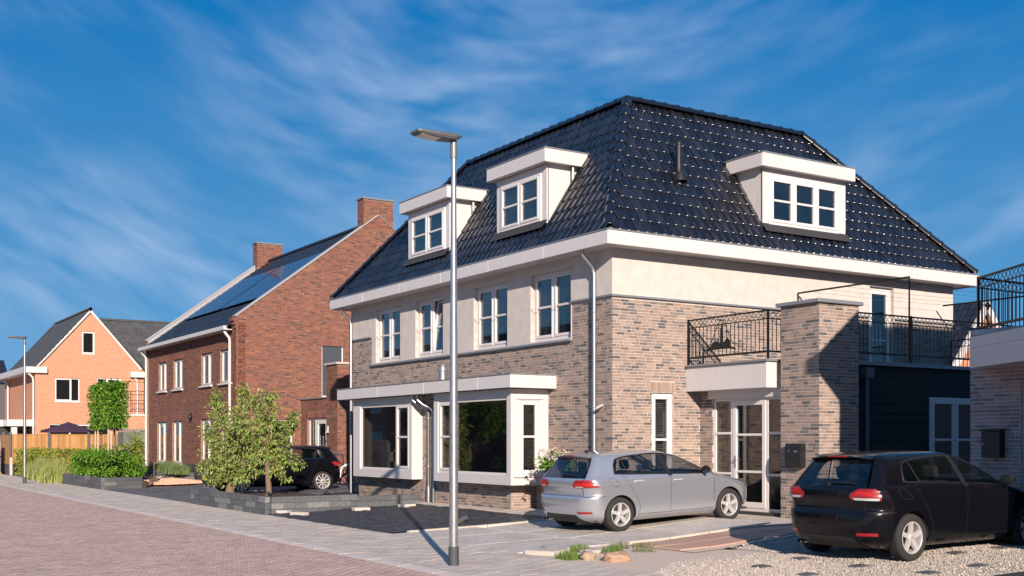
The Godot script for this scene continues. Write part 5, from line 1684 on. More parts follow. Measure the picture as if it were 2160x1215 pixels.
func hatchback(called: String, label: String, at: Transform3D, paint: Material, o: Dictionary) -> Node3D:
	var C := base(called, label, "car")
	C.transform = at
	var s := CarShape.new()
	s.xr = [[0.18, 0.20], [0.26, 0.07], [0.36, 0.02], [0.52, 0.0], [0.62, 0.006], [0.665, 0.03], [0.69, 0.06], [0.72, 0.062], [0.85, 0.04], [0.93, 0.045], [0.98, 0.075], [1.05, 0.13], [1.2, 0.245], [1.33, 0.335], [1.37, 0.36], [1.40, 0.41], [1.43, 0.64], [1.445, 0.95], [1.452, 1.55]]
	s.xf = [[0.18, 4.02], [0.26, 4.18], [0.38, 4.25], [0.55, 4.255], [0.64, 4.23], [0.71, 4.15], [0.77, 4.0], [0.83, 3.78], [0.90, 3.47], [0.96, 3.22], [1.0, 3.08], [1.1, 2.88], [1.2, 2.66], [1.3, 2.42], [1.36, 2.24], [1.40, 2.08], [1.43, 1.9], [1.445, 1.72], [1.452, 1.56]]
	s.w = [[0.18, 0.74], [0.23, 0.82], [0.29, 0.868], [0.36, 0.882], [0.5, 0.893], [0.66, 0.899], [0.80, 0.897], [0.865, 0.893], [0.885, 0.884], [0.94, 0.872], [0.98, 0.85], [1.01, 0.825], [1.1, 0.782], [1.2, 0.732], [1.3, 0.676], [1.36, 0.632], [1.395, 0.58], [1.425, 0.49], [1.444, 0.34], [1.452, 0.03]]
	s.rr = [[0.18, 0.34], [0.5, 0.33], [0.66, 0.30], [0.9, 0.22], [1.0, 0.17], [1.36, 0.13], [1.452, 0.01]]
	s.rf = [[0.18, 0.55], [0.6, 0.55], [0.8, 0.5], [0.95, 0.4], [1.05, 0.3], [1.36, 0.25], [1.452, 0.01]]
	var xw := [0.745, 3.38]
	var R := 0.352
	var dl := [[0.955, 2.80], [1.045, 0.68], [1.2, 0.72], [1.30, 0.79], [1.345, 1.0], [1.374, 1.6]]
	var drr := [[0.955, 2.99], [1.0, 2.92], [1.2, 2.55], [1.3, 2.32], [1.345, 2.12], [1.374, 1.75]]
	var rwz := [[0.99, 0.655], [1.05, 0.635], [1.34, 0.52]]
	# rows and columns
	var ys := []
	var y := 0.18
	while y < 1.365:
		ys.append(y)
		y += 0.0215 if y < 0.95 else 0.0165
	ys += [1.372, 1.382, 1.392, 1.402, 1.412, 1.422, 1.430, 1.436, 1.441, 1.445, 1.448, 1.4505, 1.452]
	var ts := []
	for i in 10: ts.append(0.2 * i / 10)
	for i in 9: ts.append(0.2 + 0.14 * i / 9)
	for i in 110: ts.append(0.34 + 0.42 * i / 110.0)
	for i in 12: ts.append(0.76 + 0.14 * i / 12.0)
	for i in 11: ts.append(0.9 + 0.1 * i / 10.0)
	var parts := {"body": MB.new(), "tailgate": MB.new(), "bonnet": MB.new()}
	for side in [1.0, -1.0]:
		parts["front_door"] = MB.new()
		parts["rear_door"] = MB.new()
		var pt := []
		for yy in ys:
			var d := s.dims(yy)
			var row := []
			for t in ts:
				var p := s.S(yy, t, d)
				# open wheel arches: points inside the circle move out to its rim
				if p.z > 0.5 and yy < 0.75:
					for xc in xw:
						var q := Vector2(p.x - xc, p.y - 0.316)
						if q.length() < R:
							q = q.normalized() * R
							p.x = xc + q.x
							p.y = 0.316 + q.y
						elif q.length() < R + 0.06:   # flared lip
							p.z += 0.010 * (1.0 - (q.length() - R) / 0.06)
				p.z *= side
				row.append(p)
			pt.append(row)
		# normals over the whole skin
		var nn := []
		for i in ys.size():
			var row := []
			for j in ts.size():
				var a := s.S(ys[i], minf(ts[j] + 0.002, 1.0)) - s.S(ys[i], maxf(ts[j] - 0.002, 0.0))
				var b := s.S(minf(ys[i] + 0.004, 1.452), ts[j]) - s.S(maxf(ys[i] - 0.004, 0.18), ts[j])
				var n := a.cross(b)
				if n.length_squared() < 1e-14: n = Vector3(0, 1, 0)
				n = n.normalized()
				if n.dot(s.S(ys[i], ts[j]) - Vector3(2.1, 0.7, 0)) < 0: n = -n
				n.z *= side
				row.append(n)
			nn.append(row)
		var index := {}
		for i in ys.size() - 1:
			var yc: float = (ys[i] + ys[i + 1]) / 2
			var d := s.dims(yc)
			for j in ts.size() - 1:
				var tc: float = (ts[j] + ts[j + 1]) / 2
				var c := s.S(yc, tc, d)
				var inside := false
				for xc in xw:
					var n_in := 0
					for k in [[i, j], [i + 1, j], [i, j + 1], [i + 1, j + 1]]:
						var p0 := s.S(ys[k[0]], ts[k[1]])
						if p0.z > 0.5 and Vector2(p0.x - xc, p0.y - 0.316).length() < R + 1e-4: n_in += 1
					if n_in == 4: inside = true
				if inside: continue
				if tc > 0.3 and tc < 0.8 and yc > 0.955 and yc < 1.374 and c.x > pl(dl, yc) and c.x < pl(drr, yc): continue
				if tc < 0.3 and yc > 0.99 and yc < 1.34 and c.z < pl(rwz, yc): continue
				if tc > 0.78 and yc > 1.0 and yc < 1.372 and c.z < d[2] - 0.07: continue
				var cl := "body"
				if tc > 0.34 and tc < 0.76 and yc > 0.29 and yc < 1.39:
					if c.x > 1.90 and c.x < 2.98: cl = "front_door"
					elif c.x > 0.98 + maxf(0.0, 0.35 - absf(yc - 0.35)) * 0.3 and c.x <= 1.90: cl = "rear_door"
				if tc < 0.25 and yc > 0.66 and yc < 1.38 and c.z < 0.68: cl = "tailgate"
				if yc > 0.72 and yc < 1.0 and tc > 0.76: cl = "bonnet"
				var mb: MB = parts[cl]
				var ids := []
				for k in [[i, j], [i, j + 1], [i + 1, j + 1], [i + 1, j]]:
					var key := "%s%d_%d" % [cl, k[0], k[1]]
					if not index.has(key):
						index[key] = mb.v.size()
						mb.v.append(pt[k[0]][k[1]])
						mb.n.append(nn[k[0]][k[1]])
					ids.append(index[key])
				if side < 0:
					for w in [0, 1, 2, 0, 2, 3]: mb.ix.append(ids[w])
				else:
					for w in [0, 2, 1, 0, 3, 2]: mb.ix.append(ids[w])
		for cl in ["front_door", "rear_door"]: obj(cl, parts[cl], paint, C)
	for cl in ["body", "tailgate", "bonnet"]: obj(cl, parts[cl], paint, C)
	# glass
	for side in [1.0, -1.0]:
		for q in [["side_window", [[0.955, 1.98], [1.374, 1.86]], drr], ["side_window", [[0.955, 2.80], [1.0, 1.05], [1.04, 1.02], [1.374, 0.93]], [[0.955, 1.90], [1.374, 1.78]]], ["quarter_window", dl, [[0.955, 2.8], [1.03, 0.97], [1.34, 0.86]]]]:
			var g := MB.new()
			s.patch(g, side, 0.955, 1.374, 14, 10, func(yy): return s.tx(yy, maxf(pl(q[1], yy), pl(dl, yy))), func(yy): return s.tx(yy, maxf(minf(pl(q[2], yy), pl(drr, yy)), maxf(pl(q[1], yy), pl(dl, yy)) + 0.001)), -0.004)
			obj(q[0], g, M.carglass, C)
		var tr := MB.new()
		for e in [dl, drr]:
			var path := []
			for k in 19:
				var yy := lerpf(0.955, 1.374, k / 18.0)
				path.append(s.on(yy, s.tx(yy, pl(e, yy)), 0.0, side))
			tr.tube(path, 0.014, 6)
		var topp := []
		for k in 5: topp.append(s.on(1.374, s.tx(1.374, lerpf(1.6, 1.75, k / 4.0)), 0.0, side))
		tr.tube(topp, 0.014, 6)
		for e in [[[1.94, 0.955], [1.82, 1.374], 0.05], [[0.995, 1.03], [0.895, 1.335], 0.016]]:
			s.patch(tr, side, e[0][1], e[1][1], 8, 2, func(yy): return s.tx(yy, lerpf(e[0][0], e[1][0], (yy - e[0][1]) / (e[1][1] - e[0][1])) - e[2]), func(yy): return s.tx(yy, lerpf(e[0][0], e[1][0], (yy - e[0][1]) / (e[1][1] - e[0][1])) + e[2]), 0.004)
		obj("window_trim", tr, M.black, C)
		if o.get("chrome", false):
			var cb := MB.new()
			var path := []
			for k in 12:
				var yy := lerpf(0.955, 1.045, k / 11.0)
				path.append(s.on(yy, s.tx(yy, pl(dl, yy)), 0.012, side))
			cb.tube(path, 0.009, 6)
			obj("chrome_strip", cb, M.chrome, C)
	var rg := MB.new()
	var sc := MB.new()
	for side in [1.0, -1.0]:
		s.patch(rg, side, 0.985, 1.345, 12, 10, func(yy): return 0.0, func(yy): return s.tz(yy, pl(rwz, yy) + 0.004), 0.002)
		s.patch(sc, side, 0.995, 1.38, 10, 14, func(yy): return 0.775, func(yy): return 1.0, 0.002)
	obj("rear_window", rg, M.carglass, C)
	obj("windscreen", sc, M.carglass, C)
	# gaps between panels
	var gp := MB.new()
	for side in [1.0, -1.0]:
		for e in [[0.29, 0.955, 2.98, 3.0], [0.29, 0.98, 1.90, 1.93], [0.46, 1.03, 1.19, 0.86]]:
			s.patch(gp, side, e[0], e[1], 16, 1, func(yy): return s.tx(yy, lerpf(e[2], e[3], (yy - e[0]) / (e[1] - e[0])) - 0.004), func(yy): return s.tx(yy, lerpf(e[2], e[3], (yy - e[0]) / (e[1] - e[0])) + 0.004), 0.0015)
		s.patch(gp, side, 0.29, 0.298, 1, 40, func(yy): return s.tx(yy, 1.16), func(yy): return s.tx(yy, 2.98), 0.0015)
		s.patch(gp, side, 0.29, 0.46, 6, 1, func(yy): return s.tx(yy, 1.155 + (0.46 - yy) * 0.0 + 0.035 * sin((yy - 0.29) / 0.17 * PI / 2) - 0.004), func(yy): return s.tx(yy, 1.155 + 0.035 * sin((yy - 0.29) / 0.17 * PI / 2) + 0.004), 0.0015)
		s.patch(gp, side, 0.672, 0.684, 1, 20, func(yy): return 0.0, func(yy): return s.tz(yy, 0.66), 0.002)
		s.patch(gp, side, 0.672, 0.99, 12, 1, func(yy): return s.tz(yy, 0.66 + (yy - 0.67) * 0.05) - 0.002, func(yy): return s.tz(yy, 0.66 + (yy - 0.67) * 0.05) + 0.002, 0.002)
		s.patch(gp, side, 0.655, 0.663, 1, 14, func(yy): return s.tz(yy, 0.68), func(yy): return s.tx(yy, 0.42), 0.002)
	var ff := []
	for k in 17:
		var a := TAU * k / 16.0
		ff.append(s.on(0.90 + 0.075 * signf(sin(a)) * sqrt(absf(sin(a))), s.tx(0.90, 0.62 + 0.085 * signf(cos(a)) * sqrt(absf(cos(a)))), 0.0, 1.0))
	gp.tube(ff, 0.0035, 4, false)
	obj("panel_gaps", gp, M.black, C, "stuff")
	# tail lights
	for side in [1.0, -1.0]:
		var tl := MB.new()
		var z0: Array = o.tail_in
		var x1: Array = o.tail_out
		s.patch(tl, side, z0[0][0], z0[-1][0], 12, 18, func(yy): return s.tz(yy, pl(z0, yy)), func(yy): return s.tx(yy, pl(x1, yy)), 0.012)
		var tn := obj("tail_light", tl, M.red, C)
		var tw := MB.new()
		s.patch(tw, side, o.white[0], o.white[1], 4, 12, func(yy): return s.tz(yy, pl(z0, yy) + 0.05), func(yy): return s.tx(yy, pl(x1, yy) - o.white[2]), 0.016)
		obj("reversing_lens", tw, M.lampwhite, tn)
		var ti := MB.new()
		s.patch(ti, side, o.glow[0], o.glow[1], 4, 10, func(yy): return s.tz(yy, pl(z0, yy) + 0.06), func(yy): return s.tx(yy, pl(x1, yy) - 0.08), 0.014)
		obj("indicator_lens", ti, M.redbright, tn)
		var rf := MB.new()
		s.patch(rf, side, 0.355, 0.395, 3, 8, func(yy): return s.tz(yy, 0.55 + (0.375 - yy) * 0.2), func(yy): return s.tz(yy, 0.80), 0.006)
		obj("reflector", rf, M.red, C)
		var hl := MB.new()
		s.patch(hl, side, 0.60, 0.77, 8, 10, func(yy): return s.tx(yy, 3.92 + (0.70 - yy) * 0.8), func(yy): return 0.93 - (yy - 0.6) * 0.05, 0.010)
		obj("headlight", hl, M.lampwhite, C)
	var df := MB.new()
	for side in [1.0, -1.0]:
		s.patch(df, side, 0.182, 0.335, 6, 10, func(yy): return 0.0, func(yy): return s.tz(yy, 0.62 - (yy - 0.18) * 0.9), 0.006)
		s.patch(df, side, 0.24, 0.50, 6, 8, func(yy): return 0.93, func(yy): return 1.0, 0.006)
	obj("lower_trim", df, mat(Color(0.02, 0.02, 0.02), 0.7), C)
	var np := MB.new()
	for side in [1.0, -1.0]: s.patch(np, side, 0.50, 0.60, 2, 6, func(yy): return 0.0, func(yy): return s.tz(yy, 0.26), 0.006)
	obj("blank_plate", np, o.plate, C)
	if o.has("front_plate"):
		var fp := MB.new()
		for side in [1.0, -1.0]: s.patch(fp, side, 0.40, 0.51, 2, 6, func(yy): return 0.953, func(yy): return 1.0, 0.012)
		obj("front_plate", fp, o.front_plate, C)
	var hb := MB.new()
	for side in [1.0, -1.0]:
		for q in [[1.18, 0.90], [2.10, 0.875]]:
			var c := s.on(q[1], s.tx(q[1], q[0]), 0.0, side)
			hb.cbox(Transform3D(Basis(), c), Vector3(-0.09, -0.014, -0.005 if side > 0 else -0.028), Vector3(0.10, 0.014, 0.028 if side > 0 else 0.005), 0.006)
	obj("door_handle", hb, o.handle, C)
	for side in [1.0, -1.0]:
		var mr := MB.new()
		var c := Vector3(2.74, 1.0, 0.83 * side)
		mr.tube([c, c + Vector3(-0.03, 0.01, 0.08 * side)], 0.03, 8)
		var rows := []
		for k in 7:
			var a := PI * k / 6.0
			var row := []
			for j in 13:
				var b := TAU * j / 12.0
				row.append(c + Vector3(-0.045 + 0.065 * sin(a) * cos(b) * (1.0 if cos(b) > 0 else 0.4), 0.035 + 0.075 * sin(a) * sin(b), side * 0.165 - 0.115 * cos(a)))
			rows.append(row)
		mr.grid(rows)
		obj("mirror", mr, M.black if side > 0 and o.get("mirror_black", true) else paint, C)
	# spoiler and its lamp, wiper, aerial, exhaust
	var sp := MB.new()
	var a0 := []
	for k in 13:
		var z := -0.54 + 0.09 * k
		var e := 0.07 * pow(absf(z) / 0.54, 2)
		a0.append([Vector3(0.52, 1.424 - e * 0.6, z * 0.97), Vector3(0.275 + e, 1.396 - e * 0.5, z), Vector3(0.268 + e, 1.374 - e * 0.5, z), Vector3(0.38, 1.355 - e * 0.4, z * 0.97)])
	sp.grid(a0, true)
	obj("spoiler", sp, paint, C)
	bx("brake_light", M.red, C, 0.262, 0.29, 1.377, 1.393, -0.17, 0.17)
	var wi := MB.new()
	var w0 := s.on(1.03, s.tz(1.03, 0.02), 0.03, 1.0)
	wi.tube([s.on(1.0, 0.0, 0.0, 1.0), w0], 0.025, 8)
	wi.tube([w0, s.on(1.02, s.tz(1.02, 0.46), 0.022, o.get("wiper", 1.0))], 0.010, 6)
	obj("wiper", wi, M.black, C)
	var an := MB.new()
	an.plate(Transform3D(Basis(), Vector3(0.62, 1.43, -0.008)), PackedVector2Array([Vector2(0, 0), Vector2(0.13, 0), Vector2(0.02, 0.055)]), 0, 0.016)
	obj("aerial", an, M.black, C)
	var ex := MB.new()
	for z in [-0.42, -0.50]: ex.tube([Vector3(0.25, 0.23, z), Vector3(0.03, 0.225, z)], 0.028, 10, false)
	obj("exhaust", ex, M.chrome, C)
	# wheels, wells and floor
	var well := MB.new()
	for xc in xw:
		for side in [1.0, -1.0]:
			var rows := [[], []]
			for k in 19:
				var a := PI * k / 18.0
				rows[0].append(Vector3(xc + cos(a) * (R + 0.008), 0.30 + sin(a) * (R + 0.008), 0.87 * side))
				rows[1].append(Vector3(xc + cos(a) * (R + 0.008), 0.30 + sin(a) * (R + 0.008), 0.56 * side))
			well.grid(rows, side > 0)
			wheel(C, Vector3(xc, 0.316, 0.785 * side), side, 0.316, o.get("spokes", 5), o.get("rim", 0.212))
		well.box(xc - R, xc + R, 0.2, 0.66, -0.56, 0.56)
	well.box(0.30, 4.0, 0.19, 0.23, -0.70, 0.70)
	well.box(1.12, 3.0, 0.23, 0.26, -0.8, 0.8)
	obj("underbody", well, M.dark, C)
	# inside
	var seats := [[2.0, 0.36], [2.0, -0.36], [1.02, 0.0]]
	for q in seats:
		var st := MB.new()
		var hw: float = 0.25 if q[0] > 1.5 else 0.62
		st.cbox(Transform3D(Basis(ZA, 0.18), Vector3(q[0], 0.45, q[1])), Vector3(0, 0, -hw), Vector3(0.55, 0.14, hw), 0.04)
		st.cbox(Transform3D(Basis(ZA, 0.30), Vector3(q[0] + 0.02, 0.5, q[1])), Vector3(-0.1, 0, -hw), Vector3(0.04, 0.56, hw), 0.04)
		for z in ([0.0] if q[0] > 1.5 else [-0.38, 0.38]): st.cbox(Transform3D(Basis(ZA, 0.2), Vector3(q[0] - 0.17, 1.06, q[1] + z)), Vector3(-0.05, 0, -0.12), Vector3(0.05, 0.18, 0.12), 0.03)
		obj("seat", st, M.dark, C)
	var ds := MB.new()
	ds.cbox(Transform3D.IDENTITY, Vector3(2.75, 0.6, -0.72), Vector3(3.2, 0.96, 0.72), 0.05)
	obj("dashboard", ds, M.dark, C)
	bx("boot_floor", M.dark, C, 0.25, 1.0, 0.66, 0.70, -0.6, 0.6)
	return C
func make_cars() -> void:
	M.carglass = StandardMaterial3D.new()
	M.carglass.transparency = BaseMaterial3D.TRANSPARENCY_ALPHA
	M.carglass.albedo_color = Color(0.02, 0.055, 0.05, 0.42)
	M.carglass.roughness = 0.02
	M.carglass.metallic_specular = 0.7
	M.redbright = mat(Color(0.50, 0.02, 0.012), 0.25)
	var silver := mat(Color(0.47, 0.485, 0.525), 0.25, 0.65)
	silver.clearcoat_enabled = true; silver.clearcoat = 0.8; silver.clearcoat_roughness = 0.04
	var black := mat(Color(0.004, 0.004, 0.006), 0.25)
	black.metallic_specular = 0.25; black.clearcoat_enabled = true; black.clearcoat = 0.55; black.clearcoat_roughness = 0.03
	var tilt := Basis(ZA, 0.038)
	var sc2 := hatchback("silver_car", "silver five-door hatchback parked on the pale driveway", Transform3D(tilt, Vector3(-2.50, -0.065, 1.68)), silver, {
		"tail_in": [[0.825, 0.46], [0.87, 0.40], [0.955, 0.47]], "tail_out": [[0.825, 0.30], [0.955, 0.17]], "white": [0.832, 0.846, 0.20], "glow": [0.862, 0.905], "plate": silver, "handle": M.rim})
	hatchback("black_car", "black five-door hatchback parked on the gravel at lower right", Transform3D(Basis(ZA, 0.012) * Basis.from_scale(Vector3(1, 1.03, 1)), Vector3(-2.30, -0.045, 7.80)), black, {
		"tail_in": [[0.82, 0.47], [0.86, 0.42], [0.90, 0.43], [0.965, 0.56]], "tail_out": [[0.82, 0.20], [0.90, 0.20], [0.965, 0.16]], "white": [0.822, 0.85, 0.02], "glow": [0.885, 0.935], "plate": black, "handle": black, "chrome": true})
	hatchback("dark_car", "black hatchback parked beside the brown house behind the small fruit trees", Transform3D(Basis(YA, PI), Vector3(0.56, 0.02, -15.5)), black, {
		"tail_in": [[0.80, 0.48], [0.93, 0.42]], "tail_out": [[0.80, 0.34], [0.93, 0.45]], "white": [0.81, 0.83, 0.1], "glow": [0.85, 0.88], "plate": black, "front_plate": mat(Color(0.7, 0.45, 0.02), 0.5), "handle": black, "chrome": true, "spokes": 10, "rim": 0.232})

# ---------------------------------------------------------------- street lamps
func make_street_lamps() -> void:
	for q in [[Vector3(-6.517, -0.15, 4.834), "nearest street lamp, in the foreground before the white and brick house"], [Vector3(-6.126, -0.15, -31.602), "farther street lamp beside the hedge before the orange house"]]:
		var L := base("street_lamp", q[1], "street lamp", q[0], "street lamps along the pavement")
		var p := MB.new()
		p.lathe(Transform3D.IDENTITY, [[0.062, 0.75], [0.061, 1.6], [0.054, 3.0], [0.042, 4.6], [0.034, 5.9], [0.0, 5.9]], 24)
		obj("pole", p, M.steel, L)
		p = MB.new()
		p.lathe(Transform3D.IDENTITY, [[0.078, -0.05], [0.076, 0.02], [0.073, 0.24], [0.070, 0.76], [0.064, 0.77], [0.062, 0.775]], 24)
		p.v = PackedVector3Array(Array(p.v).map(func(v): return Vector3(v.x, minf(v.y, 0.26 + (v.y - 0.26) * 0.02) if v.y > 0.26 else v.y, v.z)))
		obj("foot_sleeve", p, mat(Color(0.05, 0.055, 0.06), 0.6), L)
		p = MB.new()
		p.lathe(Transform3D.IDENTITY, [[0.062, 0.2], [0.062, 0.75]], 24)
		obj("pole", p, M.steel, L)
		p = MB.new()
		p.lathe(Transform3D(Basis(), Vector3(0, 5.72, 0)), [[0.036, 0.0], [0.05, 0.01], [0.05, 0.24], [0.03, 0.27]], 16)
		obj("collar", p, mat(Color(0.2, 0.21, 0.22), 0.5, 0.5), L)
		# flat head that reaches out over the road and rises a little
		var t := Transform3D(Basis(ZA, -0.06), Vector3(0.10, 5.965, 0))
		var h := MB.new()
		var rows := []
		for s in [[0.0, 0.07, 0.05, 0.075], [-0.12, 0.13, -0.005, 0.085], [-0.42, 0.15, -0.03, 0.055], [-0.68, 0.14, -0.025, 0.03], [-0.73, 0.125, -0.012, 0.018]]:
			var row := []
			for k in [[-1, 0.35], [-1, 0.75], [-0.7, 1], [0.7, 1], [1, 0.75], [1, 0.35], [0.85, 0], [-0.85, 0], [-1, 0.35]]:
				row.append(t * Vector3(s[0], lerpf(s[2], s[3], k[1]), s[1] * k[0]))
			rows.append(row)
		for i in rows.size() - 1:
			for j in 8: h.out_quad(rows[i][j], rows[i][j + 1], rows[i + 1][j + 1], rows[i + 1][j], t * Vector3(-0.4, 0.02, 0))
		for e in [rows[0], rows[-1]]:
			for j in range(1, 7): h.out_tri(e[0], e[j], e[j + 1], t * Vector3(-0.4, 0.02, 0))
		obj("head", h, mat(Color(0.13, 0.135, 0.14), 0.5, 0.3), L)
		var g := MB.new()
		g.tbox(t, Vector3(-0.66, -0.036, -0.10), Vector3(-0.36, -0.026, 0.10))
		obj("lamp_glass", g, mat(Color(0.5, 0.48, 0.42), 0.2), L)

# ---------------------------------------------------------------- plants
func leaf_mesh(w := 0.5, fold := 0.18) -> Mesh:  # unit leaf along +z
	var b := MB.new()
	var c := [Vector3(0, 0, 0), Vector3(0, -0.03, 0.5), Vector3(0, -0.16, 1.0)]
	for s in [-1.0, 1.0]:
		var e := [Vector3(s * w * 0.42, fold * 0.7, 0.22), Vector3(s * w * 0.5, fold * 0.8, 0.55)]
		if s > 0:
			b.tri(c[0], e[0], c[1]); b.tri(e[0], e[1], c[1]); b.tri(c[1], e[1], c[2])
		else:
			b.tri(c[0], c[1], e[0]); b.tri(e[0], c[1], e[1]); b.tri(c[1], c[2], e[1])
	return b.mesh()
func leaf_at(p: Vector3, size: float, droop := 0.0, away := Vector3.ZERO) -> Transform3D:
	var d := Vector3(rng.randf_range(-1, 1), rng.randf_range(-0.7, 0.7) - droop, rng.randf_range(-1, 1)) + away
	d = d.normalized()
	var up := Vector3(rng.randf_range(-0.6, 0.6), 1, rng.randf_range(-0.6, 0.6))
	var x := up.cross(d).normalized()
	return Transform3D(Basis(x, d.cross(x), d).scaled(Vector3.ONE * size * rng.randf_range(0.7, 1.25)), p)
func tone(cols: Array) -> Color:
	var c: Color = cols[rng.randi() % cols.size()]
	var k := rng.randf_range(0.8, 1.2)
	return Color(c.r * k, c.g * k, c.b * k)
const GREEN := [Color(0.10, 0.16, 0.028), Color(0.085, 0.14, 0.025), Color(0.13, 0.18, 0.04), Color(0.065, 0.11, 0.02)]
const FRESH := [Color(0.12, 0.25, 0.022), Color(0.095, 0.21, 0.02), Color(0.15, 0.29, 0.03), Color(0.07, 0.16, 0.016)]
const HEDGE := [Color(0.20, 0.29, 0.03), Color(0.16, 0.25, 0.03), Color(0.28, 0.31, 0.045), Color(0.31, 0.26, 0.06), Color(0.12, 0.20, 0.025)]
const APPLE := [Color(0.22, 0.31, 0.055), Color(0.17, 0.26, 0.05), Color(0.33, 0.33, 0.13), Color(0.11, 0.18, 0.035), Color(0.28, 0.27, 0.11)]
# a fruit tree: trunk, limbs given as polylines relative to the foot, leaves along them
func fruit_tree(called: String, label: String, at: Vector3, trunk: Array, rad: float, limbs: Array, per_m: int, size: float) -> void:
	var T := base(called, label, "tree", at, "young fruit trees in the dark planter")
	var b := MB.new()
	var rr := []
	for i in trunk.size(): rr.append(rad * (1.35 if i == 0 else 1.0 - 0.35 * i / trunk.size()))
	b.tube(trunk, rr, 10)
	obj("trunk", b, M.bark, T)
	var lb := MB.new()
	var xf := []
	var cols := []
	for L in limbs:
		var pts: Array = L[0]
		var sp: float = L[1]
		var rad2 := []
		for i in pts.size(): rad2.append(0.018 * (1.0 - 0.8 * i / pts.size()))
		lb.tube(pts, rad2, 6)
		for i in pts.size() - 1:
			var a: Vector3 = pts[i]
			var c: Vector3 = pts[i + 1]
			var n := int(a.distance_to(c) * per_m * (L[2] if L.size() > 2 else 1.0))
			# leaves sit in small tufts on twigs
			var tufts := maxi(2, n / 9)
			for k in tufts:
				var s := float(i + rng.randf()) / (pts.size() - 1)
				var r := sp * 0.88 * (1.0 - 0.65 * s)
				var e := a.lerp(c, rng.randf()) + Vector3(rng.randfn(0, r * 0.5), rng.randfn(0, r * 0.42), rng.randfn(0, r * 0.5))
				var foot := a.lerp(c, rng.randf())
				if rng.randf() < 0.5: lb.tube([foot, foot.lerp(e, 0.5) + Vector3(0, 0.02, 0), e], [0.006, 0.005, 0.003], 4, false)
				for q in 9:
					var p := e + Vector3(rng.randfn(0, 0.055), rng.randfn(0, 0.05), rng.randfn(0, 0.055))
					xf.append(leaf_at(p, size, 0.5, (e - foot).normalized() * 0.7))
					cols.append(tone(APPLE))
	obj("branches", lb, M.bark, T)
	many("leaves", leaf_mesh(0.5), M.leaf, xf, cols, T)
# leaves through a box or ellipsoid, thicker towards its skin
func bush(called: String, label: String, cat: String, group: String, at: Vector3, half: Vector3, n: int, size: float, cols: Array, lumps := 10, shape := 2.0, par = null) -> Node3D:
	var B := base(called, label, cat, at, group)
	var xf := []
	var cl := []
	var cen := []
	for i in lumps: cen.append([Vector3(rng.randf_range(-0.75, 0.75), rng.randf_range(-0.6, 0.8), rng.randf_range(-0.75, 0.75)), rng.randf_range(0.25, 0.5)])
	var made := 0
	var tries := 0
	while made < n and tries < n * 12:
		tries += 1
		var p: Vector3
		if shape > 3.0:
			p = Vector3(rng.randf_range(-1, 1), rng.randf_range(-1, 1), rng.randf_range(-1, 1))
			var edge := maxf(absf(p.x), maxf(absf(p.y), absf(p.z)))
			if rng.randf() > 0.35 + 0.65 * pow(edge, 3): continue
			p *= 1.0 + rng.randfn(0, 0.055)
		else:
			var c = cen[rng.randi() % lumps]
			var d := Vector3(rng.randfn(), rng.randfn(), rng.randfn()).normalized()
			p = c[0] + d * c[1] * pow(rng.randf(), 0.4) * 1.3
			if p.length() > 1.25: continue
		if p.y < -1.0: continue
		var w := p * half
		xf.append(leaf_at(w + Vector3(0, half.y, 0), size, 0.25, Vector3(p.x, p.y * 0.6, p.z) * 0.7))
		cl.append(tone(cols))
		made += 1
	many("leaves", leaf_mesh(0.55), M.leaf, xf, cl, B)
	return B
func blade_mesh() -> Mesh:
	var b := MB.new()
	var p := [Vector3(-0.5, 0, 0), Vector3(0.5, 0, 0), Vector3(0.36, 0.5, 0.06), Vector3(-0.36, 0.5, 0.06), Vector3(0, 1.0, 0.32)]
	b.quad(p[0], p[1], p[2], p[3])
	b.tri(p[3], p[2], p[4])
	return b.mesh()
func grass(called: String, label: String, group: String, at: Vector3, rx: float, rz: float, h: float, n: int, w: float, cols: Array) -> void:
	var B := base(called, label, "grass", at, group)
	var xf := []
	var cl := []
	for i in n:
		var a := rng.randf() * TAU
		var r := sqrt(rng.randf())
		var p := Vector3(cos(a) * r * rx, 0, sin(a) * r * rz)
		var hh := h * rng.randf_range(0.55, 1.1) * (1.0 - 0.35 * r)
		var lean := Basis(Vector3(sin(a), 0, -cos(a)), -rng.randf_range(0.0, 0.55) * r - rng.randf_range(-0.1, 0.15))
		xf.append(Transform3D(lean * Basis(YA, rng.randf() * TAU) * Basis.from_scale(Vector3(w, hh, hh * 0.7)), p))
		cl.append(tone(cols))
	many("blades", blade_mesh(), M.leaf, xf, cl, B)
func box_wall(called: String, label: String, cat: String, a: Vector2, b: Vector2, y0: float, rows: int, rowh: float, thick: float, l: float, group := "") -> Node3D:
	# low wall of stacked dark concrete sleepers from a to b (x, z)
	var W := base(called, label, cat, Vector3.ZERO, group)
	var d := (b - a)
	var L := d.length()
	d /= L
	var t := Transform3D(Basis(Vector3(d.x, 0, d.y), YA, Vector3(-d.y, 0, d.x)), Vector3(a.x, y0, a.y))
	var idx := 0
	for r in rows:
		var x := -l * (0.5 if r % 2 else 0.0)
		while x < L - 0.01:
			var u0 := maxf(x, 0)
			var u1 := minf(x + l - 0.004, L)
			if u1 - u0 > 0.03:
				var m := MB.new()
				m.cbox(t, Vector3(u0, r * rowh, -thick / 2 + rng.randf_range(-0.003, 0.003)), Vector3(u1, (r + 1) * rowh - 0.004, thick / 2), 0.006)
				obj("sleeper", m, M.edge[1][[0, 0, 1, 1, 2, 0, 3][rng.randi() % 7]], W)
			x += l
	return W

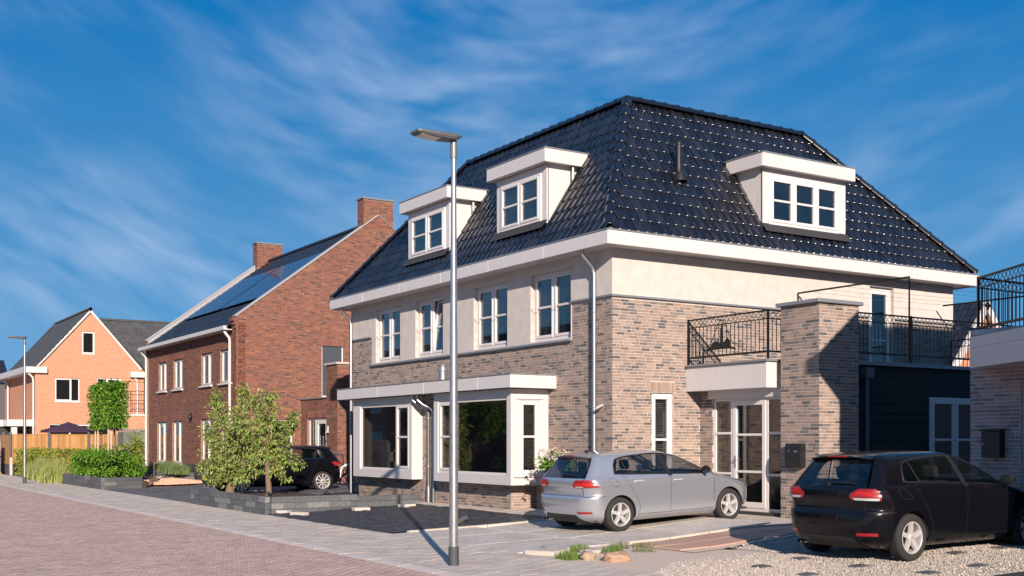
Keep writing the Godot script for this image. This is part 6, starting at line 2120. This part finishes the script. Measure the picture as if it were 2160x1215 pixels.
func make_yard_left() -> void:
	# planter before the brown house driveway, with the two fruit trees
	box_wall("planter_wall", "long low dark concrete planter wall along the pavement by the fruit trees", "planter", Vector2(-4.92, -12.6), Vector2(-4.92, -6.80), -0.14, 3, 0.145, 0.12, 0.6)
	box_wall("planter_wall", "dark concrete planter wall running from the pavement to the bay window", "planter", Vector2(-4.86, -6.72), Vector2(-2.6, -6.9), -0.14, 3, 0.145, 0.12, 0.6)
	box_wall("planter_wall", "lighter low concrete edging in front of the left bay window", "planter", Vector2(-2.6, -6.95), Vector2(-0.76, -7.1), -0.03, 2, 0.14, 0.12, 0.62)
	box_wall("planter_wall", "dark concrete planter wall behind the fruit trees", "planter", Vector2(-4.9, -12.7), Vector2(-2.4, -12.7), -0.1, 2, 0.145, 0.12, 0.6)
	tag(obj("soil", MB.new().box(-4.86, -2.4, -0.2, 0.17, -12.62, -6.98), M.soil), "brown soil inside the long dark planter", "soil", "", "structure")
	var f1 := Vector3(-3.74, 0.15, -9.9)
	var f2 := Vector3(-4.05, 0.15, -12.1)
	var V := func(x, y, z) -> Vector3: return Vector3(x, y, z)
	# limbs: R is along +x (right and away), L along -z; screen right = (0.843, -0.538 as z -> 0.538)
	var rt := Vector3(0.843, 0, 0.538)
	var fwd := Vector3(0.538, 0, -0.843)
	var P := func(r: float, y: float, f: float) -> Vector3: return rt * r * 0.76 + YA * y * 0.94 + fwd * f
	fruit_tree("fruit_tree", "young fruit tree with a bare leaning trunk at the right end of the planter", f1, [P.call(0.03, 0, 0), P.call(0.02, 0.12, 0), P.call(-0.02, 0.7, 0), P.call(-0.05, 1.25, 0), P.call(-0.05, 1.7, 0)], 0.085, [
		[[P.call(-0.03, 1.15, 0), P.call(0.25, 1.5, 0.2), P.call(0.55, 1.9, 0.3), P.call(0.72, 2.15, 0.3)], 0.42, 1.3],
		[[P.call(-0.05, 1.6, 0), P.call(0.0, 2.1, -0.1), P.call(0.03, 2.6, -0.1), P.call(0.05, 3.0, 0.0)], 0.38],
		[[P.call(-0.05, 1.6, 0), P.call(-0.3, 2.1, 0.1), P.call(-0.42, 2.45, 0.2), P.call(-0.45, 2.85, 0.2)], 0.40],
		[[P.call(-0.03, 1.2, 0), P.call(-0.5, 1.6, 0.3), P.call(-0.9, 1.9, 0.3), P.call(-1.2, 2.1, 0.4)], 0.5, 1.3],
		[[P.call(0.0, 0.95, 0), P.call(0.4, 0.95, 0.1), P.call(0.75, 1.0, 0.1), P.call(1.05, 0.85, 0.1)], 0.28],
		[[P.call(0.0, 0.9, 0), P.call(0.4, 0.72, 0.1), P.call(0.6, 0.5, 0.1)], 0.14, 0.6],
		[[P.call(-0.03, 0.95, 0), P.call(-0.4, 0.85, 0.1), P.call(-0.8, 0.75, 0.0), P.call(-1.0, 0.5, 0.0)], 0.36],
		[[P.call(0.45, 1.85, 0.3), P.call(0.75, 2.2, 0.3), P.call(1.05, 2.35, 0.3)], 0.22, 0.7],
		[[P.call(0.0, 1.5, 0), P.call(0.35, 1.35, 0.1), P.call(0.6, 1.4, 0.1)], 0.3]], 430, 0.098)
	fruit_tree("fruit_tree", "low bushy fruit tree leaning left in the dark planter", f2, [P.call(0.02, 0, 0), P.call(0.05, 0.4, 0), P.call(0.15, 0.9, 0.0), P.call(0.1, 1.3, 0)], 0.10, [
		[[P.call(0.1, 1.1, 0), P.call(-0.25, 1.9, 0.1), P.call(-0.45, 2.6, 0.2), P.call(-0.5, 3.0, 0.2)], 0.42],
		[[P.call(0.1, 1.1, 0), P.call(0.3, 1.9, -0.2), P.call(0.5, 2.45, -0.2), P.call(0.6, 3.1, -0.2)], 0.45],
		[[P.call(0.08, 0.8, 0), P.call(-0.4, 1.0, 0.2), P.call(-0.65, 1.5, 0.1), P.call(-0.8, 1.95, 0.1)], 0.42],
		[[P.call(0.08, 0.7, 0), P.call(-0.4, 0.75, -0.3), P.call(-0.72, 0.95, -0.2), P.call(-0.9, 0.7, -0.2)], 0.38, 1.2],
		[[P.call(0.1, 0.9, 0), P.call(0.5, 1.2, -0.3), P.call(0.9, 1.5, -0.3)], 0.5, 1.3],
		[[P.call(0.05, 0.5, 0), P.call(-0.35, 0.5, -0.3), P.call(-0.7, 0.4, -0.2)], 0.26],
		[[P.call(0.05, 0.6, 0), P.call(0.45, 0.55, -0.4), P.call(0.7, 0.4, -0.4)], 0.34],
		[[P.call(0.1, 1.2, 0), P.call(0.1, 1.7, 0.4), P.call(0.05, 2.3, 0.4)], 0.5, 1.2]], 520, 0.100)
	# garden spot lamps on stakes in the soil
	for q in [[Vector3(-2.9, 0.17, -8.0), "small black garden spot lamp right of the fruit tree trunk"], [Vector3(-4.3, 0.17, -8.3), "small black garden spot lamp at the pavement end of the planter"]]:
		var g := MB.new()
		g.tube([q[0], q[0] + Vector3(0, 0.10, 0)], 0.012, 6)
		g.tube([q[0] + Vector3(0.04, 0.09, 0.03), q[0] + Vector3(-0.04, 0.14, -0.05)], 0.045, 10)
		tag(obj("garden_spot", g, M.black), q[1], "spot lamp")
	# far planter with bush and two clipped trees
	box_wall("planter_wall", "far planter wall of dark concrete along the pavement by the clipped trees", "planter", Vector2(-4.88, -30.0), Vector2(-4.88, -23.35), -0.14, 3, 0.145, 0.14, 0.8)
	box_wall("planter_wall", "far planter wall of dark concrete facing the chippings bed", "planter", Vector2(-4.80, -23.28), Vector2(-3.4, -23.9), -0.14, 3, 0.145, 0.14, 0.8)
	box_wall("planter_wall", "low dark wall before the grasses at the brown house", "planter", Vector2(-2.2, -33.5), Vector2(-0.3, -27.8), -0.05, 2, 0.18, 0.14, 0.8)
	tag(obj("soil", MB.new().box(-4.8, -3.2, -0.2, 0.14, -30.0, -23.9), M.soil), "dark soil of the far planter under the leafy bush", "soil", "", "structure")
	bush("leafy_bush", "broad dark green leafy bush filling the far planter", "bush", "", Vector3(-4.05, 0.1, -26.6), Vector3(0.9, 0.56, 3.2), 6500, 0.13, FRESH, 26)
	for q in [[-25.0, "right one of two small trees clipped into an upright panel"], [-27.1, "left one of two small trees clipped into an upright panel"]]:
		var B := bush("panel_tree", q[1], "tree", "clipped panel trees in the far planter", Vector3(-4.1, 2.1, q[0]), Vector3(0.30, 0.82, 0.80), 2900, 0.125, FRESH, 10, 4.0)
		var tk := MB.new()
		tk.tube([Vector3(0.0, -2.0, 0.0), Vector3(0.02, -1.0, 0.02), Vector3(0, 0.0, 0), Vector3(0, 1.5, 0)], [0.045, 0.04, 0.035, 0.02], 8)
		obj("trunk", tk, M.bark, B)
		var stk := MB.new()
		stk.tube([Vector3(-0.16, -2.0, 0.2), Vector3(-0.16, 0.05, 0.2)], 0.035, 6)
		stk.tube([Vector3(-0.16, -2.0, -0.25), Vector3(-0.16, 0.0, -0.25)], 0.03, 6)
		obj("stake", stk, mat(Color(0.5, 0.4, 0.3), 0.9), B)
	grass("tall_grass", "tall pale green grass clump nearest the planter on the pavement edge", "tall grass clumps by the hedge", Vector3(-4.75, -0.13, -32.2), 0.75, 1.4, 1.15, 2600, 0.022, [Color(0.30, 0.35, 0.10), Color(0.25, 0.31, 0.08), Color(0.37, 0.37, 0.15)])
	grass("tall_grass", "tall pale green grass clump beside the farther street lamp", "tall grass clumps by the hedge", Vector3(-4.7, -0.13, -36.0), 0.7, 1.5, 1.15, 2200, 0.025, [Color(0.28, 0.32, 0.10), Color(0.23, 0.28, 0.08), Color(0.35, 0.33, 0.15)])
	for i in 3:
		bush("hedge", ["low yellow green hedge at the left end, by the white post", "low yellow green hedge behind the two grass clumps", "low yellow green hedge behind the leafy bush"][i], "hedge", "low hedge along the fence", Vector3(-3.9 + 0.75 * i, -0.12, -43.2 + 4.2 * i), Vector3(0.5 + 0.25 * i, 0.66, 2.2), 1900, 0.13, HEDGE, 10, 4.0)
	bush("hedge", "upright hedge in front of the right end of the wooden fence", "hedge", "", Vector3(-0.65, 0.0, -40.2), Vector3(0.85, 0.68, 0.6), 1100, 0.15, HEDGE, 10, 4.0)
	bush("hedge", "yellow green shrub climbing by the corner of the brown house", "hedge", "", Vector3(-0.25, 0.0, -37.2), Vector3(0.42, 0.98, 0.4), 900, 0.14, HEDGE, 12)
	grass("ornamental_grass", "fine grey green grasses below the brown house windows", "", Vector3(-0.55, 0.22, -30.4), 0.55, 2.6, 0.62, 3600, 0.018, [Color(0.13, 0.19, 0.065), Color(0.17, 0.23, 0.075), Color(0.10, 0.15, 0.06)])
	grass("ornamental_grass", "darker fine grasses between the far planter and the brown house", "", Vector3(-1.8, 0.1, -34.2), 0.8, 2.0, 0.75, 3000, 0.02, [Color(0.06, 0.10, 0.045), Color(0.08, 0.12, 0.05)])
	# wooden fence
	var F := base("wooden_fence", "fence of upright golden brown boards between dark concrete posts", "fence")
	var zf := -46.0
	var px := [-4.45, -2.54, -0.50, 1.52]
	for x in px:
		var pb := MB.new()
		pb.cbox(Transform3D.IDENTITY, Vector3(x - 0.06, -0.3, zf - 0.06), Vector3(x + 0.06, 2.08, zf + 0.09), 0.02)
		obj("post", pb, M.edge[1][0], F)
	for k in 3:
		bx("base_panel", M.edge[1][1], F, px[k] + 0.062, px[k + 1] - 0.062, -0.2, 0.38, zf - 0.02, zf + 0.03)
		var x: float = px[k] + 0.065
		var i := 0
		while x < px[k + 1] - 0.08:
			var e := minf(x + 0.135, px[k + 1] - 0.062)
			var b := MB.new()
			var zz := zf + (0.03 if i % 2 else 0.012)
			b.cbox(Transform3D.IDENTITY, Vector3(x, 0.39, zz - 0.02), Vector3(e, 1.93, zz), 0.004)
			obj("board", b, M.wood[1][rng.randi() % 4], F)
			x += 0.118
			i += 1
		bx("top_rail", M.wood[1][1], F, px[k] + 0.062, px[k + 1] - 0.062, 1.935, 1.975, zf - 0.04, zf + 0.05)
	# the fence turns the corner along the pavement
	for q in [-48.2, -50.4]:
		bx("post", M.edge[1][0], F, -4.54, -4.40, -0.3, 2.08, q - 0.06, q + 0.06)
	var zz2 := -46.08
	while zz2 > -50.3:
		var b := MB.new()
		b.cbox(Transform3D.IDENTITY, Vector3(-4.49, 0.39, zz2 - 0.135), Vector3(-4.47, 1.93, zz2), 0.004)
		obj("board", b, M.wood[1][rng.randi() % 4], F)
		zz2 -= 0.14
	bx("base_panel", M.edge[1][1], F, -4.50, -4.46, -0.2, 0.38, -50.3, -46.07)
	# white post at the end of the hedge
	tag(obj("marker_post", MB.new().box(-4.62, -4.50, -0.2, 0.75, -45.2, -45.08), M.block), "short white post at the left end of the hedge", "post")
	# stacked pale stone packs on pallets at the left edge
	for q in [[0.0, "lower pack of pale stones at the left edge of the pavement"], [0.62, "upper pack of pale stones at the left edge of the pavement"]]:
		var K := base("stone_pack", q[1], "stone pack", Vector3(-5.35, -0.15 + 0.12 + q[0] * 1.35, -47.2), "packs of stones by the fence")
		for i in 3:
			for j in 4:
				var b := MB.new()
				b.cbox(Transform3D.IDENTITY, Vector3(-0.55 + 0.36 * i, 0.19 * j, -0.5), Vector3(-0.20 + 0.36 * i, 0.185 + 0.19 * j, 0.5), 0.02)
				obj("stone", b, M.block, K)
	tag(obj("pallet", MB.new().box(-5.95, -4.75, -0.15, -0.12, -47.75, -46.65).box(-5.95, -5.8, -0.12, -0.03, -47.75, -46.65).box(-4.95, -4.8, -0.12, -0.03, -47.75, -46.65), M.wood[1][3]), "wooden pallet under the stone packs", "pallet")
	# parasol and shed behind the fence
	var U := base("parasol", "dark purple garden parasol open above the wooden fence", "parasol", Vector3(-1.05, 0.0, -48.5))
	var cn := MB.new()
	for k in 8:
		var a0 := TAU * k / 8 + 0.2
		var a1 := TAU * (k + 1) / 8 + 0.2
		var top := Vector3(0, 2.68, 0)
		var m0 := Vector3(cos(a0) * 0.75, 2.40, sin(a0) * 0.75)
		var m1 := Vector3(cos(a1) * 0.75, 2.40, sin(a1) * 0.75)
		var e0 := Vector3(cos(a0) * 1.45, 2.20, sin(a0) * 1.45)
		var e1 := Vector3(cos(a1) * 1.45, 2.20, sin(a1) * 1.45)
		cn.tri(top, m1, m0); cn.quad(m0, m1, e1, e0); cn.quad(e0, e1, e1 - YA * 0.12, e0 - YA * 0.12)
	obj("canopy", cn, mat(Color(0.045, 0.018, 0.045), 0.85), U)
	var mp := MB.new()
	mp.tube([Vector3(0, 0, 0), Vector3(0, 2.66, 0)], 0.025, 8)
	obj("pole", mp, M.steel, U)
	var S := base("garden_shed", "grey green wooden garden shed beside the fence", "shed", Vector3(1.9, 0, -44.6))
	for i in 13:
		var b := MB.new()
		b.cbox(Transform3D(Basis(XA, -0.05), Vector3(0, 0.165 * i, 0)), Vector3(0, 0, 0), Vector3(3.2, 0.17, 0.03), 0.004)
		obj("board", b, mat(Color(0.20, 0.205, 0.145), 0.9, 0, M.g2, 0.8), S)
	bx("side", mat(Color(0.13, 0.15, 0.13), 0.9), S, -0.9, -0.003, 0, 2.1, -1.2, 0.0)
	bx("roof", M.zinc, S, -0.95, 3.3, 2.15, 2.25, -2.2, 0.1)
	# bicycle behind the dark car
	bicycle()
	# small dead shrub with a lamp stake in the chippings
	var sh := MB.new()
	var c := Vector3(-2.1, -0.06, -27.0)
	sh.tube([c, c + Vector3(0, 0.85, 0)], 0.02, 6)
	for k in 12:
		var a := k * 0.52
		sh.tube([c, c + Vector3(cos(a) * 0.15, 0.12, sin(a) * 0.15), c + Vector3(cos(a) * 0.45, 0.3 + 0.05 * (k % 3), sin(a) * 0.45)], [0.03, 0.022, 0.006], 5)
	tag(obj("bare_shrub", sh, M.bark), "bare brown shrub stump in the pinkish chippings", "shrub")
func bicycle() -> void:
	var B := base("bicycle", "bicycle with white mudguards leaning behind the dark car", "bicycle")
	B.transform = Transform3D(Basis(YA, deg_to_rad(8)), Vector3(1.3, 0.07, -18.2))
	var white := mat(Color(0.75, 0.72, 0.70), 0.4)
	for x in [0.0, 1.08]:
		var W := Node3D.new()
		W.name = "wheel"
		W.position = Vector3(x, 0.345, 0)
		B.add_child(W, true)
		var t := MB.new()
		var rows := []
		for i in 37:
			var a := TAU * i / 36
			var row := []
			for j in 9:
				var b := TAU * j / 8
				row.append(Vector3(cos(a) * (0.33 + 0.018 * cos(b)), sin(a) * (0.33 + 0.018 * cos(b)), 0.018 * sin(b)))
			rows.append(row)
		t.grid(rows)
		obj("tyre", t, white, W)
		var s := MB.new()
		for i in 18:
			var a := TAU * i / 18
			s.tube([Vector3(cos(a + 0.3) * 0.03, sin(a + 0.3) * 0.03, 0.03 * (1 if i % 2 else -1)), Vector3(cos(a) * 0.31, sin(a) * 0.31, 0)], 0.0018, 4, false)
		s.tube([Vector3(0, 0, -0.05), Vector3(0, 0, 0.05)], 0.025, 8)
		obj("spokes", s, M.chrome, W)
		var m := MB.new()
		var arc := []
		for i in 15: arc.append(Vector3(x + cos(PI * 0.05 + PI * i / 14 * 0.95) * 0.37, 0.345 + sin(PI * 0.05 + PI * i / 14 * 0.95) * 0.37, 0))
		m.tube(arc, 0.025, 6)
		obj("mudguard", m, white, B)
	var f := MB.new()
	f.tube([Vector3(0, 0.345, 0), Vector3(0.38, 0.33, 0), Vector3(0.22, 0.85, 0)], 0.018, 8)
	f.tube([Vector3(0.38, 0.33, 0), Vector3(0.90, 0.62, 0), Vector3(0.86, 0.80, 0)], 0.02, 8)
	f.tube([Vector3(1.08, 0.345, 0), Vector3(0.90, 0.62, 0), Vector3(0.83, 1.05, 0)], 0.018, 8)
	f.tube([Vector3(0, 0.345, 0), Vector3(0.24, 0.78, 0)], 0.012, 8)
	obj("frame", f, M.black, B)
	f = MB.new()
	f.cbox(Transform3D.IDENTITY, Vector3(0.08, 0.92, -0.09), Vector3(0.34, 0.98, 0.09), 0.025)
	f.tube([Vector3(0.22, 0.85, 0), Vector3(0.20, 0.93, 0)], 0.015, 8)
	obj("saddle", f, M.black, B)
	f = MB.new()
	f.tube([Vector3(0.70, 1.04, -0.28), Vector3(0.80, 1.06, -0.2), Vector3(0.84, 1.07, 0), Vector3(0.80, 1.06, 0.2), Vector3(0.70, 1.04, 0.28)], 0.013, 8)
	obj("handlebar", f, M.chrome, B)

func make_yard_front() -> void:
	# black weed cloth laid on the bare front garden
	var o := PackedVector2Array([Vector2(-4.62, -7.2), Vector2(-4.88, -5.6), Vector2(-4.95, -3.3), Vector2(-4.82, -0.45), Vector2(-4.5, -0.5), Vector2(-3.4, -0.55), Vector2(-1.25, -0.55), Vector2(-1.15, -2.0), Vector2(-1.1, -6.0), Vector2(-1.1, -6.85), Vector2(-2.2, -6.8), Vector2(-3.2, -6.75)])
	var b := MB.new()
	var n := FastNoiseLite.new()
	n.seed = 4; n.frequency = 0.9; n.fractal_octaves = 3
	var NX := 46
	var NZ := 72
	var pts := []
	for i in NX + 1:
		var row := []
		for j in NZ + 1:
			var x := lerpf(-4.92, -1.1, float(i) / NX)
			var z := lerpf(-6.85, -0.52, float(j) / NZ)
			var e := minf(minf(x + 4.92, -1.1 - x), minf(z + 6.85, -0.52 - z))
			var y := 0.024 + 0.035 * n.get_noise_2d(x, z) + 0.022 * absf(n.get_noise_2d(x * 3, z * 0.8 + 9)) * 2.0
			# a seam across the sheet
			y += 0.012 * exp(-pow((z + 4.55 + 0.12 * x) / 0.05, 2))
			y *= smoothstep(0.0, 0.2, e) * 0.85 + 0.15
			var jx := 0.05 * n.get_noise_2d(z * 2.5, 3) if i == 0 or i == NX else 0.0
			var jz := 0.06 * n.get_noise_2d(x * 2.5, 7) if j == 0 or j == NZ else 0.0
			row.append(GP(x + jx, z + jz, y + 0.004))
		pts.append(row)
	b.grid(pts, true)
	tag(obj("weed_cloth", b, M.cloth), "black weed cloth spread over the bare front garden", "cloth")
	var lie := [[-4.62, -6.66, 0.3, "pale concrete block on the cloth at the far pavement corner"], [-4.55, -5.75, 0.1, "pale concrete block second from the planter on the cloth edge"], [-2.92, -5.95, 1.2, "pale concrete block near the middle of the black cloth"], [-1.75, -5.85, 1.35, "pale concrete block on the cloth nearest the downpipes"]]
	for q in lie:
		var m := MB.new()
		m.cbox(Transform3D.IDENTITY, Vector3(-0.10, 0, -0.20), Vector3(0.10, 0.075, 0.20), 0.008)
		var k := obj("concrete_block", m, M.block)
		k.transform = Transform3D(Basis(YA, q[2] + 0.35), GP(q[0], q[1], 0.03))
		tag(k, q[3], "block", "concrete blocks holding down the cloth")
	var bump3 := MB.new()
	bump3.tube([GP(-3.0, -1.15, 0.06), GP(-2.9, -1.05, 0.14), GP(-2.86, -1.0, 0.13)], [0.09, 0.07, 0.05], 8)
	tag(obj("cloth_fold", bump3, M.cloth), "raised black fold in the cloth near the driveway", "cloth fold")
	# stones and weeds in the sandy corner
	var i := 0
	for q in [[-4.45, 4.15, 0.62, 0.09, 0.5, M.slab[1][3], "flat grey slab lying at the driveway corner"], [-4.5, 5.25, 0.22, 0.13, 0.20, M.stone, "rough yellowish stone beside the grass tuft"], [-4.3, 5.7, 0.36, 0.14, 0.26, mat(Color(0.47, 0.30, 0.20), 0.95, 0, M.g2, 2.5), "largest orange stone at the edge of the sandy bed"], [-4.1, 4.75, 0.3, 0.08, 0.3, M.block, "small pale stone behind the orange one"]]:
		var m := MB.new()
		var w: float = q[2]
		var hh: float = q[3]
		var d: float = q[4]
		if i == 0:
			m.cbox(Transform3D.IDENTITY, Vector3(-w / 2, -0.03, -d / 2), Vector3(w / 2, hh * 0.6, d / 2), 0.012)
		else:
			var rows := []
			for a in 9:
				var row := []
				for c in 15:
					var th := PI * a / 8.0
					var ph := TAU * (c % 14) / 14.0
					var dir := Vector3(sin(th) * cos(ph), cos(th), sin(th) * sin(ph))
					var sq := 1.0 / pow(pow(absf(dir.x), 9) + pow(absf(dir.y), 9) + pow(absf(dir.z), 9), 0.111)
					var r := sq * (1.0 + 0.55 * n.get_noise_3d(dir.x * 1.6 + i * 7, dir.y * 1.6, dir.z * 1.6))
					row.append(dir * r * Vector3(w / 2, hh / 2, d / 2) + Vector3(0, hh * 0.30, 0))
				rows.append(row)
			m.grid(rows)
		var k := obj("stone", m, q[5])
		k.transform = Transform3D(Basis(YA, 0.5 + i), GP(q[0], q[1], -0.012))
		tag(k, q[6], "stone")
		i += 1
	var tufts := [[-4.42, 3.98, 0.10, 0.14, 70, "sparse weed behind the grey slab by the driveway"], [-3.95, 4.3, 0.17, 0.17, 240, "round grass tuft right of the grey slab"], [-4.72, 5.05, 0.2, 0.2, 300, "grass tuft nearest the pavement edge"], [-3.72, 4.85, 0.18, 0.2, 240, "bright grass tuft in the middle of the sandy bed"], [-3.25, 4.45, 0.16, 0.16, 120, "pale weeds close to the driveway edging"], [-3.25, 5.05, 0.2, 0.15, 120, "loose weeds at the right of the sandy bed"], [-2.85, 4.55, 0.2, 0.12, 130, "dry yellow weeds at the start of the reddish slabs"], [-4.2, 4.7, 0.12, 0.18, 90, "blue green weed between the stones"], [-4.3, 5.55, 0.16, 0.08, 90, "short grass at the foot of the yellowish stone"], [-0.4, 4.2, 0.12, 0.06, 40, "small weed growing out of the driveway joint"]]
	for q in tufts:
		grass("grass_tuft", q[5], "weeds in the sandy bed", GP(q[0], q[1], -0.015), q[2], q[2], q[3], q[4], 0.008, [Color(0.10, 0.19, 0.025), Color(0.13, 0.22, 0.03), Color(0.17, 0.22, 0.07)] if q[4] > 150 else [Color(0.12, 0.17, 0.07), Color(0.16, 0.19, 0.10), Color(0.22, 0.20, 0.08)])
	var ob := MB.new()
	for k in 26:
		var a := rng.randf() * TAU
		pass
	# flower pot with white hydrangea behind the silver car
	var Pt := base("flower_pot", "grey planter box with a white hydrangea between bay window and silver car", "flower pot", Vector3(-0.62, 0.05, -1.12))
	var pb := MB.new()
	pb.cbox(Transform3D.IDENTITY, Vector3(-0.2, 0, -0.2), Vector3(0.2, 0.95, 0.2), 0.015)
	obj("pot", pb, mat(Color(0.16, 0.165, 0.17), 0.7), Pt)
	var xf := []
	var cl := []
	for k in 420:
		var p := Vector3(rng.randfn(0, 0.16), 0.96 + absf(rng.randfn(0, 0.13)), rng.randfn(0, 0.16))
		xf.append(leaf_at(p, 0.11, 0.2, Vector3(p.x, 0, p.z) * 3))
		cl.append(tone(FRESH))
	many("leaves", leaf_mesh(0.65), M.leaf, xf, cl, Pt)
	xf = []; cl = []
	for h in 9:
		var hc := Vector3(rng.randf_range(-0.26, 0.26), 1.24 + rng.randf_range(-0.05, 0.1), rng.randf_range(-0.26, 0.26))
		for k in 130:
			var d := Vector3(rng.randfn(), rng.randfn(), rng.randfn()).normalized()
			xf.append(leaf_at(hc + d * 0.085, 0.035, 0, d * 2))
			cl.append(Color(0.78, 0.68, 0.60) * rng.randf_range(0.85, 1.0))
	many("flowers", leaf_mesh(0.9, 0.05), M.leaf, xf, cl, Pt)

func make_small_things() -> void:
	# curved black letterbox on the pillar
	var B := base("letterbox", "black letterbox with a curved front on the brick pillar", "letterbox")
	var pr := []
	for i in 13:
		var s := i / 12.0
		pr.append(Vector2(-(0.10 + 0.055 * sin(PI * (0.15 + 0.75 * s))), lerpf(1.555, 1.09, s)))
	var o := PackedVector2Array([Vector2(0.0, 1.555)])
	for p in pr: o.append(p)
	o.append(Vector2(0.0, 1.09))
	var b := MB.new()
	b.plate(Transform3D(Basis(), Vector3(2.188, 0, 2.86)), o, 0, 0.40)
	obj("box", b, M.black, B)
	b = MB.new()
	b.tbox(Transform3D(Basis(), Vector3.ZERO), Vector3(2.035, 1.435, 2.855), Vector3(2.19, 1.445, 3.265))
	obj("lid_edge", b, M.iron, B)
	bx("name_plate", M.steel, B, 2.026, 2.034, 1.385, 1.415, 3.10, 3.19)
	bx("lock", M.steel, B, 2.024, 2.034, 1.40, 1.425, 2.96, 2.98)
	var K := base("letterbox", "plain black letterbox on the shaded brick wall at the right", "letterbox")
	b = MB.new()
	b.cbox(Transform3D.IDENTITY, Vector3(2.09, 1.33, 7.16), Vector3(2.24, 1.76, 7.50), 0.01)
	obj("box", b, M.black, K)
	b = MB.new()
	b.tbox(Transform3D(Basis(ZA, 0.12), Vector3(2.09, 1.765, 7.14)), Vector3(-0.03, 0, 0), Vector3(0.16, 0.02, 0.38))
	obj("lid", b, M.black, K)
	bx("lock", M.chrome, K, 2.08, 2.089, 1.54, 1.565, 7.19, 7.21)
	# behind the bay glass
	var vs := MB.new()
	vs.lathe(Transform3D(Basis(), Vector3(-0.60, 0.645, -7.55)), [[0.0, 0.0], [0.06, 0.0], [0.10, 0.10], [0.085, 0.2], [0.035, 0.28], [0.05, 0.33]], 20)
	tag(obj("vase", vs, mat(Color(0.55, 0.38, 0.12), 0.25, 0.8)), "round golden vase behind the narrow sash of the left bay window", "vase")
	var lp := base("table_lamp", "table lamp with a pale drum shade behind the large left bay pane", "table lamp", Vector3(-0.45, 0.645, -9.2))
	vs = MB.new()
	vs.lathe(Transform3D.IDENTITY, [[0.0, 0.0], [0.10, 0.0], [0.10, 0.02], [0.02, 0.03], [0.02, 0.45]], 16)
	obj("stand", vs, M.black, lp)
	vs = MB.new()
	vs.lathe(Transform3D.IDENTITY, [[0.17, 0.40], [0.14, 0.66]], 20)
	obj("lamp_shade", vs, M.curtain, lp)
	var hp := base("house_plant", "leafy potted plant inside the large right bay pane", "house plant", Vector3(-0.45, 0.645, -3.4))
	vs = MB.new()
	vs.lathe(Transform3D.IDENTITY, [[0.0, 0.0], [0.09, 0.0], [0.12, 0.2], [0.0, 0.19]], 16)
	obj("pot", vs, M.block, hp)
	var hx := []
	var hc := []
	for i in 160:
		var p := Vector3(rng.randfn(0, 0.09), 0.3 + absf(rng.randfn(0, 0.14)), rng.randfn(0, 0.09))
		hx.append(leaf_at(p, 0.13, 0.1, Vector3(p.x, 0.1, p.z) * 4))
		hc.append(tone(FRESH))
	many("leaves", leaf_mesh(0.5), M.leaf, hx, hc, hp)
	# clothes line frame on the balcony
	var C := base("clothes_line", "black steel clothes line frame with thin wires above the balcony", "clothes line")
	var f := MB.new()
	var zl := 1.05
	f.tube([Vector3(5.37, 3.25, 3.16), Vector3(5.37, 5.03, 3.16), Vector3(5.37, 5.03, -0.0 + 0.06)], 0.022, 8)
	obj("bar", f, M.iron, C)
	f = MB.new()
	f.tube([Vector3(5.37, 5.03, 0.06), Vector3(5.37, 4.75, 0.10)], 0.015, 6)
	obj("bracket", f, M.iron, C)
	f = MB.new()
	f.tube([Vector3(10.3, 3.25, 3.16), Vector3(10.3, 5.03, 3.16), Vector3(10.3, 5.03, 0.3)], 0.022, 8)
	obj("bar", f, M.iron, C)
	f = MB.new()
	for i in 6:
		var z := 0.3 + 0.52 * i
		f.tube([Vector3(5.37, 5.05, z), Vector3(7.8, 5.02, z), Vector3(10.3, 5.05, z)], 0.003, 4, false)
	obj("wires", f, M.steel, C, "stuff")

# the other side of the street, seen only in the window glass
func make_opposite() -> void:
	var H := base("opposite_house", "long red brick terrace across the street, outside the picture", "house")
	var z0 := -75.0
	wall(H, "wall", Vector3(-24, 0, z0), ZA, XA, R2(0, 62, -0.2, 5.6), [], M.brickB[1][0], 0.3)
	for i in 12:
		for y in [0.9, 3.6]:
			bx("window", M.glass, H, -23.99, -23.97, y, y + 1.4, z0 + 2 + 5 * i, z0 + 4 + 5 * i)
	var r := MB.new()
	r.quad(Vector3(-23.5, 5.6, z0 + 62), Vector3(-23.5, 5.6, z0), Vector3(-28, 9.2, z0), Vector3(-28, 9.2, z0 + 62))
	r.quad(Vector3(-32, 5.6, z0), Vector3(-32, 5.6, z0 + 62), Vector3(-28, 9.2, z0 + 62), Vector3(-28, 9.2, z0))
	r.tri(Vector3(-23.8, 5.6, z0 + 62), Vector3(-28, 9.2, z0 + 62), Vector3(-32, 5.6, z0 + 62))
	r.quad(Vector3(-23.8, 0, z0 + 62), Vector3(-32, 0, z0 + 62), Vector3(-32, 5.6, z0 + 62), Vector3(-23.8, 5.6, z0 + 62))
	obj("roof", r, M.tileB[1][0], H)
	for q in [[Vector3(-17.5, 0, -27), "round street tree across the road near the bend"], [Vector3(-17.8, 0, -33), "second street tree across the road"]]:
		var T := bush("street_tree", q[1], "tree", "street trees across the road", q[0] + Vector3(0, 1.2, 0), Vector3(1.7, 2.0, 1.7), 5200, 0.22, GREEN, 30)
		var tk := MB.new()
		tk.tube([Vector3(0, -1.4, 0), Vector3(0, 0.5, 0), Vector3(0.1, 3, 0)], [0.14, 0.11, 0.05], 8)
		obj("trunk", tk, M.bark, T)
